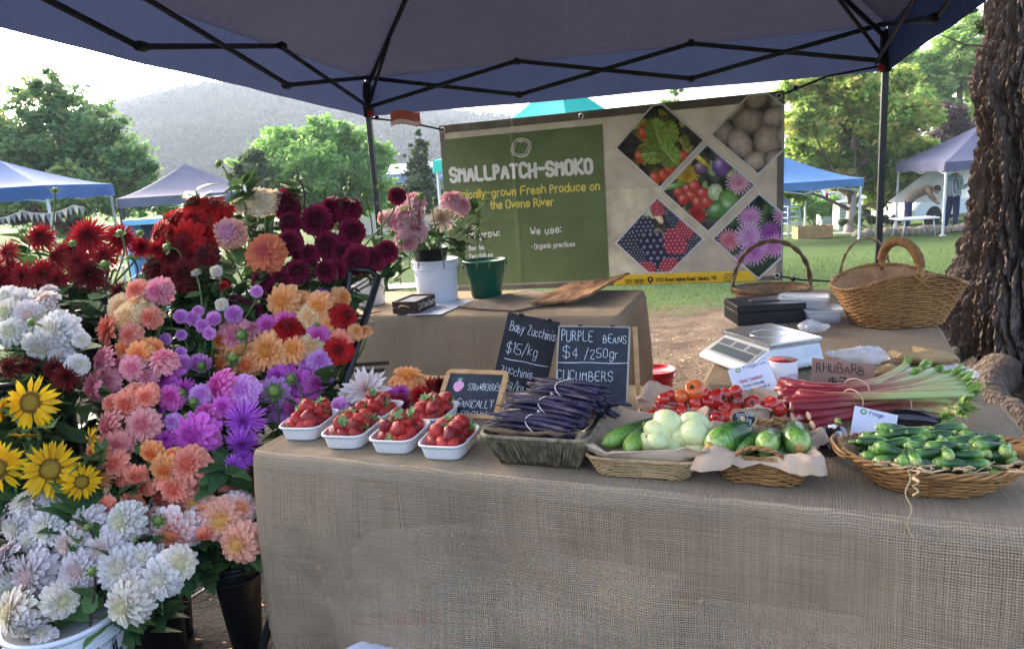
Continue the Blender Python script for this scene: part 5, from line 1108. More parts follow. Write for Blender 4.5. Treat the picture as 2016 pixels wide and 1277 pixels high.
# cluster: bucket mouth (photo x, y, distance), distance of the blooms at a high and a low photo row, then the blooms: kind colour x y radius [facing]
CL = {
 'the spiky crimson bunch': ((200, 612, 2.62), (450, 2.62, 580, 2.45), '''cac crimson 79 466 31;cac crimson 173 465 43 c;cac crimson 237 466 34 r;cac crimson 279 486 25 r;cac crimson 112 505 34 l;cac crimson 155 515 33;cac crimson 14 497 33 l;cac crimson 47 543 34;cac crimson 115 548 26 d;cac darkred 176 541 36;cac darkred 238 575 26;cac crimson 205 505 30;cac crimson 85 536 28 d;cac crimson -12 530 30'''),
 'the bright red bunch': ((375, 612, 2.72), (410, 2.78, 560, 2.55), '''dec red 315 464 31 l;dec red 370 470 37;dec red 386 437 31;dec red 424 412 34 u;dec darkred 368 541 35;dec darkred 340 503 30;dec red 345 435 22 l;dec darkred 405 505 26;dec darkred 335 545 22 d;dec red 440 562 10'''),
 'the tall mixed bunch': ((505, 590, 2.75), (390, 2.85, 520, 2.6), '''ball peachpink 454 460 29;dec cream 509 399 27 c;dec terra 523 498 38'''),
 'the burgundy bunch': ((640, 585, 2.82), (400, 2.9, 560, 2.62), '''ball burg 565 402 27;ball burg 624 434 29;ball burg 684 414 27 u;ball burg 649 406 14;ball burg 573 440 21;ball burg 572 478 24;ball burg 646 484 26;ball burg 693 456 24;ball burg 672 497 17;ball burg 705 511 28;ball burg 735 510 23;ball burg 761 496 21;ball burg 586 535 23;ball burg 519 552 21;ball burg 556 551 21;ball burg 643 534 21;ball burg 782 386 16;ball burg 495 611 19;ball burg 540 530 16;ball burg 471 598 11;ball burg 610 500 18'''),
 'the upper white bunch': ((55, 735, 2.2), (585, 2.3, 730, 2.08), '''dec white 112 654 40;dec white 80 682 33 d;dec blush 58 622 31;dec ivory 17 616 29;dec ivory 24 653 27;dec white 160 668 16 r;dec white 155 718 21 r;dec white 14 588 26;dec blush 92 590 22 u;cac darkred 18 724 27;cac darkred 48 722 18;cac darkred 131 742 29 r;dec white 40 590 22'''),
 'the sunflower bunch': ((85, 1010, 2.0), (780, 1.98, 940, 1.88), '''sun yellow 62 792 54;sun yellow 101 924 56;sun yellow -6 922 52 c;sun yellow 180 868 27 l;sun yellow 160 948 36 r;sun yellow 4 806 24 L;sun yellow 48 856 26 D'''),
 'the coral bunch': ((250, 760, 2.36), (570, 2.38, 760, 2.14), '''dec coral 271 572 23;dec pink 312 573 27;dec buff 268 598 20 u;open coral 210 649 33 l;dec buff 253 626 29;dec coral 297 626 21;dec coral 256 660 23;dec orange 274 699 27;dec pink 204 710 29 l;dec pink 262 724 25;dec pink 189 759 29 L;dec pink 322 708 27 u'''),
 'the dusty pink bunch': ((260, 1000, 2.08), (770, 2.10, 990, 1.92), '''dec coral 252 795 29;dec coral 288 782 21;dec dusty 220 836 30 l;dec dusty 282 836 32;dec coral 192 885 26 l;dec coral 225 912 27;dec orange 299 890 23 d;cac apricot 195 939 29;dec orange 326 923 29 d;dec coral 373 915 38;dec orange 340 896 20 u;dec coral 204 999 23;dec terra 256 990 22;dec dusty 232 872 24 d;dec coral 222 795 20;dec coral 268 935 22 d'''),
 'the lilac pompon spray': ((390, 745, 2.4), (530, 2.52, 720, 2.3), '''pom lilac 356 623 13;pom lilac 380 627 14;pom lilac 390 612 10;pom lilac 399 641 13;pom lilac 421 627 13 d;pom lilac 460 618 16;pom lilac 505 574 11;pom white 425 534 11;pom white 436 599 12;pom lilac 326 667 11;pom lilac 357 659 10;pom lilac 412 656 12;pom lilac 360 715 16;pom lilac 356 693 10;pom lilac 395 715 19 d;pom ivory 386 537 9 U'''),
 'the magenta bunch': ((430, 905, 2.18), (690, 2.3, 880, 2.04), '''open magenta 316 741 38;dec hotpink 337 782 26;cac magenta 362 764 22 d;dec hotpink 436 763 34 l;dec lilac 478 768 31;dec lilac 397 777 22;dec magenta 384 857 45;dec magenta 318 815 15 L;cac magenta 326 864 22;dec lilac 340 830 17;cac purple 480 828 44;cac purple 476 872 36 d;dec hotpink 405 815 26 u;dec magenta 440 800 22'''),
 'the orange and pink bunch': ((600, 800, 2.5), (570, 2.55, 790, 2.32), '''dec pink 463 660 33;dec pink 494 650 24 u;dec orange 436 672 20;dec orange 442 718 28 l;dec orange 488 718 25;dec apricot 560 594 35;dec apricot 630 605 31;dec apricot 672 587 21 r;cac purple 633 587 29 u;dec buff 608 625 26;dec red 678 622 27 r;dec hotpink 562 630 20;dec hotpink 526 641 21;cac magenta 657 634 16;dec red 568 652 32 u;dec apricot 531 692 39;dec apricot 579 688 28;dec buff 613 682 26;dec hotpink 628 663 25;dec coral 671 670 23;dec red 666 689 28;dec apricot 701 652 15 r;dec lilac 630 711 24;dec magenta 589 754 30 l;dec hotpink 619 759 28 r;dec magenta 547 742 24;dec lilac 543 772 31;dec hotpink 580 804 22 d;dec apricot 645 640 18'''),
 'the low peach bunch': ((462, 1098, 2.08), (940, 2.06, 1050, 1.9), '''dec coral 326 980 35 l;dec coral 380 961 37;dec sunset 388 990 32;dec whitetip 341 1046 48 d;dec sunset 436 1022 42;dec whitetip 470 1003 36 r;dec coral 401 1052 16 d;dec coral 312 947 24;dec coral 457 956 24 r;dec whitetip 410 1008 34 u'''),
 'the white pail bunch': ((122, 1222, 1.80), (970, 1.90, 1200, 1.70), '''dec white 52 993 32 u;dec ivory 109 977 31 u;dec white 33 1038 32;dec white 95 1041 39;dec blush 137 1069 31;dec blush 171 1029 34;dec ivory 245 1026 39;dec blush 19 1094 32 L;dec blush 65 1132 47;dec blush 157 1121 39;dec blush 206 1078 38;dec white 239 1118 43;dec white 261 1146 30;dec ivory 120 1181 34 r;dec ivory 30 1204 45 l;dec ivory 253 1187 44;dec white 318 1138 39;dec ivory 353 1108 35 r;dec blush 4 1015 22 L;dec white 52 1228 30 d;dec white -10 1148 20 L;dec white 282 1095 26;dec white 60 1062 26'''),
 'the pale pink bouquet': ((847, 488, 4.154), (390, 4.12, 480, 4.0), '''dec palepink 806 420 31 l;dec palepink 812 394 25 u;dec palepink 780 432 24 l;dec palepink 816 452 24;dec palepink 801 475 23 d;cac creampink 869 430 28;dec palepink 889 393 23 u;dec palepink 909 404 20 r;dec palepink 753 430 15 L'''),
}
ALLF = []
def build_cluster(cname, spec):
    (mx, my, mY), (ya, Ya, yb, Yb), s = spec; mouth = atY(mx, my, mY); r = random.Random(hash_(cname)); far = 'bouquet' in cname
    toks = [q.split() for q in s.replace('\n', '').split(';')]
    if not far and 'pompon' not in cname and 'sunfl' not in cname:
        for i in range(int(len(toks) * (1.1 if 'dusty' in cname or 'coral' in cname or 'peach' in cname else .75))):              # half hidden blooms between and behind the front ones
            f = r.choice(toks); a = r.uniform(0, 6.28); g = float(f[4]); toks.append([f[0], f[1], str(float(f[2]) + 1.25 * g * math.cos(a)), str(float(f[3]) + 1.1 * g * math.sin(a) + .3 * g), str(max(11, g * r.uniform(.7, .95))), r.choice('ccclru'), '.03'])
    for q in toks:
        kind, pal, x, y, rad = q[0], q[1], float(q[2]), float(q[3]), float(q[4]); fc = q[5] if len(q) > 5 else 'c'; back = float(q[6]) if len(q) > 6 else 0
        Y = Ya + (Yb - Ya) * (y - ya) / (yb - ya); Y = max(min(Y, max(Ya, Yb) + .05), min(Ya, Yb) - .05)
        P = atY(x, y, Y + back); R = rad / pxm(P); d = Vector(DIRS[fc]) + Vector((r.uniform(-.3, .3), 0, r.uniform(-.22, .25))); d.normalize()
        # outer petals sit level with the given point; the stem joins behind
        jr = .028 if ('peach' in cname or far or 'pompon' in cname) else .055; foot = mouth + Vector((r.uniform(-jr, jr), r.uniform(-jr, jr), -.10)); key = NAME[kind] if kind == 'sun' else NAME[kind]
        desc = f'{CN[pal]} {NAME[kind]}' if kind != 'sun' else 'sunflower'
        t = thing('sunflower' if kind == 'sun' else 'dahlia', desc, 'sunflower' if kind == 'sun' else 'dahlia', foot, 0, 'blooms of ' + cname[4:] if False else f'flowers of {cname}')
        rot = d.to_track_quat('Z', 'Y').to_matrix() @ Rz(r.uniform(0, 6.28)); S = R * (1.17 if kind != 'sun' else 1.06)
        o = obj('bloom', bloom_mesh(kind, r.randint(0, 4), pal), t); o.location = P - foot; o.rotation_euler = rot.to_euler(); o.scale = (S, S, S * r.uniform(.72, 1.12))
        if kind == 'sun':
            dk = obj('disc', sun_disc(), t); dk.location = P - foot; dk.rotation_euler = rot.to_euler(); dk.scale = (S, S, S)
        cx = obj('calyx', calyx(), t); cx.location = P - foot - d * S * .08; cx.rotation_euler = rot.to_euler(); cx.scale = (S,) * 3
        pts = curve_pts(foot, P - d * S * .2, Vector((0, 0, 1)), d.lerp(Vector((0, 0, 1)), .45).normalized())
        m = MB(); thick = .006 if kind == 'sun' else .0032 if kind == 'pom' else .0042; m.tube(pts, [thick] * 13, 6); sm = stem_dark if (pal in ('burg', 'darkred') and r.random() < .5) else stem_m; part('stem', m, sm, t, world=True)
        nl = 4 if kind == 'sun' else r.choice((1, 2, 3))
        for i in range(nl):
            p = pts[r.randint(4, 10)]; a = r.uniform(0, 6.28); L = r.uniform(.06, .11) * (1.5 if kind == 'sun' else .6 if kind == 'pom' else 1)
            lo = obj('leaf', r.choice(_lf), t); lo.location = p - foot; lo.rotation_euler = (r.uniform(-.6, .6), r.uniform(-.7, .5), a); lo.scale = (L, L * r.uniform(.8, 1.3), L)
        ALLF.append([x, y, rad, desc, t, cname])
_sd = None
def sun_disc():
    global _sd
    if _sd is None:
        m = MB(); n = 420; vs = []; 
        m.lathe([(.0, -.06), (.3, -.05), (.40, .02), (.38, .06)], 24); m.lathe([(.38, .06), (.2, .085), (.0, .09)], 24)
        for i in range(n):                                   # florets
            q = (i / n) ** .5 * .39; a = i * 2.39996; z = .085 - .03 * (q / .39) ** 2; s = .017; h = .02 + .03 * (q / .39); c = Vector((q * math.cos(a), q * math.sin(a), z)); b = len(m.v)
            m.add([c + Vector((s, 0, 0)), c + Vector((0, s, 0)), c + Vector((-s, 0, 0)), c + Vector((0, -s, 0)), c + Vector((0, 0, h))], [(0, 1, 4), (1, 2, 4), (2, 3, 4), (3, 0, 4)], col=[(q / .39, 0, 0)] * 5)
        k = N('sunflower_disc'); s_ = k.sep(k.attr().outputs['Color']); _sd = m.mesh('disc', k.bsdf(k.ramp(s_[0], [(.0, (.12, .14, .02)), (.45, (.16, .13, .015)), (.6, (.18, .075, .01)), (.85, (.13, .045, .008)), (1, (.35, .2, .01))]), .8))
    return _sd
for cn_, sp_ in CL.items(): build_cluster(cn_, sp_)
# loose blooms lying on the near table
def lying(kind, pal, x, y, rad, d, label, Y=2.22):
    P = atY(x, y, Y); R = rad / pxm(P); d = Vector(d).normalized(); foot = Vector((P.x, P.y + .12, TZ + .012)); t = thing('dahlia', label, 'dahlia', foot, 0, 'cut blooms lying on the table')
    rot = d.to_track_quat('Z', 'Y').to_matrix(); o = obj('bloom', bloom_mesh(kind, 1, pal), t); o.location = P - foot; o.rotation_euler = rot.to_euler(); o.scale = (R,) * 3
    m = MB(); m.tube(curve_pts(foot, P - d * R * .2, Vector((0, -.5, .6)).normalized(), d), [.004] * 13, 6); part('stem', m, stem_m, t, world=True); cx = obj('calyx', calyx(), t); cx.location = P - foot - d * R * .1; cx.rotation_euler = rot.to_euler(); cx.scale = (R,) * 3
for q in (('big', 'blush', 722, 768, 52, (-.15, -.9, .6), 'large white broad-petalled dahlia lying behind the strawberries', 2.2), ('dec', 'lilac', 668, 800, 22, (-.5, -.9, .3), 'small lilac and white dahlia beside the white one behind the strawberries', 2.18), ('dec', 'apricot', 803, 748, 40, (.1, -.35, 1), 'flat apricot dahlia lying on top of the cut blooms on the table', 2.3), ('cac', 'magenta', 790, 772, 20, (.1, -1, .3), 'small magenta dahlia under the apricot one on the table', 2.2), ('cac', 'red', 826, 778, 28, (.1, -1, .35), 'red spiky dahlia on the table below the apricot one', 2.18), ('cac', 'darkred', 866, 758, 26, (.3, -.8, .6), 'dark red spiky dahlia touching the strawberry chalkboard', 2.24), ('dec', 'burg', 786, 792, 20, (0, -1, -.1), 'burgundy dahlia low among the cut blooms on the table', 2.16), ('cac', 'darkred', 850, 785, 24, (.1, -1, .2), 'dark red spiky dahlia low behind the strawberry punnets', 2.18), ('big', 'white', 690, 782, 34, (-.6, -.8, .3), 'half open white dahlia lying beside the large white one', 2.26), ('cac', 'red', 846, 762, 30, (0, -.8, .6), 'red spiky dahlia between the apricot bloom and the chalkboard', 2.3), ('dec', 'hotpink', 765, 778, 20, (0, -1, .3), 'hot pink dahlia between the white and the magenta bloom', 2.22), ('dec', 'creampink', 742, 790, 26, (-.1, -1, .4), 'cream-pink dahlia just above the rear strawberry punnet', 2.17)): lying(*q)
# ---- labels: each bloom by its look and by what grows next to it ----
def flower_labels():
    used = set()
    for f in ALLF:
        x, y, rad, desc, t, cn_ = f
        nb = sorted([g for g in ALLF if g is not f and g[3] != desc], key=lambda g: math.hypot(g[0] - x, g[1] - y))[:5]
        def rel(g):
            dx, dy = x - g[0], y - g[1]; a = 'a' if g[3][0] not in 'aeio' else 'an'
            w_ = 'above' if dy < -abs(dx) else 'below' if dy > abs(dx) else 'beside'; return f'{w_} {a} {g[3]}'
        cand = [f'{desc} {rel(nb[0])}'] + [f'{desc} {rel(nb[i])} and {rel(nb[j])}' for i in range(4) for j in range(i + 1, 5) if nb[i][3] != nb[j][3]]
        same = sorted([g for g in ALLF if g[3] == desc and g[5] == cn_], key=lambda g: g[0]); big = max(same, key=lambda g: g[2])
        if len([g for g in ALLF if g[3] == desc]) == 1: cand = [f'{desc} in {cn_}'] + cand
        elif len(same) == 1: cand = [f'only {desc} in {cn_}'] + cand
        for c in cand:
            if c not in used and len(c.split()) <= 16: break
        else: c = f'{desc} in {cn_}, {nth(same.index(f))} of its kind'
        if len(c.split()) > 16: c = ' '.join(c.replace(' of its kind', '').split()[:16])
        used.add(c); t['label'] = c
flower_labels()
# ---- buds on thin stems ----
def buds():
    B = [(430, 322, 11, 2.8, 400), (108, 374, 9, 2.6, 470), (585, 350, 9, 2.85, 470), (680, 372, 9, 2.85, 470), (748, 368, 10, 2.85, 470), (716, 385, 8, 2.85, 470), (44, 454, 11, 2.55, 560), (236, 458, 12, 2.5, 560), (142, 478, 9, 2.5, 560), (303, 412, 9, 2.7, 520), (255, 505, 10, 2.5, 590), (328, 487, 14, 2.55, 600), (205, 520, 14, 2.45, 590), (274, 459, 10, 2.55, 560), (251, 565, 10, 2.4, 640), (190, 648, 7, 2.3, 700), (212, 724, 10, 2.25, 800), (248, 740, 13, 2.24, 820), (356, 772, 16, 2.18, 850), (165, 765, 11, 2.25, 820), (380, 790, 12, 2.14, 880), (408, 812, 14, 2.14, 880), (366, 819, 9, 2.08, 900), (540, 770, 20, 2.22, 860), (572, 745, 14, 2.26, 840), (458, 703, 16, 2.26, 800), (475, 660, 16, 2.34, 740), (395, 720, 14, 2.28, 800), (248, 866, 11, 2.08, 960), (252, 892, 9, 2.04, 960), (427, 913, 9, 2.0, 1000), (402, 947, 12, 1.98, 1030), (312, 1024, 14, 1.86, 1080), (172, 1037, 12, 1.78, 1140), (180, 1124, 12, 1.68, 1200), (48, 1178, 12, 1.7, 1220), (310, 1096, 10, 1.8, 1150), (265, 1062, 8, 1.8, 1150), (60, 635, 14, 2.15, 720), (600, 810, 16, 2.2, 880), (788, 476, 7, 3.9, 500), (776, 502, 6, 3.9, 520), (828, 385, 9, 3.95, 470), (856, 392, 7, 3.95, 470), (958, 394, 7, 3.95, 470), (940, 415, 8, 3.95, 470), (795, 365, 6, 3.95, 470), (690, 352, 8, 2.88, 450), (640, 372, 7, 2.9, 450), (545, 560, 9, 2.6, 620), (625, 640, 8, 2.45, 720), (300, 770, 9, 2.2, 850)]
    m0 = MB(); m0.lathe([(.0, -1), (.55, -.85), (.95, -.2), (1, .2), (.7, .75), (.0, 1)], 12); bme = m0.mesh('bud', bud_m)
    sme = MB()
    for i in range(7): a = i * .9; leaf_geo(sme, Vector((.6 * math.cos(a), .6 * math.sin(a), -.7)), Vector((math.cos(a), math.sin(a), .3)), Vector((0, 0, 1)), 1.7, .9, None, .2, -.25, .8)
    sme = sme.mesh('sepal', leaf_m); r = random.Random(77); done = {}
    for (x, y, rad, Y, ybot) in B:
        P = atY(x, y, Y); R = rad / pxm(P) * .55; F = atY(x + r.uniform(-25, 40), ybot + 60, Y + .05)
        nb = sorted(ALLF, key=lambda g: math.hypot(g[0] - x, g[1] - y)); dy = y - nb[0][1]; dx = x - nb[0][0]
        wd = 'above' if dy < -nb[0][2] else 'below' if dy > nb[0][2] else 'in front of' if math.hypot(dx, dy) < nb[0][2] else 'beside'
        lab = f'green bud {wd} the {nb[0][4]["label"]}'; w_ = lab.split()
        if len(w_) > 16: lab = f'green bud {wd} the {nb[0][3]} in {nb[0][5]}'
        if lab in done: lab = f'green bud {wd} a {nb[2][3]} and near a {nb[0][3]}'
        done[lab] = 1
        t = thing('flower_bud', lab, 'bud', F, 0, 'green buds among the flowers'); d = Vector((r.uniform(-.5, .5), -.5, r.uniform(.1, .9))).normalized(); rot = d.to_track_quat('Z', 'Y')
        o = obj('bud', bme, t); o.location = P - F; o.rotation_euler = rot.to_euler(); o.scale = (R, R, R * .9)
        o = obj('sepals', sme, t); o.location = P - F - d * R * .15; o.rotation_euler = rot.to_euler(); o.scale = (R,) * 3
        m = MB(); m.tube(curve_pts(F, P - d * R, Vector((r.uniform(-.2, .2), 0, 1)), d), [.0032] * 13, 6); part('stem', m, stem_m if r.random() < .7 else stem_dark, t, world=True)
        for i in range(r.choice((0, 1, 2))): 
            lo = obj('leaf', r.choice(_lf), t); L = r.uniform(.05, .09); lo.location = (P - F) * r.uniform(.3, .8); lo.rotation_euler = (r.uniform(-.6, .6), r.uniform(-.9, .3), r.uniform(0, 6.28)); lo.scale = (L,) * 3
buds()
# ---- leafy stems filling the bunches ----
def greenery():
    G = []; r = random.Random(5)
    for cn_, ((mx, my, mY), (ya, Ya, yb, Yb), s) in CL.items():
        fl = [f for f in ALLF if f[5] == cn_]; n = {'the pale pink bouquet': 7, 'the lilac pompon spray': 9, 'the burgundy bunch': 14, 'the spiky crimson bunch': 12, 'the white pail bunch': 13, 'the sunflower bunch': 10}.get(cn_, 8); n = int(n * 1.7)
        for i in range(n):
            f = r.choice(fl); x, y = f[0] + r.uniform(-30, 30), f[1] + r.uniform(-5, 50); Y = Ya + (Yb - Ya) * (y - ya) / (yb - ya) + r.uniform(.06, .2); G.append((x, y, Y, cn_, i))
    EX = [(385, 375, 2.8, 'the tall mixed bunch', 'single long leaf standing up'), (475, 360, 2.8, 'the tall mixed bunch', 'upright leaf pair reaching highest'), (580, 355, 2.88, 'the burgundy bunch', 'thin leafy shoot above the balls'), (920, 440, 3.95, 'the pale pink bouquet', 'dark leaves spreading toward the banner'), (905, 480, 3.95, 'the pale pink bouquet', 'drooping dark leaf low beside the bucket'), (180, 590, 2.4, 'the spiky crimson bunch', 'broad leaf in front of the black bucket'), (275, 950, 1.98, 'the dusty pink bunch', 'pair of broad smooth leaves'), (445, 915, 2.0, 'the low peach bunch', 'lobed dark leaf at the cloth corner'), (395, 1110, 1.96, 'the low peach bunch', 'blue-green leaf hanging over the soil'), (640, 740, 2.34, 'the orange and pink bunch', 'dark lobed leaf by the black rail'), (600, 525, 2.7, 'the burgundy bunch', 'bright green leaf cluster under the balls'), (655, 540, 2.72, 'the burgundy bunch', 'leaves over the bucket rim'), (160, 1000, 1.85, 'the sunflower bunch', 'broad leaf below the sunflowers'), (30, 960, 1.9, 'the sunflower bunch', 'dark broad leaf between the sunflowers')]
    cnt = {}; m_ = []
    for v in range(5):
        mb = MB(); rr = random.Random(100 + v)
        for k in range(15):
            a = k * 2.1 + rr.uniform(-.5, .5); h = -.55 + .6 * k / 15; o = Vector((0, 0, h)); L = rr.uniform(.42, .75); leaf_geo(mb, o + Vector((math.cos(a), math.sin(a), 0)) * .05, Vector((math.cos(a), math.sin(a), rr.uniform(-.1, .7))), Vector((0, 0, 1)), L, L * rr.uniform(.4, .62), rr, .2, rr.uniform(.1, .5), rr.uniform(.1, .8))
        m_.append(mb.mesh('leaves', leaf_m))
    for q in G + EX:
        x, y, Y, cn_, i = q; P = atY(x, y, Y); (mx, my, mY) = CL[cn_][0]; jr = .028 if ('peach' in cn_ or 'bouquet' in cn_ or 'pompon' in cn_) else .05; F = atY(mx, my, mY) + Vector((r.uniform(-jr, jr), r.uniform(-jr, jr), -.08))
        if isinstance(i, str): lab = f'{i} in {cn_}'
        else: lab = f'dark green leafy stem deep in {cn_}'
        t = thing('leafy_stem', lab, 'foliage', F, 0, f'leafy stems in {cn_}'); s = r.uniform(.11, .15)
        o = obj('leaves', r.choice(m_), t); o.location = P - F; o.rotation_euler = (r.uniform(-.5, .5), r.uniform(-.5, .5), r.uniform(0, 6.28)); o.scale = (s, s, s)
        m = MB(); m.tube(curve_pts(F, P, Vector((0, 0, 1)), Vector((0, -.2, 1)).normalized()), [.004] * 13, 5); part('stem', m, stem_m, t, world=True)
greenery()

# =====================  BUCKETS AND STAND  =====================
blackplas = simple('black_bucket_plastic', '08090c', .42, .2, 12, .1, spec=.3)
def bucket(name, label, top, r0, r1, H, mat, cat='bucket', rim=.006, handle=True, ridge=0, contents=None, hz=0.0, group=None, tilt=None, grip=None):
    """open bucket: wall with thickness, rolled rim, wire handle; top = centre of the mouth"""
    base = Vector(top) - Vector((0, 0, H)); t = thing(name, label, cat, base, group=group, rot=tilt); m = MB(); w_ = .003
    m.lathe([(0, 0), (r1 - .004, 0), (r1, .006), (r1 + (r0 - r1) * .9, H * .9), (r0, H - .004), (r0 - w_, H - .004), (r1 - w_, .008), (0, .008)], 40); part('body', m, mat, t)
    m = MB(); prof = [(r0 - .002, H - .014), (r0 + rim, H - .014), (r0 + rim + .001, H - .003), (r0 + rim - .002, H + .001), (r0 - w_, H + .001), (r0 - w_ - .001, H - .012)]
    m.lathe(prof, 40)
    if ridge: m.lathe([(r0 + .001, H - ridge - .004), (r0 + rim * .8, H - ridge - .003), (r0 + rim * .8, H - ridge + .003), (r0 + .001, H - ridge + .004)], 40)
    part('rim', m, mat, t)
    if handle:
        m = MB(); pts = []
        for i in range(25): a = math.pi * i / 24; pts.append(Vector(((r0 + rim + .003) * math.cos(a) * math.cos(hz), (r0 + rim + .003) * math.cos(a) * math.sin(hz), H - .03)) + Vector((-math.sin(hz) * -.55, math.cos(hz) * -.55, -.84)) * (r0 * .95 * math.sin(a)))
        m.tube(pts, .0022, 6); h = part('handle', m, simple('wire', '8a8d90', .35, metal=.8), t)
        for s in (0, -1): e = MB(); p = pts[s]; e.lathe([(0, -.004), (.009, -.003), (.009, .003), (0, .004)], 10, p, Rz(hz) @ Ry(R_(90))); part('handle_lug', e, mat, t)
    m = MB(); m.lathe([(0, 0), (r1 + (r0 - r1) * .75 - .006, 0)], 32, (0, 0, H * .72)); part('water', m, simple('bucket_water', '1a2016', .08, .1, bump=0), t); return t
T_ = lambda n, o=(0, 0, 0): atY(*CL[n][0]) + Vector(o)
pailw = simple('pail_white', 'd9dde4', .35, .05, 6, .05)
PH = atY(124, 1206, 1.79).z - .005
whitep = bucket('paint_pail', 'white printed plastic pail of white dahlias standing on the soil', atY(124, 1206, 1.79), .140, .122, PH, pailw, 'pail', rim=.007, ridge=.055)
def pail_print():
    H = PH; m = MB(); 
    def cyl(x, y, e): a = R_(-55) + x / .138; rr = .125 + (.14 - .125) * (y / H) + .001 + e; return (rr * math.cos(a), rr * math.sin(a), y)
    a0 = .03; q, xe = strokes('PAIL', a0 + .012, H - .112, .036, wid=.85); ribbon(m, q, .0075, cyl); q, _ = strokes('MULTI PURPOSE', a0 + .010, H - .070, .011); ribbon(m, q, .0016, cyl); part('pail_lettering', m, ink_navy, whitep)
    m = MB(); m.grid(8, 4, lambda u, v: cyl(a0 - .055 + .055 * u, H - .125 + .055 * v, .0006)); part('print_block', m, ink_navy, whitep)
pail_print()
bucket('flower_bucket', 'black bucket under the spiky crimson dahlias', T_('the spiky crimson bunch'), .12, .095, .30, blackplas, handle=False)
bucket('flower_bucket', 'black bucket under the bright red dahlias', T_('the bright red bunch'), .11, .085, .28, blackplas, handle=False)
bucket('flower_bucket', 'black bucket of the burgundy ball dahlias beside the leaning rail', T_('the burgundy bunch'), .12, .09, .28, blackplas, handle=False)
bucket('flower_bucket', 'black bucket under the cream and brick orange dahlias', T_('the tall mixed bunch'), .11, .085, .28, blackplas, handle=False)
bucket('flower_bucket', 'black bucket under the upper white dahlias', T_('the upper white bunch'), .11, .085, T_('the upper white bunch').z - .004, blackplas, handle=False)
bucket('flower_bucket', 'black bucket under the sunflowers', T_('the sunflower bunch'), .12, .09, T_('the sunflower bunch').z - .004, blackplas, handle=False)
bucket('flower_bucket', 'black bucket under the coral and pink dahlias', T_('the coral bunch'), .11, .085, .28, blackplas, handle=False)
bucket('flower_bucket', 'black bucket under the dusty pink dahlias', T_('the dusty pink bunch'), .11, .085, T_('the dusty pink bunch').z - .004, blackplas, handle=False)
bucket('flower_bucket', 'black bucket under the lilac pompon dahlias', T_('the lilac pompon spray'), .10, .08, .26, blackplas, handle=False)
bucket('flower_bucket', 'black bucket under the magenta dahlias', T_('the magenta bunch'), .11, .085, .28, blackplas, handle=False)
bucket('flower_bucket', 'black bucket under the orange and pink dahlias by the rail', T_('the orange and pink bunch'), .12, .09, .30, blackplas, handle=False)
pb = T_('the low peach bunch'); bucket('flower_bucket', 'tall tapered black bucket of peach dahlias beside the burlap cloth', pb, .074, .042, pb.z - .01, blackplas, handle=False, ridge=.05)
kb = atY(318, 1150, 2.2); bucket('flower_bucket', 'black bucket standing on the soil behind the white dahlias', kb, .085, .07, kb.z - .0, blackplas, handle=False)
STOOD = []
def stand():
    t = thing('flower_stand', 'black steel tiered stand whose leaning rail shows beside the back table', 'stand', (-1.0, 2.5, 0)); A = atY(745, 545, 2.66); B = atY(676, 765, 2.40); d = (B - A).normalized(); F = B + d * ((B.z - 0.0) / -d.z); W = Vector((-1.05, .12, 0))
    for o in (Vector(), W):
        m = MB(); m.tube([A + o + Vector((-.10, .02, .03)), A + o + Vector((-.03, .005, .025)), A + o, A.lerp(B, .5) + o, F + o], .0135, 10); part('rail', m, blacksteel, t, world=True)
        q_ = A + o + Vector((-.10, .02, .03)); m = MB(); m.tube([q_, Vector((q_.x - .42, q_.y + .42, 0))], .012, 8); part('back_leg', m, blacksteel, t, world=True)
    for o in [o for o in COL.objects if o.get('category') == 'bucket' and o.name.startswith('flower_bucket') and o.location.z > .03]:      # a pair of shelf bars under every raised bucket, tied to both rails
        b = o.location; m = MB()
        for k in (-.055, .055): m.tube([Vector((max(A.x - 1.02, b.x - .22), b.y + k, b.z - .009)), Vector((min(A.x - .03, b.x + .22), b.y + k, b.z - .009))], .008, 6)
        part('shelf', m, blacksteel, t, world=True)
    a, b = atY(360, 1186, 2.38), atY(452, 1130, 2.24); a.z = max(a.z, .02); m = MB(); m.tube([a, b], .006, 6); part('foot_bar', m, simple('chrome_bar', 'b8bcc0', .3, metal=.8), t, world=True)
    a, b = atY(208, 782, 2.4), atY(168, 850, 2.3); m = MB(); m.tube([a, b, b + (b - a) * 2.2], .016, 8); part('side_rail', m, blacksteel, t, world=True)
    m = MB(); p = atY(150, 852, 2.36); m.box(p, (.22, .16, .012), Rz(.1), .003); part('tray', m, blacksteel, t, world=True)
stand()
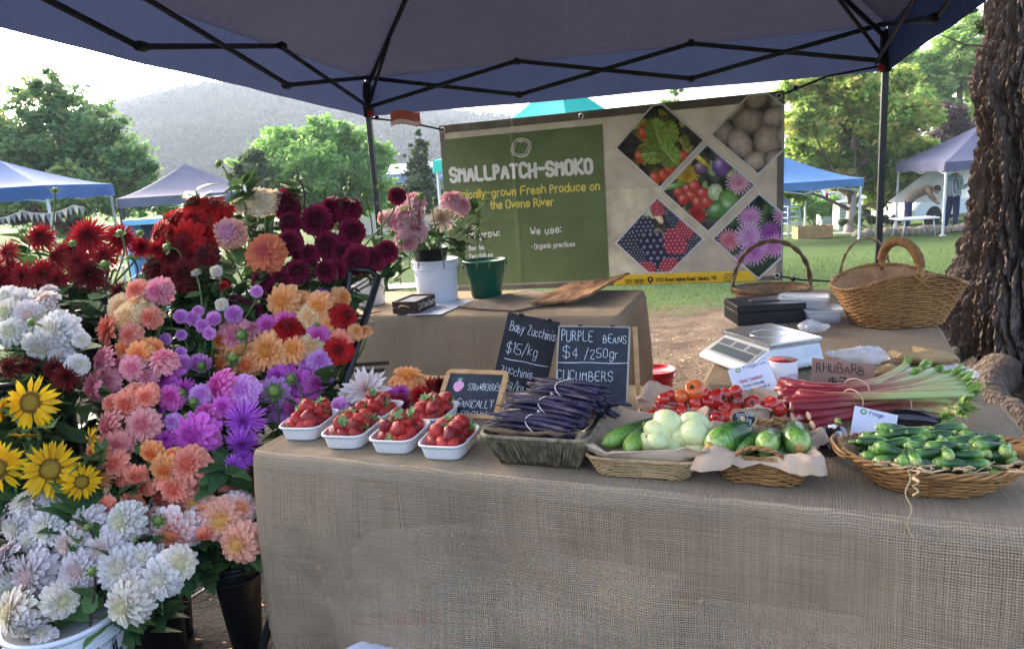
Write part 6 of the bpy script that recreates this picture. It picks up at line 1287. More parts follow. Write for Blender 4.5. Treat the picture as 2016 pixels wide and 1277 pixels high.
# =====================  PRODUCE ON THE NEAR TABLE  =====================
TT = TZ + .004
class Sheet:
    """flat card or board in the scene given by three of its corners; .at(x, y, e): metres from the top left corner, y down"""
    def __init__(s, TLp, TRp, BLp):
        s.o = TLp; s.w = (TRp - TLp).length; s.ex = (TRp - TLp).normalized(); d = BLp - TLp; d = d - s.ex * d.dot(s.ex); s.h = d.length; s.ey = d.normalized(); s.n = s.ex.cross(s.ey); 
        if s.n.y > 0: s.n = -s.n
    def at(s, x, y, e=0.0): return s.o + s.ex * x + s.ey * y + s.n * e
    def uv(s, px, py):
        d = ray(px, py); P = EYE + d * ((s.o - EYE).dot(s.n) / d.dot(s.n)); q = P - s.o; return q.dot(s.ex), q.dot(s.ey)
    def slab(s, mb, x0, x1, y0, y1, e0, e1, bev=0.0):
        c = s.at((x0 + x1) / 2, (y0 + y1) / 2, (e0 + e1) / 2); rot = Matrix((s.ex, s.ey, s.ex.cross(s.ey))).transposed(); mb.box(c, (x1 - x0, y1 - y0, e1 - e0), rot, bev)
    def text(s, mb, tx, pa, pb, h_px, wd, seed=1, jit=.10, e=.0012, wid=1.0):
        (x0, y0), (x1, y1) = s.uv(*pa), s.uv(*pb); xh, yh = s.uv(pa[0], pa[1] - h_px); h = math.hypot(xh - x0, yh - y0); q, W = strokes(tx, 0, 0, h, jit=jit, seed=seed, wid=wid); W -= 1.7 * h / 6; k = (x1 - x0) / W
        ribbon(mb, [[(x0 + a * k, y0 + (y1 - y0) * a / W - c) for a, c in l] for l in q], wd, lambda x, y, ee: s.at(x, y, e + ee), seed=seed, rough=.3)
    def line(s, mb, pa, pb, wd, e=.0012): 
        A, B = s.uv(*pa), s.uv(*pb); ribbon(mb, [[(A[0] + (B[0] - A[0]) * i / 8, A[1] + (B[1] - A[1]) * i / 8 + .001 * math.sin(i * 1.3)) for i in range(9)]], wd, lambda x, y, ee: s.at(x, y, e + ee), rough=.3)

# ---- strawberries ----
k = N('strawberry_skin'); t_ = k.tex(typ='TexVoronoi', scale=9.5); d_ = t_.outputs['Distance']; seed = k.math('LESS_THAN', d_, .20); nn = k.math('ADD', k.math('MULTIPLY', k.tex(scale=2, detail=2).outputs[0], .5), k.math('MULTIPLY', k.n('ObjectInfo').outputs['Random'], .5))
sb_mat = k.bsdf(k.mix(seed, k.ramp(nn, [(.3, (.20, .004, .006)), (.7, (.48, .022, .014))]), (.62, .38, .12)), .28, k.bump(d_, .6, .002), spec=.5, coat=.15)
calyx_m = leafmat('strawberry_calyx', [(0, (.10, .22, .05)), (1, (.30, .42, .16))], .2)
SBM = []
for v in range(4):
    r = random.Random(v + 40); m = MB(); L = r.uniform(.95, 1.15); prof = [(0, -.52 * L), (.22, -.47 * L), (.40, -.30 * L), (.52, -.02), (.54, .20), (.44, .38), (.22, .43), (0, .40)]; m.lathe(prof, 18)
    for i in range(len(m.v)): p = Vector(m.v[i]); m.v[i] = tuple(p + p.normalized() * nz(p, 2.2, v * 7) * .10)
    c = MB()
    for i in range(11): a = i * 2.39996; leaf_geo(c, Vector((.05 * math.cos(a), .05 * math.sin(a), .42)), Vector((math.cos(a), math.sin(a), r.uniform(.0, .75))), Vector((0, 0, 1)), r.uniform(.34, .55), .19, r, .15, r.uniform(-.1, .6), r.uniform(.2, .9))
    c.tube([(0, 0, .4), (.03, .02, .62), (.08, .03, .78)], [.04, .03, .025], 6, cols=[(.8, 0, 0)] * 3)
    SBM.append((m.mesh('berry', sb_mat), c.mesh('calyx', calyx_m)))
pulp = simple('moulded_pulp_white', 'd9dadb', .8, .05, 20, .35, 60, dist=.002)
def rring(a, b, z, n=6, e=5.0):
    o = []
    for i in range(8 * n):
        t = 2 * math.pi * i / (8 * n); c, s = math.cos(t), math.sin(t); o.append(Vector((a * math.copysign(abs(c) ** (2 / e), c), b * math.copysign(abs(s) ** (2 / e), s), z)))
    return o
def loft(mb, rings, cap0=True, cap1=False, cols=None):
    n = len(rings[0]); vs = [p for r_ in rings for p in r_]; fs = [(j * n + i, j * n + (i + 1) % n, (j + 1) * n + (i + 1) % n, (j + 1) * n + i) for j in range(len(rings) - 1) for i in range(n)]
    if cap0: fs.append(tuple(range(n - 1, -1, -1)))
    if cap1: fs.append(tuple((len(rings) - 1) * n + i for i in range(n)))
    mb.add(vs, fs)
def punnet(px, py, rz, label, where, nseed, w_=.124, d=.168, H=.040):
    p = atZ(px, py, TT + H); e2 = Vector((-math.sin(rz), math.cos(rz), 0)); c = Vector((p.x, p.y, TT)) + e2 * d / 2; t = thing('strawberry_punnet', label, 'punnet', c, rz, 'white punnets of strawberries'); m = MB(); a, b = w_ / 2, d / 2
    loft(m, [rring(a * .80, b * .85, 0), rring(a * .84, b * .88, .004), rring(a * .95, b * .96, H - .006), rring(a * .955, b * .965, H - .004)]); loft(m, [rring(a * .94, b * .955, H - .002), rring(a * .82, b * .87, .005)], False, True); part('tray', m, pulp, t)
    m = MB(); loft(m, [rring(a * .94, b * .955, H - .0025), rring(a * .96, b * .97, H), rring(a * 1.02, b * 1.015, H), rring(a * 1.035, b * 1.025, H - .003), rring(a * 1.0, b * 1.0, H - .007), rring(a * .957, b * .966, H - .006)], False); part('rim', m, pulp, t)
    r = random.Random(nseed); pos = []
    for i in range(3):
        for j in range(4): pos.append(((i - 1) * .027 + r.uniform(-.003, .003), (j - 1.5) * .032 + r.uniform(-.004, .004), .034 + r.uniform(-.003, .005)))
    for i in range(2):
        for j in range(3): pos.append(((i - .5) * .038 + r.uniform(-.006, .006), (j - 1) * .043 + r.uniform(-.007, .007), .055 + r.uniform(-.003, .008)))
    if nseed % 2: pos.append((r.uniform(-.01, .01), r.uniform(-.02, .03), .076))
    R3 = Rz(rz); vis = []
    for q in pos:
        P = c + R3 @ Vector(q); s = r.uniform(.034, .043); ro = Matrix.Rotation(r.uniform(0, 6.28), 3, 'Z') @ Matrix.Rotation(r.choice((r.uniform(.9, 2.0), r.uniform(2.3, 3.1), r.uniform(.2, 1.0))), 3, 'X') @ Rz(r.uniform(0, 6)); g = r.randint(0, 3)
        b_ = thing('strawberry', '', 'strawberry', P, 0, f'strawberries in the {where}', rot=ro.to_euler()); o = obj('berry', SBM[g][0], b_); o.scale = (s,) * 3; o = obj('calyx', SBM[g][1], b_); o.scale = (s,) * 3; vis.append((q, b_))
    rows = sorted(vis, key=lambda v: v[0][2]); 
    up = [v for v in vis if v[0][2] > .046]; lo = [v for v in vis if v[0][2] <= .046]
    for nm, L in (('upper', up), ('lower', lo)):
        L = sorted(L, key=lambda v: (round(v[0][1] / .036), v[0][0]))
        for i, v in enumerate(L): v[1]['label'] = f'strawberry in the {where}, {nth(i)} {nm} berry from the near rim'
pr = R_(-12)
punnet(582, 842, pr, 'white strawberry punnet at the flower end of the front row', 'punnet by the purple dahlias', 3)
punnet(667, 858, pr - R_(2), 'white strawberry punnet, second of the front row from the flowers', 'second punnet from the flowers', 4)
punnet(763, 867, pr - R_(3), 'white strawberry punnet, third of the front row from the flowers', 'third punnet from the flowers', 5)
punnet(862, 878, pr - R_(4), 'white strawberry punnet touching the purple bean basket', 'punnet by the bean basket', 6)
punnet(708, 822, R_(-20), 'white strawberry punnet in the back row below the white dahlia', 'rear punnet by the white dahlia', 7)
punnet(826, 824, R_(-18), 'white strawberry punnet in front of the strawberry chalkboard', 'rear punnet by the chalkboard', 8)

# ---- chalkboards ----
k = N('chalkboard_slate'); n1 = k.tex(scale=9, detail=5).outputs[0]; n2 = k.tex(scale=30, detail=4, stretch=(1, .2, 1)).outputs[0]
slate = k.bsdf(k.ramp(k.math('ADD', k.math('MULTIPLY', n1, .6), k.math('MULTIPLY', n2, .4)), [(.3, (.018, .026, .036)), (.7, (.045, .058, .075))]), .75, spec=.3)
k = N('chalkboard_black'); n1 = k.tex(scale=9, detail=5).outputs[0]; slate2 = k.bsdf(k.ramp(n1, [(.3, (.012, .013, .016)), (.7, (.032, .033, .038))]), .7, spec=.3)
wood_lt = simple('pale_wood', 'b89468', .6, .2, 14, .25, 50); wood_gr = simple('weathered_wood', '8c7a62', .8, .25, 12, .3)
def woodgrain(name, a, b, st=(3, 60, 60)):
    k = N(name); n1 = k.tex(scale=1, detail=5, stretch=st).outputs[0]; return k.bsdf(k.ramp(n1, [(.3, lin(a)), (.7, lin(b))]), .6, k.bump(n1, .2, .002))
pinew = woodgrain('pine_frame', 'a88256', 'c8a274', (25, 25, 60))
def chalkboards():
    s = Sheet(atY(1000, 614, 2.40), atY(1103, 634, 2.36), atY(972, 775, 2.30)); s.h = (s.o.z - TT) / -s.ey.z - .002
    t = thing('chalkboard', 'black tilted chalkboard reading Baby Zucchinis $15/kg', 'chalkboard', s.at(s.w / 2, s.h)); m = MB(); s.slab(m, 0, s.w, 0, s.h, -.008, 0, .002); part('board', m, slate2, t, world=True, smooth=False)
    m = MB(); part('chalk_lettering', m, chalk, t, world=True, smooth=False); m = MB(); s.text(m, 'Baby Zucchinis', (1003, 651), (1092, 671), 17, .0016, 2); part('chalk_lettering', m, chalk, t, world=True, smooth=False); m = MB(); s.text(m, '$15/kg', (996, 692), (1056, 703), 20, .0016, 3); part('chalk_lettering', m, chalk, t, world=True, smooth=False); m = MB(); s.line(m, (993, 705), (1078, 722), .002); part('chalk_lettering', m, chalk, t, world=True, smooth=False); m = MB(); s.text(m, 'Zucchinis', (985, 733), (1046, 746), 16, .0016, 4); part('chalk_lettering', m, chalk, t, world=True, smooth=False); m = MB(); s.text(m, '$8/kg', (993, 764), (1029, 771), 16, .0016, 5); part('chalk_lettering', m, chalk, t, world=True, smooth=False)
    for x in (.25, .8): m = MB(); s.slab(m, s.w * x - .009, s.w * x + .009, -.004, .006, -.012, .002, .002); part('hinge', m, simple('hinge_black', '1a1a1c', .4, metal=.5), t, world=True)
    m = MB(); a = s.at(s.w * .5, .02, -.014); b = Vector((a.x + .06, a.y + .20, TT)); m.tube([a, b], .007, 6); part('support', m, wood_gr, t, world=True)
    s = Sheet(atY(1100, 641, 2.22), atY(1241, 643, 2.15), atY(1081, 800, 2.14)); s.h = (s.o.z - TT) / -s.ey.z - .002
    t = thing('chalkboard', 'slate chalkboard on a wooden easel reading Purple Beans $4/250gr', 'chalkboard', s.at(s.w / 2, s.h)); m = MB(); s.slab(m, .004, s.w - .0045, .004, s.h, -.006, 0, .001); part('board', m, slate, t, world=True, smooth=False)
    for (x0, x1, y0, y1) in ((s.w - .0042, s.w, 0, s.h), (0, s.w - .0044, 0, .0036), (0, .0036, .0038, s.h)): m = MB(); s.slab(m, x0, x1, y0, y1, -.009, .002, .001); part('frame', m, simple('frame_pale', 'a8a49c', .7), t, world=True, smooth=False)
    m = MB(); part('chalk_lettering', m, chalk, t, world=True, smooth=False); m = MB(); s.text(m, 'PURPLE', (1106, 671), (1167, 672), 20, .0017, 6); part('chalk_lettering', m, chalk, t, world=True, smooth=False); m = MB(); s.text(m, 'BEANS', (1188, 674), (1233, 676), 15, .0016, 7); part('chalk_lettering', m, chalk, t, world=True, smooth=False); m = MB(); s.text(m, '$4', (1108, 702), (1138, 703), 20, .0017, 8); part('chalk_lettering', m, chalk, t, world=True, smooth=False); m = MB(); s.text(m, '/250gr', (1151, 705), (1216, 704), 18, .0016, 9); part('chalk_lettering', m, chalk, t, world=True, smooth=False); m = MB(); s.line(m, (1097, 713), (1237, 715), .002); part('chalk_lettering', m, chalk, t, world=True, smooth=False); m = MB(); s.text(m, 'CUCUMBERS', (1097, 746), (1206, 750), 18, .0017, 10); part('chalk_lettering', m, chalk, t, world=True, smooth=False); m = MB(); s.text(m, '$8 /kg', (1120, 782), (1182, 784), 17, .0016, 11); part('chalk_lettering', m, chalk, t, world=True, smooth=False)
    for x in (.3, .75): m = MB(); s.slab(m, s.w * x - .008, s.w * x + .008, -.004, .005, -.012, .0017, .002); part('hinge', m, simple('hinge_black', ''), t, world=True)
    # wooden easel leg to the side and the back board it is hinged to
    m = MB(); a = s.at(s.w + .012, -.002, -.012); b = atY(1257, 800, 2.12); d = b - a; b = a + d * ((a.z - TT) / -d.z); rot = (b - a).to_track_quat('X', 'Z').to_matrix(); m.box((a + b) / 2, ((b - a).length, .014, .010), rot, .002); part('easel_leg', m, pinew, t, world=True, smooth=False)
    m = MB(); a = s.at(.02, .01, -.016); b = Vector((a.x + .06, a.y + .16, TT + .006)); m.box((a + b) / 2, ((b - a).length, .014, .010), (b - a).to_track_quat('X', 'Z').to_matrix(), .002); part('easel_leg', m, pinew, t, world=True, smooth=False)
    # strawberry board in a rounded pine frame
    s = Sheet(atY(881, 727, 2.20), atY(1003, 731, 2.14), atY(858, 812, 2.08)); s.h = (s.o.z - TT) / -s.ey.z - .002
    t = thing('chalkboard', 'small pine framed chalkboard reading Strawberries Organically', 'chalkboard', s.at(s.w / 2, s.h)); fwd = .016; m = MB(); s.slab(m, fwd, s.w - fwd, fwd, s.h - fwd, -.006, 0); part('board', m, slate, t, world=True, smooth=False)
    m = MB(); R = .018; ring = []
    for (cx, cy, a0) in ((s.w - R, R, -90), (s.w - R, s.h - R, 0), (R, s.h - R, 90), (R, R, 180)):
        for i in range(7): a = R_(a0 + 15 * i); ring.append(((cx + R * math.cos(a), cy + R * math.sin(a)), (cx + (R - .0) * math.cos(a), cy + R * math.sin(a))))
    n = len(ring); vs = []; cx, cy = s.w / 2, s.h / 2
    inn = lambda p: (min(max(p[0], fwd - .001), s.w - fwd + .001), min(max(p[1], fwd - .001), s.h - fwd + .001))
    for (p, _) in ring: q = inn(p); vs += [s.at(p[0], p[1], -.010), s.at(p[0], p[1], .004), s.at(*inn(p), .004), s.at(*inn(p), -.010)]
    fs = []
    for i in range(n): j = (i + 1) % n; fs += [(i * 4 + k, j * 4 + k, j * 4 + (k + 1) % 4, i * 4 + (k + 1) % 4) for k in range(4)]
    m.add(vs, fs); part('frame', m, pinew, t, world=True, smooth=False)
    m = MB(); part('chalk_lettering', m, chalk, t, world=True, smooth=False); m = MB(); s.text(m, 'STRAWBERRIES', (921, 768), (984, 770), 12, .0013, 12); part('chalk_lettering', m, chalk, t, world=True, smooth=False); m = MB(); s.text(m, 'ORGANICALLY', (881, 800), (969, 804), 14, .0016, 13); part('chalk_lettering', m, chalk, t, world=True, smooth=False); m = MB(); s.text(m, 'GROWN', (905, 822), (955, 824), 14, .0016, 14); part('chalk_lettering', m, chalk, t, world=True, smooth=False)
    m = MB(); c = s.uv(903, 760); q = [(c[0] + .017 * math.sin(a) * (1 - .28 * (math.cos(a) < 0) * -math.cos(a)), c[1] - .019 * math.cos(a) * (1 if math.cos(a) > 0 else 1.1)) for a in [i * .3 for i in range(22)]]; m.add([s.at(x, y, .0014) for x, y in q], [tuple(range(22))]); part('strawberry_drawing', m, chalk_pink, t, world=True, smooth=False)
    m = MB(); ribbon(m, [[(c[0], c[1] - .018), (c[0] + .010 * math.cos(a), c[1] - .020 + .010 * math.sin(a))] for a in (-.5, -1.2, -1.9, -2.6)], .0017, lambda x, y, e: s.at(x, y, .0017 + e)); part('leaf_drawing', m, chalk_green, t, world=True, smooth=False)
    m = MB(); a = s.at(s.w * .5, .02, -.016); b = Vector((a.x + .05, a.y + .11, TT)); m.tube([a, b], .006, 6); part('support', m, pinew, t, world=True)
chalkboards()

# ---- wicker ----
def wick(name, a, b): 
    k = N(name); n1 = k.tex(scale=55, detail=4).outputs[0]; n2 = k.tex(scale=9, detail=3).outputs[0]; return k.bsdf(k.ramp(k.math('ADD', k.math('MULTIPLY', n1, .5), k.math('MULTIPLY', n2, .5)), [(.32, lin(a)), (.68, lin(b))]), .5, k.bump(n1, .25, .001), spec=.4)
w_pale = wick('wicker_pale', '8f7450', 'c8ab80'); w_hon = wick('wicker_honey', '704a28', 'b08450'); w_brn = wick('wicker_brown', '56402a', '9a7650'); w_dark = wick('wicker_dark_handle', '3a2a1c', '6e5236')
def superp(t, a, b, e):
    c, s = math.cos(t), math.sin(t); return Vector((a * math.copysign(abs(c) ** (2 / e), c), b * math.copysign(abs(s) ** (2 / e), s), 0))
def wicker(parent, fab, e, H, rows, rad, stakes, mat, zf=None, n=None, rim_r=None, rim_turn=26, lining=True, wob=.25, name='woven_body', seed=1):
    """basket side: rows of withies going in front of and behind the stakes; fab(h 0..1) -> half sizes; zf(theta, h) -> height"""
    zf = zf or (lambda th, h: h * H); n = n or stakes * 4; m = MB(); r = random.Random(seed)
    for j in range(rows):
        h = (j + .5) / rows; pts = []; off = r.uniform(-.3, .3)
        for i in range(n):
            th = 2 * math.pi * i / n; a, b = fab(h); o = rad * .95 * math.cos(stakes * th * .5 * 2 / 2 + j * math.pi) ; p = superp(th, a + o, b + o, e); p.z = zf(th, h) + rad * wob * math.sin(th * 7 + j * 1.7 + off) + rad * .35 * nz((i * .4, j, seed)); pts.append(p)
        m.tube(pts, [rad * (.82 + .3 * (nz((i * .13, j * 3, 5)) + .3)) for i in range(n)], 5, closed=True)
    part(name, m, mat, parent)
    m = MB()
    for i in range(stakes):
        th = 2 * math.pi * (i + .5) / stakes; pts = []
        for q in range(6): a, b = fab(q / 5); p = superp(th, a, b, e); p.z = zf(th, q / 5); pts.append(p)
        m.tube(pts, rad * .8, 5)
    part('stakes', m, mat, parent)
    m = MB(); rr = rim_r or rad * 1.5; N_ = 200
    for ph in (0, 2.09, 4.19):
        pts = []
        for i in range(N_):
            th = 2 * math.pi * i / N_; a, b = fab(1.0); q = ph + rim_turn * th; p = superp(th, a + rr * .8 * math.cos(q), b + rr * .8 * math.cos(q), e); p.z = zf(th, 1.0) + rr * .8 * math.sin(q); pts.append(p)
        m.tube(pts, rr * .62, 5, closed=True)
    part('rim', m, mat, parent)
    if lining:
        m = MB(); rings = []
        for h in (0, .02, .5, .97): a, b = fab(h); rings.append([superp(2 * math.pi * i / 48, a - rad * 1.5, b - rad * 1.5, e) + Vector((0, 0, zf(2 * math.pi * i / 48, h) + (.003 if h == 0 else 0))) for i in range(48)])
        loft(m, rings, True); part('base', m, mat, parent)
kp = N('kraft_paper'); n1 = kp.tex(scale=6, detail=6).outputs[0]; n2 = kp.tex(scale=90, detail=3).outputs[0]; kraft = kp.bsdf(kp.ramp(n1, [(.3, lin('a8917c')), (.7, lin('c4ae98'))]), .8, kp.bump(kp.math('ADD', kp.math('MULTIPLY', n1, 1.0), kp.math('MULTIPLY', n2, .1)), .5, .01), spec=.2, transl=.12)
kp = N('brown_paper'); n1 = kp.tex(scale=8, detail=7).outputs[0]; brownp = kp.bsdf(kp.ramp(n1, [(.3, lin('75553c')), (.7, lin('a07a5a'))]), .75, kp.bump(n1, .6, .015), spec=.25)
def crumple(p, s, amp, o): return Vector((nz(p, s, o), nz(p, s, o + 9), nz(p, s, o + 17))) * amp + Vector((0, 0, abs(nz(p, s * 2.3, o + 5)) * amp * .5))
def paper_nest(parent, fab, e, H, out, seed, name='paper_lining', ear=.5, mat=None, drop=.02):
    """sheet of paper pushed into a basket, its corners standing out past the rim"""
    m = MB(); r = random.Random(seed); NT, NR = 72, 16; rings = []
    for j in range(NR + 1):
        q = j / NR; ring = []
        for i in range(NT):
            th = 2 * math.pi * i / NT; cor = abs(math.sin(2 * th)) ** 1.5; a, b = fab(min(1, q / .62))
            if q < .3: a0, b0 = fab(0); p = superp(th, a0 * .92 * q / .3, b0 * .92 * q / .3, e); p.z = .006
            elif q < .62: h = (q - .3) / .32; a0, b0 = fab(h); p = superp(th, a0 - .006, b0 - .006, e); p.z = .006 + (H + .006) * h
            else: h = (q - .62) / .38; a0, b0 = fab(1); ex = out * h * (1 - ear + ear * 1.6 * cor); p = superp(th, a0 - .004 + ex, b0 - .004 + ex, e); p.z = H + .012 + .02 * math.sin(h * 2.2) * (.5 + cor) - drop * h * h * (1 + 1.5 * cor)
            if q > .45: p += crumple(p + Vector((seed, 0, 0)), 18, .022 * min(1, (q - .45) * 4), seed) + crumple(p + Vector((seed, 5, 0)), 45, .007, seed)
            ring.append(p)
        rings.append(ring)
    loft(m, rings[1:], True); part(name, m, mat or kraft, parent)

# ---- bean basket ----
def seagrass():
    k = N('seagrass'); n1 = k.tex(scale=70, detail=4, stretch=(1, 1, .2)).outputs[0]; return k.bsdf(k.ramp(n1, [(.3, lin('4a4436')), (.7, lin('8c8268'))]), .75, k.bump(n1, .4, .002))
sgr = seagrass()
def bean_basket():
    a, b = atZ(993, 911, TT), atZ(1133, 921, TT); rz = math.atan2(b.y - a.y, b.x - a.x); H = .083; wb, db = (b - a).length / 2 + .006, .085; wt, dt = .130, .135
    e2 = Vector((-math.sin(rz), math.cos(rz), 0)); c = (a + b) / 2 + e2 * db; t = thing('bean_basket', 'grey-brown seagrass basket piled with bundles of purple beans', 'basket', c, rz); r = random.Random(2)
    for side in range(4):
        m = MB(); nst = 58 if side % 2 == 0 else 60
        for i in range(nst):
            u = (i + .5) / nst * 2 - 1; sl = r.uniform(.01, .10) * (1 if u < .6 else .2); pts = []
            for q in range(5):
                h = q / 4; w_, d = wb + (wt - wb) * h, db + (dt - db) * h; uu = max(-1, min(1, u - sl * (1 - h) * .8)); o = r.uniform(-.0012, .0016)
                p = Vector((uu * w_, -d - o, h * H)) if side == 0 else Vector((w_ + o, uu * d, h * H)) if side == 1 else Vector((-uu * w_, d + o, h * H)) if side == 2 else Vector((-w_ - o, -uu * d, h * H)); pts.append(p)
            m.tube(pts, r.uniform(.0018, .0030), 5)
        part('side', m, sgr, t)
    m = MB(); loft(m, [rring(wb - .004, db - .004, .002, e=9), rring(wt - .004, dt - .004, H - .002, e=9)], True); part('base', m, sgr, t); m = MB()
    pts = rring(wt + .001, dt + .001, H + .002, n=8, e=9); m.tube(pts, .0055, 8, closed=True); part('rim', m, sgr, t)
    m = MB(); m.grid(30, 24, lambda u, v: (lambda x, y: Vector((x, y, .045 + .062 * max(abs(x) / wt, abs(y) / dt) ** 2)) + crumple((x, y, 1), 22, .008, 3))((u * 2 - 1) * (wt - .006), (v * 2 - 1) * (dt - .006))); part('paper_lining', m, kraft, t)
    k = N('purple_bean'); n1 = k.tex(scale=35, detail=4).outputs[0]; bm = k.bsdf(k.ramp(n1, [(.3, (.008, .006, .014)), (.55, (.022, .016, .042)), (.75, (.058, .042, .10))]), .42, k.bump(n1, .2, .002), spec=.45)
    string = simple('white_twine', 'd8d4cc', .8, .1, 60)
    Rm = Rz(rz); hid = 0
    for bi, (cx, cy, cz, yaw, nb, lab) in enumerate(((-.012, -.070, .100, -.10, 24, 'tied bundle of purple beans at the near rim of the seagrass basket'), (.008, -.018, .128, -.20, 24, 'tied bundle of purple beans in the middle of the seagrass pile'), (.035, .045, .150, -.27, 22, 'tied bundle of purple beans topmost at the back, against the chalkboard'), (.055, .095, .112, -.3, 14, 'low tied bundle of purple beans at the far rim of the basket'))):
        base = c + Rm @ Vector((cx, cy, cz)); bt = thing('bean_bundle', lab, 'bean bundle', base, rz + yaw, 'bundles of purple beans')
        for i in range(nb):
            q = (i + .5) / nb; ra = .034 * math.sqrt(q); an = i * 2.39996; y0, z0 = ra * math.cos(an) * 1.1, ra * math.sin(an) * .8; L = r.uniform(.085, .118); sp = r.uniform(1.1, 1.6); bow = r.uniform(-.015, .012); ya_ = r.uniform(-.08, .08); s = r.uniform(-.014, .014); pts = []; rd = []
            for j in range(11):
                x = -1 + .2 * j; k_ = .72 + .28 * sp * abs(x) ** 1.6; pts.append(Vector((x * L + s, y0 * k_ + bow * x * x + ya_ * x * L * .5, z0 * k_ - .010 * x * x + .004 * math.sin(x * 3 + i)))); rd.append(.0064 * (.25 if j in (0,) else .55 if j in (1, 10) else 1.0) * (1 + .08 * math.sin(j * 2.1 + i)))
            pts = [pts[0] + Vector((-.010, r.uniform(-.004, .004), r.uniform(-.004, .006)))] + pts; rd = [.0008] + rd; m = MB(); m.tube(pts, rd, 7, flat=.8); part('bean', m, bm, bt)
        m = MB(); ring = [Vector((.012 * math.sin(a * 2), .0315 * math.cos(a), .0245 * math.sin(a) - .001)) for a in [i * .2618 for i in range(24)]]; m.tube(ring, .0013, 5, closed=True); m.tube([ring[5], ring[5] + Vector((.004, -.004, .009)), ring[5] + Vector((.012, -.008, .006))], .001, 5); part('twine', m, string, bt)
bean_basket()

# ---- cucumber and white squash tray ----
def tf(th_seed): return None
k = N('cucumber_skin'); uvz = k.sep(k.attr().outputs['Color']); n1 = k.tex(scale=30, detail=4).outputs[0]; st = k.tex(scale=1, detail=2, stretch=(160, 160, 8)).outputs[0]
f_ = k.math('ADD', uvz[0], k.math('MULTIPLY', k.math('SUBTRACT', st, .5), .5)); cuc_m = k.bsdf(k.ramp(f_, [(.0, (.30, .42, .10)), (.16, (.16, .32, .04)), (.4, (.035, .095, .022)), (1, (.012, .035, .016))]), .3, k.bump(n1, .25, .003), spec=.5)
k = N('zucchini_skin'); uvz = k.sep(k.attr().outputs['Color']); sp = k.tex(typ='TexVoronoi', scale=170).outputs['Distance']; st = k.tex(scale=1, detail=2, stretch=(110, 110, 10)).outputs[0]
f_ = k.math('ADD', uvz[0], k.math('MULTIPLY', k.math('SUBTRACT', st, .5), .7)); base_c = k.ramp(f_, [(.0, (.36, .45, .14)), (.16, (.14, .29, .045)), (.42, (.035, .115, .02)), (1, (.014, .05, .013))]); zuc_m = k.bsdf(k.mix(k.math('MULTIPLY', k.math('LESS_THAN', sp, .24), .55), base_c, (.22, .34, .10)), .27, spec=.5, coat=.1)
k = N('white_squash_skin'); n1 = k.tex(scale=14, detail=3).outputs[0]; sc_ = k.math('GREATER_THAN', k.tex(scale=55, detail=5).outputs[0], .68); sq_m = k.bsdf(k.mix(k.math('MULTIPLY', sc_, .35), k.mix(k.math('MULTIPLY', k.n('ObjectInfo').outputs['Random'], .5), k.ramp(n1, [(.3, lin('b4c48c')), (.7, lin('d0d8a8'))]), lin('d4d294')), lin('8a7a48')), .33, spec=.5, coat=.1)
stalk_m = simple('stalk_green', '7a9450', .7, .3, 40, .3); cutm = simple('cut_end', 'b08c4c', .8, .35, 60, .4)
def gourd(mb, L, prof, bend=0, n=14, cyl=14, stripe=False):
    """body along +X, prof(q) radius; Col.r = q from the blossom end"""
    pts = []; rd = []; cl = []
    for i in range(n + 1): q = i / n; pts.append(Vector((L * (q - .5), bend * L * (4 * q * (1 - q) - .6), 0))); rd.append(max(.0006, prof(q))); cl.append((q if q < .5 else .5 + .5 * q, q, 0))
    mb.tube(pts, rd, cyl, cols=cl)
def fruit(name, label, cat, P, rot, mb, mat, group=None, stalk=None, end=None):
    t = thing(name, label, cat, P, 0, group, rot=rot.to_euler() if hasattr(rot, 'to_euler') else rot); part('skin', mb, mat, t)
    if stalk: part('stalk', stalk, stalk_m, t)
    if end: part('blossom_end', end, cutm, t)
    return t
def facing(px, py, tilt=0.0, yaw=0.0):
    """rotation turning +X away from the viewer at that spot, so the near end shows"""
    return Rz(R_(68) + yaw) @ Ry(-tilt)
rounded = lambda R, a=.5: (lambda q: R * max(0, 1 - abs(2 * q - 1) ** 4.2) ** .5)
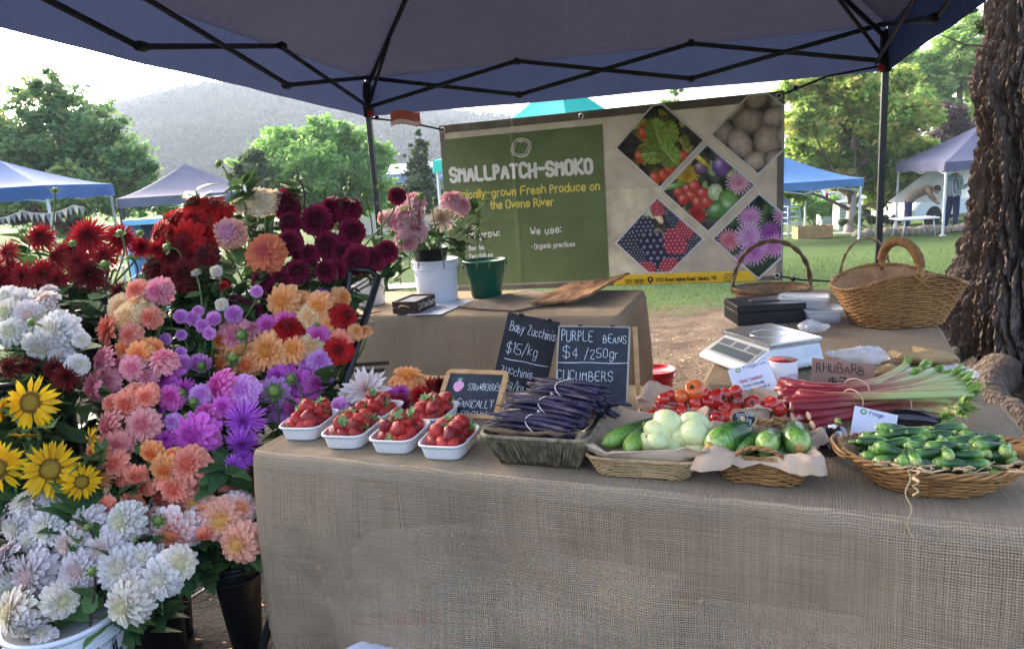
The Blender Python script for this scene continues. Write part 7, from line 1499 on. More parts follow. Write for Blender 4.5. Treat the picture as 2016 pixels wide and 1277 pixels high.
def cuke_tray():
    a, b = atZ(1177, 934, TT), atZ(1352, 946, TT); rz = math.atan2(b.y - a.y, b.x - a.x); w_ = (b - a).length / 2 + .004; d = .10; H = .048; e2 = Vector((-math.sin(rz), math.cos(rz), 0)); c = (a + b) / 2 + e2 * d; t = thing('wicker_tray', 'pale wicker tray of cucumbers and white squash, lined with paper', 'basket', c, rz)
    fab = lambda h: (w_ + .024 * h, d + .022 * h); wicker(t, fab, 7, H, 12, .0022, 46, w_pale, rim_r=.0032, rim_turn=40, n=46 * 4); paper_nest(t, fab, 7, H, .012, 4, ear=.5, drop=.0)
    G = 'fruit in the pale wicker tray'
    def at_(px, py, z): return atZ(px, py, TT + z)
    def cuc(px, py, z, L, R, yaw, lab, tilt=.0):
        m = MB(); gourd(m, L, lambda q: R * max(0, 1 - abs(2 * q - 1) ** 3.4) ** .5 * (1 - .12 * q), .04); near = at_(px, py, z); rot = facing(px, py, tilt, yaw); P = near + rot @ Vector((L * .5 - R * .8, 0, 0)); fruit('cucumber', lab, 'cucumber', P, rot, m, cuc_m, G)
    cuc(1195, 868, .064, .25, .026, R_(-38), 'long dark green cucumber lying slantwise at the tray end by the beans'); cuc(1239, 880, .06, .20, .0255, R_(-14), 'green cucumber seen end-on beside the white squash'); 
    for (px, py, z, s, lab) in ((1314, 832, .098, .036, 'pale squash standing highest at the back of the tray'), (1369, 838, .082, .038, 'pale squash at the back corner beside the kraft paper'), (1298, 852, .078, .036, 'pale squash in the middle behind the small one'), (1366, 853, .086, .034, 'pale squash resting over the others by the tray end'), (1342, 863, .066, .036, 'pale squash in the middle front with a brown tip'), (1279, 871, .060, .030, 'pale squash touching the cucumber end'), (1294, 868, .080, .022, 'small yellowish squash on top of the front ones'), (1320, 884, .046, .034, 'pale squash low at the near rim under a paper flap'), (1373, 880, .055, .030, 'pale squash tucked low at the rim beside the zucchini basket')):
        s *= .9; r = random.Random(px); m = MB(); gourd(m, s * 2.5, lambda q: s * (math.sin(math.pi * min(1, q ** .85)) ** .62) * (.88 + .2 * q), .02, 18, 20); P = at_(px, py, z); e = MB(); e.lathe([(0, 0), (s * .2, 0), (s * .17, .003), (0, .004)], 10, (s * 1.24, 0, 0), Ry(R_(90)))
        fruit('white_squash', lab, 'squash', P, Rz(r.uniform(1.6, 2.9)) @ Ry(r.uniform(-.7, .2)), m, sq_m, G, None, e)
cuke_tray()

# ---- small zucchini basket ----
def zuc_basket():
    a, b = atZ(1418, 946, TT), atZ(1578, 962, TT); rz = math.atan2(b.y - a.y, b.x - a.x); w_ = (b - a).length / 2; d = .068; H = .05; e2 = Vector((-math.sin(rz), math.cos(rz), 0)); c = (a + b) / 2 + e2 * d; t = thing('wicker_basket', 'small handled wicker basket of big zucchinis in kraft paper', 'basket', c, rz)
    fab = lambda h: (w_ + .016 * h, d + .018 * h); zf = lambda th, h: h * (H + .016 * max(0, abs(math.sin(th))) ** 3); wicker(t, fab, 3.4, H, 11, .0026, 26, w_hon, zf=zf, rim_r=.0036, rim_turn=30)
    for s in (-1, 1):
        m = MB()
        for ph in (0, 3.14): m.tube([Vector((w_ * .62 * math.cos(a_), s * (d + .018 + .002), H + .012 + .028 * math.sin(a_))) + Vector((0, .003 * math.cos(9 * a_ + ph), .003 * math.sin(9 * a_ + ph))) for a_ in [math.pi * i / 30 for i in range(31)]], .0032, 6)
        part('handle', m, w_hon, t)
    paper_nest(t, fab, 3.4, H, .040, 8, ear=.8, drop=.018)
    G = 'big zucchinis in the small basket'
    def z_(px, py, z, L, R, rot, lab, endc=False):
        m = MB(); gourd(m, L, lambda q: R * max(0, 1 - abs(2 * q - 1) ** 3.0) ** .5, .05, 16, 18); e = None
        if endc: e = MB(); e.lathe([(0, -.004), (R * .3, -.003), (R * .36, .001), (R * .2, .003), (0, .003)], 12, (-L * .5 + .001, 0, 0), Ry(R_(90)))
        P = atZ(px, py, TT + z); fruit('zucchini', lab, 'zucchini', P, rot, m, zuc_m, G, None, e)
    z_(1437, 862, .080, .15, .034, Rz(R_(38)), 'broad zucchini with a yellow tip at the chalk tag end', True); z_(1516, 868, .078, .14, .027, Rz(R_(62)) @ Ry(.2), 'dark zucchini in the middle of the small basket'); z_(1570, 862, .076, .13, .031, Rz(R_(72)), 'round ended zucchini with a brown scar, end-on', True); z_(1490, 872, .062, .14, .024, Rz(R_(25)), 'zucchini lying behind the middle one, partly hidden'); z_(1552, 893, .045, .13, .022, Rz(R_(-8)), 'dark zucchini low at the near rim of the small basket')
    # little oval price tag on a peg
    s = Sheet(atY(1440, 806, 1.60), atY(1491, 812, 1.58), atY(1437, 836, 1.58)); tg = thing('price_tag', 'small oval black chalk tag reading zucchinis $10 kg', 'tag', s.at(s.w / 2, s.h)); m = MB(); n = 28; rr = lambda k, e: [s.at(s.w / 2 + s.w / 2 * k * math.cos(a_), s.h / 2 + s.h / 2 * k * math.sin(a_), e) for a_ in [2 * math.pi * i / n for i in range(n)]]
    loft(m, [rr(1.0, -.003), rr(1.0, .001)], True, True); part('backing', m, wood_lt, tg, world=True, smooth=False); m = MB(); loft(m, [rr(.9, .0012), rr(.9, .002)], True, True); part('face', m, slate2, tg, world=True, smooth=False)
    m = MB(); part('chalk_lettering', m, chalk, tg, world=True, smooth=False); m = MB(); s.text(m, 'zucchinis', (1449, 820), (1482, 821), 9, .0006, 3, e=.0024); part('chalk_lettering', m, chalk, tg, world=True, smooth=False); m = MB(); s.text(m, '$10 kg', (1452, 832), (1478, 833), 9, .0006, 4, e=.0024); part('chalk_lettering', m, chalk, tg, world=True, smooth=False)
    m = MB(); p = s.at(s.w * .5, s.h * .9, -.008); m.box(p, (.008, .009, .045), Rz(.3), .002); part('peg', m, wood_lt, tg, world=True)
zuc_basket()

# ---- big oval basket of baby zucchinis ----
def oval():
    c = atZ(1846, 958, TT); c = Vector((c.x + .0, c.y + .02, TT)); rz = rzf + R_(10); t = thing('oval_basket', 'large oval honey wicker basket heaped with baby zucchinis', 'basket', c, rz)
    A, B, H = .160, .100, .070; fab = lambda h: (A * .62 + A * .52 * h ** .8, B * .66 + B * .50 * h ** .8); zf = lambda th, h: h * H * (1 + .10 * math.cos(2 * th)); wicker(t, fab, 2.2, H, 13, .0031, 30, w_hon, zf=zf, rim_r=.0058, rim_turn=13, n=150)
    for sx in (-1, 1):
        m = MB()
        for ph in (0, 2.1): m.tube([Vector((sx * (A * 1.13 + .014 * math.sin(a_)), .05 * math.cos(a_), H * 1.08 + .004 + .006 * math.sin(a_ + ph))) for a_ in [math.pi * i / 20 for i in range(21)]], .0032, 6)
        part('handle', m, w_hon, t)
    shred = simple('shredded_paper', 'c8b088', .85, .15, 40)
    def strip(pts, wd=.003): m = MB(); m.tube(pts, wd, 4, flat=.15); return m
    r = random.Random(12); Rm = Rz(rz)
    for i in range(16):
        th = r.uniform(3.6, 5.6); a, b = fab(1); p = superp(th, a * .92, b * .92, 2.2); p.z = H + .006; pts = [p + Vector((r.uniform(-.015, .015) * k, r.uniform(-.010, .006) * k, .004 * math.sin(k * 2))) for k in range(5)]; part('paper_shred', strip(pts, .0022), shred, t)
    for (px, py, yb, sw) in ((1786, 925, 1100, .01), (1803, 926, 977, .004)):
        p = atZ(px, py, TT + H * .95); q = ray(px + 5, yb); pts = []
        for k in range(21): s = k / 20; yy = py + (yb - py) * s; y_ = p.y - .02 - .05 * min(1, s * 2); w0 = atY(px + 6 * math.sin(k * .9) + (8 * s if yb > 1000 else 0), yy, y_); pts.append(w0)
        mm = MB(); mm.tube(pts, .0036, 4, flat=.3); mm.v = [tuple(Rm.transposed() @ (Vector(v) - c)) for v in mm.v]; part('paper_shred', mm, shred, t)
    # baby zucchinis: one mould each of four shapes, heaped in layers
    Z = []
    for v in range(5):
        rr = random.Random(v); L = rr.uniform(.058, .078); R = rr.uniform(.0105, .0132); m = MB(); gourd(m, L, lambda q: R * (max(0, 1 - abs(2 * q - 1) ** 3.6) ** .5) * (1.1 - .35 * q), rr.uniform(-.06, .06), 14, 12); s = MB(); s.tube([(L * .47, 0, 0), (L * .52, .0, .001), (L * .57, .001, .002)], [R * .42, R * .36, R * .38], 6); e = MB(); e.lathe([(0, -.002), (R * .42, -.001), (R * .46, .002), (0, .003)], 9, (-L * .495, 0, 0), Ry(R_(90))); Z.append((m.mesh('skin', zuc_m), s.mesh('stalk', stalk_m), e.mesh('blossom_end', simple('blossom_pale', 'a8b070', .7, .3, 50))))
    zs = []
    def put(x, y, z, yaw, pitch):
        P = c + Rm @ Vector((x, y, z)); v = r.randint(0, 4); b = thing('baby_zucchini', '', 'zucchini', P, 0, 'baby zucchinis heaped in the oval basket', rot=(Rz(rz + yaw) @ Ry(pitch)).to_euler())
        for me, nm in zip(Z[v], ('skin', 'stalk', 'blossom_end')): obj(nm, me, b)
        zs.append((x, y, z, b))
    for lay, (z, k, nx, ny) in enumerate(((.056, 1.0, 8, 7), (.074, .94, 7, 6), (.090, .74, 6, 5))):
        for j in range(ny):
            for i in range(nx):
                x = ((i + .5) / nx * 2 - 1) * A * k * 1.02 + r.uniform(-.012, .012) + (.02 if j % 2 else -.01); y = ((j + .5) / ny * 2 - 1) * B * k * 1.1 + r.uniform(-.008, .008)
                if (x / (A * .98)) ** 2 + (y / (B * 1.02)) ** 2 > (.76 + .14 * (lay == 0)): continue
                yaw = r.choice((r.uniform(-.45, .45), r.uniform(-.4, .4) + 3.14, r.uniform(-.3, .3), r.uniform(1.0, 1.8))); put(x, y, z + r.uniform(-.006, .008), yaw, r.uniform(-.25, .25))
    tops = sorted(zs, key=lambda q: (round(q[1] / .032), q[0])); row = {}
    for q in tops: row.setdefault(round(q[1] / .032), []).append(q)
    ks = sorted(row); RN = ['at the near rim', 'just behind the near rim', 'near the middle', 'across the middle', 'past the middle', 'toward the far side', 'near the far rim', 'at the far rim', 'against the far rim']
    for i, k_ in enumerate(ks):
        for j, q in enumerate(sorted(row[k_], key=lambda q: q[0])): q[3]['label'] = f'baby zucchini {RN[min(i, 8)]} of the oval basket, {nth(j)} from the small basket'
oval()

# ---- tomatoes ----
k = N('tomato_skin'); n1 = k.math('ADD', k.math('MULTIPLY', k.tex(scale=1.5, detail=3).outputs[0], .55), k.math('MULTIPLY', k.n('ObjectInfo').outputs['Random'], .45)); tom_m = k.bsdf(k.ramp(n1, [(.3, (.36, .012, .010)), (.7, (.52, .035, .015))]), .14, spec=.55, coat=.3)
k = N('tomato_orange'); n1 = k.tex(scale=18, detail=3).outputs[0]; tomo_m = k.bsdf(k.ramp(n1, [(.3, (.55, .06, .015)), (.7, (.66, .17, .03))]), .14, spec=.55, coat=.3)
k = N('tomato_dark'); n1 = k.tex(scale=18, detail=3).outputs[0]; tomd_m = k.bsdf(k.ramp(n1, [(.3, (.12, .012, .010)), (.7, (.30, .035, .02))]), .16, spec=.55, coat=.3)
def tom_mesh(v, mat):
    r = random.Random(v); m = MB(); fl = r.uniform(.8, .95); prof = [(0, -fl * .93)] + [(math.sin(a), -fl * math.cos(a)) for a in [.25 + i * .24 for i in range(10)]] + [(.42, fl * .86), (.2, fl * .74), (0, fl * .68)]; m.lathe(prof, 22)
    for i in range(len(m.v)): p = Vector(m.v[i]); a = math.atan2(p.y, p.x); q = 1 + .035 * math.cos(5 * a + v) * abs(p.z); m.v[i] = (p.x * q, p.y * q, p.z)
    return m.mesh('skin', mat)
TM = [tom_mesh(0, tom_m), tom_mesh(1, tom_m), tom_mesh(2, tomo_m), tom_mesh(3, tomd_m)]
m = MB()
for i in range(5): a = i * 1.257; leaf_geo(m, Vector((0, 0, .66)), Vector((math.cos(a), math.sin(a), .5)), Vector((0, 0, 1)), .7, .16, None, .1, .6, .3)
m.tube([(0, 0, .62), (.03, .0, .95), (.1, .02, 1.15)], [.06, .05, .05], 5, cols=[(.3, 0, 0)] * 3); TCAL = m.mesh('calyx', leaf_m)
def tomatoes():
    cpx = atZ(1400, 838, TT); t = thing('tomato_basket', 'flat wicker tray with crumpled brown paper under the loose tomatoes', 'basket', (cpx.x, cpx.y + .05, TT), rzf); fab = lambda h: (.165 + .008 * h, .07 + .008 * h); wicker(t, fab, 5, .03, 7, .0023, 40, w_pale, rim_r=.003, rim_turn=40, n=160); paper_nest(t, fab, 5, .03, .010, 15, ear=.8, drop=.0)
    Ts = [(1282, 818, 11, 0), (1299, 803, 13, 0), (1307, 786, 14, 0), (1324, 796, 12, 3), (1341, 781, 15, 2), (1369, 769, 21, 2), (1344, 812, 15, 0), (1342, 797, 12, 1), (1370, 794, 16, 1), (1373, 808, 14, 0), (1397, 790, 18, 0), (1413, 786, 21, 0), (1447, 772, 15, 1), (1451, 790, 18, 3), (1426, 804, 15, 0), (1399, 815, 14, 3), (1483, 795, 17, 0), (1517, 796, 18, 1), (1450, 810, 14, 0), (1412, 826, 15, 1), (1386, 776, 14, 0), (1326, 812, 13, 1), (1432, 822, 13, 0), (1500, 808, 15, 0), (1468, 806, 14, 1), (1320, 779, 12, 1), (1430, 776, 13, 0), (1355, 826, 13, 1), (1535, 806, 14, 0)]
    r = random.Random(6); L = []
    for (x, y, rad, v) in Ts:
        P = atZ(x, y, TT + .040 + max(0, (812 - y)) * .0011); R = rad / pxm(P) * 1.08; o = thing('tomato', '', 'tomato', P, 0, 'tomatoes in the wicker tray', rot=(r.uniform(-1.2, 1.2), r.uniform(-1.2, 1.2), r.uniform(0, 6))); b = obj('skin', TM[v], o); b.scale = (R,) * 3
        if r.random() < .55 or v == 2: b = obj('calyx', TCAL, o); b.scale = (R,) * 3
        L.append((x, y, v, o))
    nm = ['red', 'red', 'orange', 'dark red']; L.sort(); cnt = {}
    tot = {}
    for q in L: tot[nm[q[2]]] = tot.get(nm[q[2]], 0) + 1
    for q in L:
        n_ = nm[q[2]]; i = cnt.get(n_, 0); cnt[n_] = i + 1
        if n_ == 'orange': q[3]['label'] = ['smaller orange tomato beside the largest one', 'large orange heirloom tomato on top of the heap'][i]
        else: q[3]['label'] = f'{n_} tomato in the wicker tray, {nth(i)} of {tot[n_]} counted from the red bucket side'
tomatoes()

# ---- rhubarb ----
def rhubarb():
    k = N('rhubarb_stalk'); s = k.sep(k.attr().outputs['Color']); n1 = k.tex(scale=50, detail=3).outputs[0]; f = k.math('ADD', s[0], k.math('MULTIPLY', k.math('SUBTRACT', n1, .5), .25))
    rm = k.bsdf(k.ramp(f, [(0, (.50, .30, .22)), (.03, (.21, .010, .019)), (.38, (.20, .02, .026)), (.62, (.30, .13, .07)), (.85, (.36, .36, .14)), (1, (.34, .44, .16))]), .38, k.bump(n1, .2, .002), spec=.45)
    gm = leafmat('rhubarb_leaf_stub', [(0, (.13, .28, .05)), (.5, (.26, .42, .10)), (1, (.42, .54, .20))], .3); cut = simple('rhubarb_cut', 'd8b89c', .7, .1, 40); tie = simple('rubber_band', 'd0a890', .6)
    r = random.Random(21)
    B = [('rhubarb bundle topmost at the back, under the cardboard sign', [(1538, 750), (1528, 764), (1550, 756), (1572, 752), (1532, 776), (1580, 760)], (1686, 764), [(1785, 716), (1815, 724), (1845, 728), (1800, 738), (1862, 738), (1830, 720)], .066),
         ('rhubarb bundle in the middle with the longest green ends', [(1562, 784), (1540, 790), (1572, 774), (1556, 798), (1596, 776), (1548, 776), (1585, 792)], (1679, 786), [(1890, 744), (1905, 762), (1915, 775), (1880, 735), (1898, 752), (1870, 752), (1908, 770)], .060),
         ('rhubarb bundle at the front with green ends near the oval basket', [(1548, 812), (1560, 822), (1592, 818), (1612, 826), (1600, 836), (1575, 806), (1540, 804)], (1788, 798), [(1880, 800), (1900, 790), (1890, 815), (1905, 808), (1868, 812), (1894, 800), (1860, 822)], .040)]
    for lab, st_, tie_px, en, zz in B:
        o = atZ(*tie_px, TT + zz); t = thing('rhubarb_bundle', lab, 'rhubarb', (o.x, o.y, TT), 0, 'tied rhubarb bundles')
        for i, ((x0, y0), (x1, y1)) in enumerate(zip(st_, en)):
            dz = r.uniform(-.014, .016); a = atZ(x0, y0, TT + zz * .8 + dz); b = atZ(x1, y1, TT + zz * .9 + .012 + dz); mid = o + Vector((0, r.uniform(-.018, .018), r.uniform(-.014, .014))); pts = []; rd = []; cl = []; r0, r1 = r.uniform(.75, 1.3), r.uniform(-.05, .12); R = r.uniform(.0095, .0145)
            for j in range(17):
                q = j / 16; p = a * (1 - q) ** 2 + (mid * 2 - (a + b) * .5) * 2 * q * (1 - q) + b * q * q; pts.append(p); rd.append(R * (1.15 - .45 * q)); cl.append((max(.04, min(1, q * r0 + r1)), 0, 0))
            m = MB(); m.tube(pts, rd, 9, cols=cl, flat=.72); stk = part('stalk', m, rm, t, world=True)
            d = (pts[0] - pts[1]).normalized(); m = MB(); m.tube([pts[0] + d * .0002, pts[0] + d * .0012], [R * 1.12, R * 1.0], 9, flat=.72); part('cut_end', m, cut, stk, world=True)
            m = MB(); e = pts[-1]; d = (pts[-1] - pts[-2]).normalized()
            for q in range(7):
                dd = (d + Vector((r.uniform(-.5, .5), r.uniform(-.5, .5), r.uniform(-.2, .6)))).normalized(); leaf_geo(m, e - d * .012, dd, Vector((r.uniform(-1, 1), r.uniform(-1, 1), 1)), r.uniform(.03, .055), r.uniform(.010, .018), r, .5, r.uniform(-.2, .3), r.uniform(.1, .9))
            part('leaf_stub', m, gm, t, world=True)
        m = MB(); ax = (atZ(*en[0], TT + zz) - o).normalized(); sx = ax.cross(Vector((0, 0, 1))).normalized(); m.tube([o + sx * (.034 * math.cos(a_)) + Vector((0, 0, .026 * math.sin(a_))) for a_ in [i * .2618 for i in range(24)]], .0018, 5, closed=True); part('band', m, tie, t, world=True)
rhubarb()

# ---- cards and signs ----
card_m = simple('card_white', 'd5d8e6', .6, .03, 5, .03); cardboard = simple('cardboard', '9a7562', .85, .15, 9, .3, 70)
def card(label, A, B, C, name='price_card', base=None):
    s = Sheet(A, B, C); s.h = max(s.h, (s.o.z - TT) / -s.ey.z - .001); t = thing(name, label, 'card', s.at(s.w / 2, s.h)); m = MB(); s.slab(m, 0, s.w, 0, s.h, -.0012, 0); part('sheet', m, base or card_m, t, world=True, smooth=False); return s, t
def logo(s, t, px, py, R):
    for k, (rr, col, e) in enumerate(((1, 'logo_blue', .0006), (.72, 'logo_green', .0010), (.36, 'logo_pale', .0014))):
        c = s.uv(px, py); m = MB(); m.add([s.at(c[0] + R * rr * math.cos(a), c[1] + R * rr * math.sin(a), e) for a in [i * .314 for i in range(20)]], [tuple(range(20))]); part('emblem', m, simple(col, {'logo_blue': '4a88a8', 'logo_green': 'a8b848', 'logo_pale': 'e4e8d0'}[col], .6), t, world=True, smooth=False)
s, t = card('white printed card about mixed tomatoes leaning against the mug', atY(1432, 728, 2.12), atY(1512, 706, 2.10), atY(1460, 790, 2.04)); logo(s, t, 1453, 729, .0075)
m = MB(); s.text(m, 'Fringe', (1465, 727), (1490, 720), 7, .0011, 1, .02, e=.0008); s.text(m, 'Farm', (1493, 719), (1508, 715), 5, .0008, 1, .02, e=.0008); part('heading_lettering', m, ink_blue, t, world=True, smooth=False)
m = MB(); s.text(m, 'Mixed Tomatoes', (1458, 755), (1502, 743), 7, .0012, 1, .02, e=.0008); part('title_lettering', m, ink_red, t, world=True, smooth=False)
m = MB()
for i, tx in enumerate(('Grown naturally,', 'without chemicals in', 'the Ovens Valley', '(500g)')): w_ = (42, 54, 44, 20)[i]; cx, cy = 1486 + i * 3.4, 758 + i * 8.6; s.text(m, tx, (cx - w_ / 2, cy + w_ * .13), (cx + w_ / 2, cy - w_ * .13), 5.6, .0010, i, .02, e=.0008)
part('body_lettering', m, ink_navy, t, world=True, smooth=False)
s, t = card('white printed card leaning between eggplant and oval basket', atY(1683, 798, 1.72), atY(1768, 817, 1.69), atY(1674, 835, 1.70)); logo(s, t, 1700, 810, .0075); m = MB(); s.text(m, 'Fringe', (1711, 816), (1738, 822), 7, .0011, 1, .02, e=.0008); part('heading_lettering', m, ink_blue, t, world=True, smooth=False)
s, t = card('brown cardboard sign hand-lettered RHUBARB $7', atY(1599, 704, 2.12), atY(1722, 717, 2.08), atY(1591, 760, 2.08), 'cardboard_sign', cardboard); t['category'] = 'sign'; m = MB(); s.text(m, 'RHUBARB', (1607, 731), (1700, 739), 17, .0024, 3, .12, e=.0008); s.text(m, '$7', (1632, 755), (1668, 759), 13, .0034, 4, .1, e=.0008); s.line(m, (1630, 749), (1672, 753), .002); part('marker_lettering', m, ink, t, world=True, smooth=False)
# ---- eggplants ----
k = N('eggplant_skin'); egg_m = k.bsdf((.012, .008, .014), .12, spec=.6, coat=.4)
for (px, py, z, L, R, yaw, lab) in ((1640, 862, .036, .15, .036, 1.0, 'black eggplant between the small basket and the oval basket'), (1800, 826, .030, .13, .028, -.5, 'black eggplant half hidden behind the white card and oval basket')):
    m = MB(); gourd(m, L, lambda q: R * max(0, 1 - abs(2 * q - 1) ** 2.6) ** .5 * (1.1 - .4 * q), .05, 16, 18); sk = MB(); sk.tube([(L * .46, 0, 0), (L * .54, 0, .004), (L * .66, .006, .012)], [R * .45, R * .22, R * .2], 7); fruit('eggplant', lab, 'eggplant', atZ(px, py, TT + z), Rz(yaw), m, egg_m, None, sk)

# =====================  ON THE SIDE TABLE  =====================
def mug():
    p = atZ(1541, 770, TT); t = thing('mug', 'white mug with red inside and printed arcs behind the tomato card', 'mug', p, 0); R = .042; H = .098; m = MB(); m.lathe([(0, 0), (R * .86, 0), (R * .9, .003), (R, .02), (R, H - .003), (R - .001, H)], 32); part('body', m, simple('glaze_white', 'd8dade', .15, .03, 3, 0, coat=.4), t)
    m = MB(); m.lathe([(R - .001, H + .0002), (R - .004, H), (R - .005, H - .006), (R - .006, .01), (0, .008)], 32); part('inside', m, simple('glaze_red', 'a01822', .2, .05, 3, 0, coat=.4), t)
    m = MB(); m.tube([Vector((-R + .004, 0, H * .8)), Vector((-R - .016, 0, H * .82)), Vector((-R - .028, 0, H * .6)), Vector((-R - .024, 0, H * .35)), Vector((-R - .008, 0, H * .2)), Vector((-R + .003, 0, H * .18))], .005, 8); part('handle', m, simple('glaze_red', ''), t)
    m = MB(); f = lambda x, y, e: Vector(((R + e) * math.sin(x / R), -(R + e) * math.cos(x / R), y))
    ribbon(m, [[(.012 + rr * math.cos(a), .04 + rr * .8 * math.sin(a)) for a in [.6 + .16 * i for i in range(18)]] for rr in (.022, .026, .030)], .0011, f); part('printed_arcs', m, ink_red, t)
mug()
def scale():
    z1 = TT + .105; PLc, PF, PR_ = atZ(1462, 643, z1), atZ(1515, 679, z1), atZ(1621, 663, z1); ex = (PR_ - PF); ex.z = 0; L = ex.length; ex.normalize(); ey = Vector((-ex.y, ex.x, 0)); D = abs((PLc - PF).dot(ey)); D = min(max(D, .22), .32); rz = math.atan2(ex.y, ex.x); c = PF + ex * L / 2 + ey * D / 2; c.z = TT
    t = thing('weighing_scale', 'silver and white shop weighing scale with steel platform', 'scale', c, rz); enamel = simple('scale_white', 'ccd2d8', .35, .05, 4, .05); steel = N('brushed_steel'); n1 = steel.tex(scale=1, detail=3, stretch=(8, 400, 8)).outputs[0]; st = steel.bsdf(steel.ramp(n1, [(.3, (.50, .51, .53)), (.7, (.68, .69, .70))]), .24, metal=.9)
    hl, hd = L / 2, D / 2; m = MB(); f = lambda k, z, o=0: [Vector((-hl * k - o, -hd * k, z)), Vector((hl * k, -hd * k, z)), Vector((hl * k, hd * k, z)), Vector((-hl * k - o, hd * k, z))]
    ext = .075; rings = [f(1.0, .014, ext), f(1.03, .02, ext + .006), f(1.03, .030, ext + .006), f(1.0, .042, ext - .004), f(.93, .085, 0), f(.9, .087, 0)]; loft(m, rings, True, True); part('housing', m, enamel, t, smooth=False)
    m = MB(); m.box((0, 0, .0975), (L * 1.0, D * 1.0, .016), bev=.006); m.box((0, 0, .088), (L * .5, D * .5, .006)); pl = part('platform', m, st, t, smooth=False); m = MB(); m.tube([Vector((.07 * math.cos(a), .055 * math.sin(a), .1058)) for a in [i * .2618 for i in range(24)]], .0012, 4, closed=True); part('pressed_ring', m, st, pl)
    m = MB(); A, B, C, Dd = Vector((-hl - ext + .008, -hd * .88, .0445)), Vector((-hl * .95 - .005, -hd * .86, .0815)), Vector((-hl * .95 - .005, hd * .86, .0815)), Vector((-hl - ext + .008, hd * .88, .0445)); up = Vector((-.45, 0, .9)) * .0025
    m.add([q + up for q in (A, B, C, Dd)], [(0, 1, 2, 3)]); pn = part('display_panel', m, simple('panel_grey', 'a8acac', .4), t, smooth=False)
    for (u0, u1, v0, v1, h) in ((.08, .55, .06, .94, '5a6468'), (.62, .95, .05, .30, '6a7074'), (.62, .95, .36, .62, '6a7074'), (.62, .95, .68, .95, '6a7074')):
        g = MB(); P = lambda u, v: A.lerp(B, u).lerp(Dd.lerp(C, u), v) + up * 1.6; g.add([P(u0, v0), P(u1, v0), P(u1, v1), P(u0, v1)], [(0, 1, 2, 3)]); part('display_window', g, simple('lcd_' + h, h, .2), pn, smooth=False)
    lb = MB(); P0 = Vector((hl * .35, -hd * .985 - .002, .05)); lb.add([P0, P0 + Vector((.055, 0, 0)), P0 + Vector((.053, .0065, .026)), P0 + Vector((0, .0065, .026))], [(0, 1, 2, 3)]); part('rating_label', lb, simple('label_pale', 'c0c8d4', .5), t, smooth=False)
    for sx in (-1, 1):
        for sy in (-1, 1): q = MB(); q.lathe([(0, 0), (.014, 0), (.014, .014), (0, .015)], 12, (sx * hl * .85, sy * hd * .82, 0)); part('foot', q, simple('black_plastic', ''), t)
scale()
def cashbox():
    a, b = atZ(1452, 641, TT), atZ(1586, 633, TT); rz = math.atan2(b.y - a.y, b.x - a.x); W, D, H = (b - a).length, .20, .082; c = (a + b) / 2 + Vector((-math.sin(rz), math.cos(rz), 0)) * D / 2; t = thing('cash_box', 'black lidded cash box standing behind the scale', 'cash box', c, rz); bk = simple('cash_black', '16181e', .38, .1, 5, .05, spec=.5)
    m = MB(); m.box((0, 0, H * .32), (W, D, H * .64), bev=.003); part('box', m, bk, t, smooth=False); m = MB(); m.box((0, 0, H * .82), (W + .003, D + .003, H * .352), bev=.004); part('lid', m, bk, t, smooth=False); m = MB(); m.box((0, 0, H + .0015), (.12, .055, .006), bev=.002); h = part('handle_recess', m, simple('recess_grey', '3a3c42', .4), t, smooth=False); m = MB(); m.tube([(-.045, 0, H + .006), (-.04, -.006, H + .012), (.04, -.006, H + .012), (.045, 0, H + .006)], .0017, 6); part('handle', m, simple('wire', ''), h)
cashbox()
k = N('clear_plastic'); clr = k.bsdf((.74, .78, .82), .18, spec=.5, alpha=.42); k = N('cling_plastic'); n1 = k.tex(scale=30, detail=4).outputs[0]; cling = k.bsdf((.80, .83, .86), .15, k.bump(n1, .6, .01), spec=.6, alpha=.36)
def tub(px, py, W, D, H, rz, lab, lidcol=True):
    p = atZ(px, py, TT); t = thing('plastic_tub', lab, 'tub', p, rz); m = MB(); a, b = W / 2, D / 2; loft(m, [rring(a * .86, b * .86, 0), rring(a * .98, b * .98, H), rring(a * .96, b * .96, H), rring(a * .84, b * .84, .002)], True, True); part('body', m, clr, t)
    m = MB(); loft(m, [rring(a * 1.03, b * 1.03, H - .006), rring(a * 1.04, b * 1.04, H + .001), rring(a * .98, b * .98, H + .006), rring(a * .94, b * .94, H + .003)], True, True); part('lid', m, clr, t); m = MB(); m.box((0, 0, H * .35), (W * .7, D * .7, H * .6), bev=.01); part('contents', m, simple('tub_grey', '80878e', .6, .2, 30), t)
tub(1582, 622, .20, .15, .085, rzf, 'clear plastic tub with lid behind the cash box'); tub(1618, 630, .15, .16, .05, rzf + .2, 'low clear tub squeezed between cash box and the big trug')
def bag(name, label, cat, px, py, W, D, H, rz, mat, seed, zb=TT):
    p = atZ(px, py, zb); t = thing(name, label, cat, p, rz); m = MB(); n, q = 26, 40; rings = []
    for j in range(n + 1):
        v = j / n; ring = []; k_ = math.sin(math.pi * min(1, .08 + .92 * v)) ** .45 if v < 1 else .02
        for i in range(q):
            th = 2 * math.pi * i / q; P = superp(th, W / 2 * k_, D / 2 * k_, 2.6); P.z = H * v ** .9 * (1 - .3 * abs(math.cos(th)) * v); P += crumple(P * 1.0 + Vector((seed, seed, 0)), 20, .016, seed); P.z = max(.001, P.z); ring.append(P)
        rings.append(ring)
    loft(m, rings, True, True); part('bag', m, mat, t, smooth=False); return t
bag('plastic_wrap', 'crumpled clear plastic wrap beside the scale', 'plastic bag', 1600, 652, .12, .10, .04, 0, cling, 3)
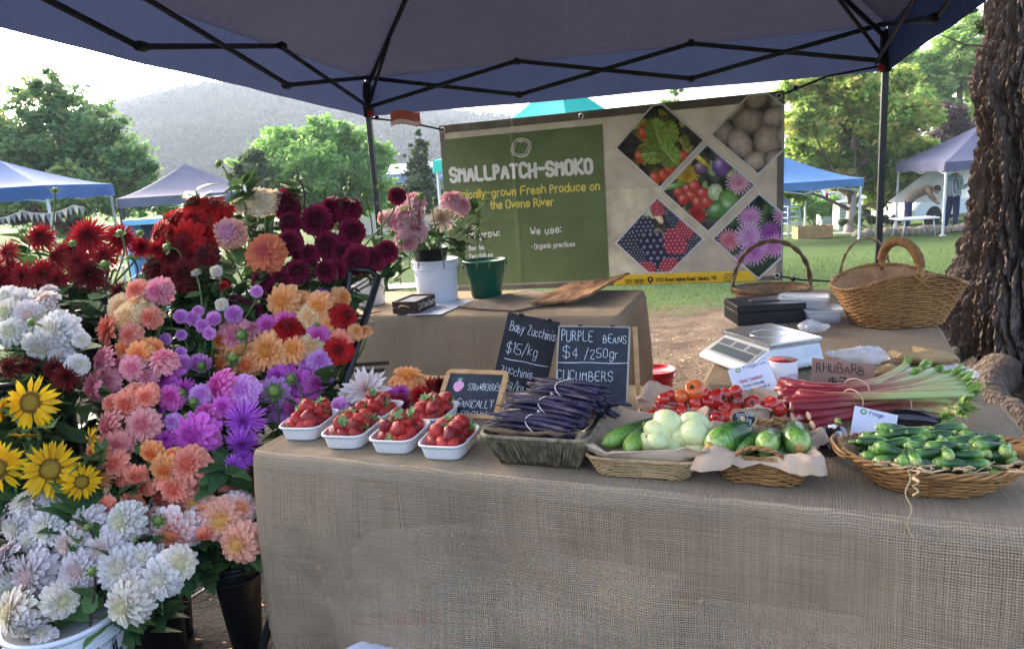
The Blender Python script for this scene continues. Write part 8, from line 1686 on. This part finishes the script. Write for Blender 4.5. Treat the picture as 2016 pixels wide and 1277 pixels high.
bag('produce_bag', 'crumpled clear produce bag behind the cardboard sign', 'plastic bag', 1690, 712, .20, .11, .05, rzf, cling, 5); bag('produce_bag', 'clear produce bag lying under the green rhubarb ends', 'plastic bag', 1848, 750, .22, .11, .045, rzf, cling, 7); bag('paper_bag', 'crumpled brown paper bag behind the rhubarb ends', 'paper bag', 1815, 716, .20, .10, .055, rzf, simple('bag_tan', 'a58a62', .8, .2, 10, .4, 30), 9); bag('paper_bag', 'small brown paper bag between cardboard sign and rhubarb leaves', 'paper bag', 1748, 748, .09, .07, .05, rzf, simple('bag_tan', ''), 11)
def hoop(pts, r1, turns, mat, parent, name='handle', strands=2):
    m = MB(); n = len(pts)
    for ph in [2 * math.pi * k / strands for k in range(strands)]:
        o = []
        for i, p in enumerate(pts):
            t_ = (pts[min(i + 1, n - 1)] - pts[max(i - 1, 0)]).normalized(); a = t_.orthogonal().normalized() if i == 0 else (a - t_ * a.dot(t_)).normalized(); b = t_.cross(a); q = ph + turns * 2 * math.pi * i / n; o.append(p + (a * math.cos(q) + b * math.sin(q)) * r1 * .62)
        m.tube(o, r1 * .72, 6)
    part(name, m, mat, parent)
def trug():
    a, b = atZ(1672, 642, TT), atZ(1850, 650, TT); rz = math.atan2(b.y - a.y, b.x - a.x); w_ = (b - a).length / 2; d = .13; c = (a + b) / 2 + Vector((-math.sin(rz), math.cos(rz), 0)) * d; rz = R_(-3); t = thing('wicker_trug', 'large boat-shaped wicker trug with thick wrapped handle at the table end', 'basket', c, rz); H = .20; A1 = w_ + .085; B1 = .165
    fab = lambda h: (w_ + (A1 - w_) * h, d + (B1 - d) * h); zf = lambda th, h: h * (H - .052 * abs(math.cos(th)) ** 1.6 + .03 * max(0, abs(math.sin(th)) - .75) * 4 * .4); wicker(t, fab, 2.8, H, 21, .0042, 34, w_hon, zf=zf, rim_r=.006, rim_turn=22, n=170, seed=4)
    pts = [Vector((.01, B1 * math.cos(math.pi * i / 40), H - .012 + .135 * math.sin(math.pi * i / 40) ** .7)) for i in range(41)]
    hoop(pts, .0105, 1.5, w_hon, t, strands=4); m = MB()
    for k_ in range(70): p = pts[3 + int(k_ * 34 / 70)]; q = pts[4 + int(k_ * 34 / 70)]; f = (k_ * 34 / 70) % 1; c_ = p.lerp(q, f); t_ = (q - p).normalized(); s1 = Vector((1, 0, 0)); s2 = t_.cross(s1); m.tube([c_ + (s1 * math.cos(a_) + s2 * math.sin(a_)) * .0168 for a_ in [i * .628 for i in range(10)]], .0024, 4, closed=True)
    part('handle_wrapping', m, w_hon, t); m = MB()
    for s in (-1, 1): m.tube([Vector((.01 + s * .03, -B1 - .008, H + .012)), Vector((.01, -B1 - .014, H - .012)), Vector((.01 - s * .03, -B1 - .005, H - .04))], .0035, 6)
    part('cross_lashing', m, w_hon, t)
trug()
def arch_basket(px, py, R, H, hh, label, mat, hm, rz, tom=False, hr=.009):
    p = atZ(px, py, TT); c = Vector((p.x, p.y + R * .8, TT)); t = thing('arched_basket', label, 'basket', c, rz); fab = lambda h: (R * (.82 + .18 * h), R * .8 * (.82 + .18 * h)); wicker(t, fab, 2, H, 11, .0042, 22, mat, rim_r=.0075, rim_turn=14, n=110, seed=6)
    hoop([Vector((R * math.cos(math.pi * i / 40), 0, H * .85 + hh * math.sin(math.pi * i / 40) ** .85)) for i in range(41)], hr, 5, hm, t)
    for s in (-1, 1):
        m = MB()
        for k_ in range(5): m.tube([Vector((s * R + .011 * math.cos(a_), .012 * math.sin(a_), H * .72 + .008 * k_)) for a_ in [i * .524 for i in range(12)]], .0016, 5, closed=True)
        part('lashing', m, mat, t)
    if tom: o = thing('tomato', 'single red tomato left inside the arched basket', 'tomato', c + Vector((-.02, -.06, H * .62)), 0); b = obj('skin', TM[0], o); b.scale = (.022,) * 3; b = obj('calyx', TCAL, o); b.scale = (.022,) * 3
arch_basket(1540, 603, .178, .065, .235, 'round low basket with tall dark arched handle in front of the banner', w_brn, w_dark, rzf + R_(12), True)
arch_basket(1725, 585, .15, .08, .20, 'basket with thin arched handle hidden behind the big trug', w_brn, w_brn, rzf + R_(40), hr=.006)

# =====================  ON THE BACK TABLE  =====================
def bt(px, py, z=TT): return atZ(px, py, z)
p = bt(860, 597); wb_ = bucket('pail', 'white plastic pail holding a black pot of pale pink dahlias', p + Vector((0, .10, .235)), .125, .112, .235, simple('pail_milk', 'cdd6e2', .35, .04, 6, .05), ridge=.045, hz=R_(20), rim=.006)
q = T_('the pale pink bouquet'); bucket('flower_pot', 'black pot of pale pink dahlias set inside the white pail', q, .094, .07, .27, blackplas, handle=False)
p = bt(958, 588); bucket('pail', 'dark green plastic bucket with wire handle on the back table', p + Vector((0, .09, .21)), .118, .086, .21, simple('bucket_green', '0e5240', .35, .15, 8, .1), rim=.006, hz=R_(15))
p = bt(722, 604); bucket('pail', 'white chipped enamel pail beside the leaning stand rail', p + Vector((0, .09, .20)), .10, .09, .20, simple('enamel_chipped', 'c8ccd0', .5, .25, 14, .3), rim=.004)
rp = Vector((.95, 4.35, gz(.95, 4.35))); rp = atY(1292, 726, 4.3); bucket('pail', 'bright red plastic bucket on the dirt behind the tomato tray', rp, .108, .082, rp.z - gz(rp.x, rp.y) - .02, simple('bucket_red', 'b5101c', .3, .12, 8, .08, coat=.2), rim=.007, handle=False, ridge=.04)
def coffee():
    F_, FLp, R_p = bt(821, 619), bt(764, 623), bt(858, 602); ex = (R_p - F_); L = ex.length; ex.normalize(); ey = Vector((-ex.y, ex.x, 0)); W = abs((FLp - F_).dot(ey)) ; W = max(.11, min(W, .18)); H = .068; rz = math.atan2(ex.y, ex.x); L = max(L, .2); c = F_ + ex * L / 2 + ey * W / 2; t = thing('wooden_box', 'dark stained wooden box lettered Coffee Bean with a rope handle', 'box', c, rz); dk = woodgrain('dark_wood', '2a1c18', '4a342c', (40, 40, 300)); k_ = .009
    for (cx, cy, sx, sy) in ((0, -W / 2 + k_ / 2, L, k_), (0, W / 2 - k_ / 2, L, k_), (-L / 2 + k_ / 2, 0, k_, W - 2 * k_ - .0006), (L / 2 - k_ / 2, 0, k_, W - 2 * k_ - .0006)):
        m = MB()
        for z in (.018, .052): m.box((cx, cy, z), (sx, sy, .031), bev=.002)
        part('board', m, dk, t, smooth=False)
    m = MB(); m.box((0, 0, .006), (L - .02, W - .02, .006)); part('floor', m, dk, t, smooth=False); m = MB(); m.tube([Vector((-L / 2 - .003, -W * .22, .036)), Vector((-L / 2 - .014, -W * .1, .047)), Vector((-L / 2 - .014, W * .1, .047)), Vector((-L / 2 - .003, W * .22, .036))], .0045, 7); part('handle', m, simple('rope_handle', 'a89078', .8), t)
    m = MB(); q, xe = strokes('Coffee Bean', 0, 0, .030, slant=.15, jit=.06, sp=.55, wid=.8); kx = (L - .035) / xe; ribbon(m, [[(-L / 2 + .02 + a * kx, .022 + b) for a, b in l] for l in q], .0034, lambda x, y, e: Vector((x, -W / 2 - .0016 - e, y))); part('painted_lettering', m, simple('paint_white', 'd8d4cc', .6), t)
    m = MB()
    for i in range(9): m.box((-L * .36 + i * .021, 0, .052), (.016, W * .7, .018), Rz(.05 * (i % 3 - 1)) @ Ry(.25), .001)
    part('paper_slips', m, simple('slip_white', 'c8c8c4', .7), t, smooth=False)
coffee()
def flat_sheet(name, label, cat, pxs, mat, lift, amp, seed, thick=.0012, nu=36, nv=22, curl=0.0):
    A, B, C, D = [bt(*q) for q in pxs]; t = thing(name, label, cat, ((A + B + C + D) / 4).to_tuple()); m = MB()
    def f(u, v, e):
        p = A.lerp(B, u).lerp(D.lerp(C, u), v); w_ = min(1, 4 * min(u, 1 - u, v, 1 - v) + .4); p.z = TT + lift + amp * (abs(nz((u * 5, v * 4, seed))) + .6 * abs(nz((u * 13, v * 9, seed + 3)))) + curl * max(0, u - .55) ** 2 * 5 + e; p.x += amp * nz((u * 3, v * 6, seed + 8)) * 1.5; p.y += amp * nz((u * 4, v * 5, seed + 12)) * 1.5; return p
    n = (nu + 1) * (nv + 1); m.grid(nu, nv, lambda u, v: f(u, v, thick)); m.grid(nu, nv, lambda u, v: f(1 - u, v, 0)); 
    bor = [(i / nu, 0) for i in range(nu)] + [(1, j / nv) for j in range(nv)] + [(1 - i / nu, 1) for i in range(nu)] + [(0, 1 - j / nv) for j in range(nv)]; k_ = len(bor); m.add([f(u, v, 0) for u, v in bor] + [f(u, v, thick) for u, v in bor], [(i, (i + 1) % k_, k_ + (i + 1) % k_, k_ + i) for i in range(k_)])
    part('sheet', m, mat, t, world=True, smooth=True); return t
paperw = simple('paper_white', 'ccd2de', .7, .04, 5, .05)
flat_sheet('paper_sheet', 'white paper sheet lying in front of the white pail', 'paper', [(800, 621), (868, 619), (932, 592), (880, 590)], paperw, .001, .002, 2)
flat_sheet('paper_stack', 'greyish brown stack of flattened paper bags under the green bucket', 'paper bags', [(900, 606), (1010, 614), (1150, 588), (1030, 572)], simple('bags_greybrown', '857564', .8, .25, 14, .4, 30), .0017, .006, 5, .006)
flat_sheet('brown_paper_bag', 'large crumpled brown paper bag at the end of the back table', 'paper bag', [(1046, 606), (1165, 600), (1240, 556), (1120, 566)], brownp, .012, .016, 7, .014, curl=.035)
def pen():
    a, b = bt(723, 618, TT + .005), bt(755, 611, TT + .005); t = thing('pen', 'red pen lying at the edge of the back table', 'pen', a); m = MB(); m.tube([a, a.lerp(b, .8)], .0045, 8); part('barrel', m, simple('pen_red', '9a1a22', .3), t, world=True); m = MB(); m.tube([a.lerp(b, .8), b], [.0045, .001], 8); part('tip', m, simple('pen_white', 'c8c8c8', .3), t, world=True)
pen()
# ---- white lidded bucket standing on the ground before the cloth ----
lp = atY(735, 1308, 1.66); bucket('lidded_bucket', 'white bucket whose round pale lid peeks up at the foot of the cloth', lp, .10, .09, lp.z, simple('bucket_bluewhite', 'cdd8ee', .4, .03, 5, .04), handle=False)
m = MB(); m.lathe([(0, .010), (.074, .010), (.078, .005), (.100, .005), (.109, .003), (.110, -.012), (.107, -.013)], 40); part('lid', m, simple('bucket_bluewhite', ''), [o for o in COL.objects if o.get('label', '').startswith('white bucket whose')][0], label='pale blue-white lid').location = (0, 0, lp.z)
# =====================  AIR  =====================
def haze():
    m = MB(); x0, x1, y0, y1, z0, z1 = -900, 1100, -60, 720, -6, 88; m.box(((x0 + x1) / 2, (y0 + y1) / 2, (z0 + z1) / 2), (x1 - x0, y1 - y0, z1 - z0))
    mt = bpy.data.materials.new('morning_haze'); mt.use_nodes = True; n = mt.node_tree; n.nodes.clear(); o = n.nodes.new('ShaderNodeOutputMaterial'); v = n.nodes.new('ShaderNodeVolumePrincipled'); v.inputs['Color'].default_value = (.74, .86, 1.0, 1); v.inputs['Density'].default_value = .0009; v.inputs['Anisotropy'].default_value = .0; n.links.new(v.outputs[0], o.inputs['Volume'])
    h = struct('haze', m, mt, 'stuff', False)
haze()
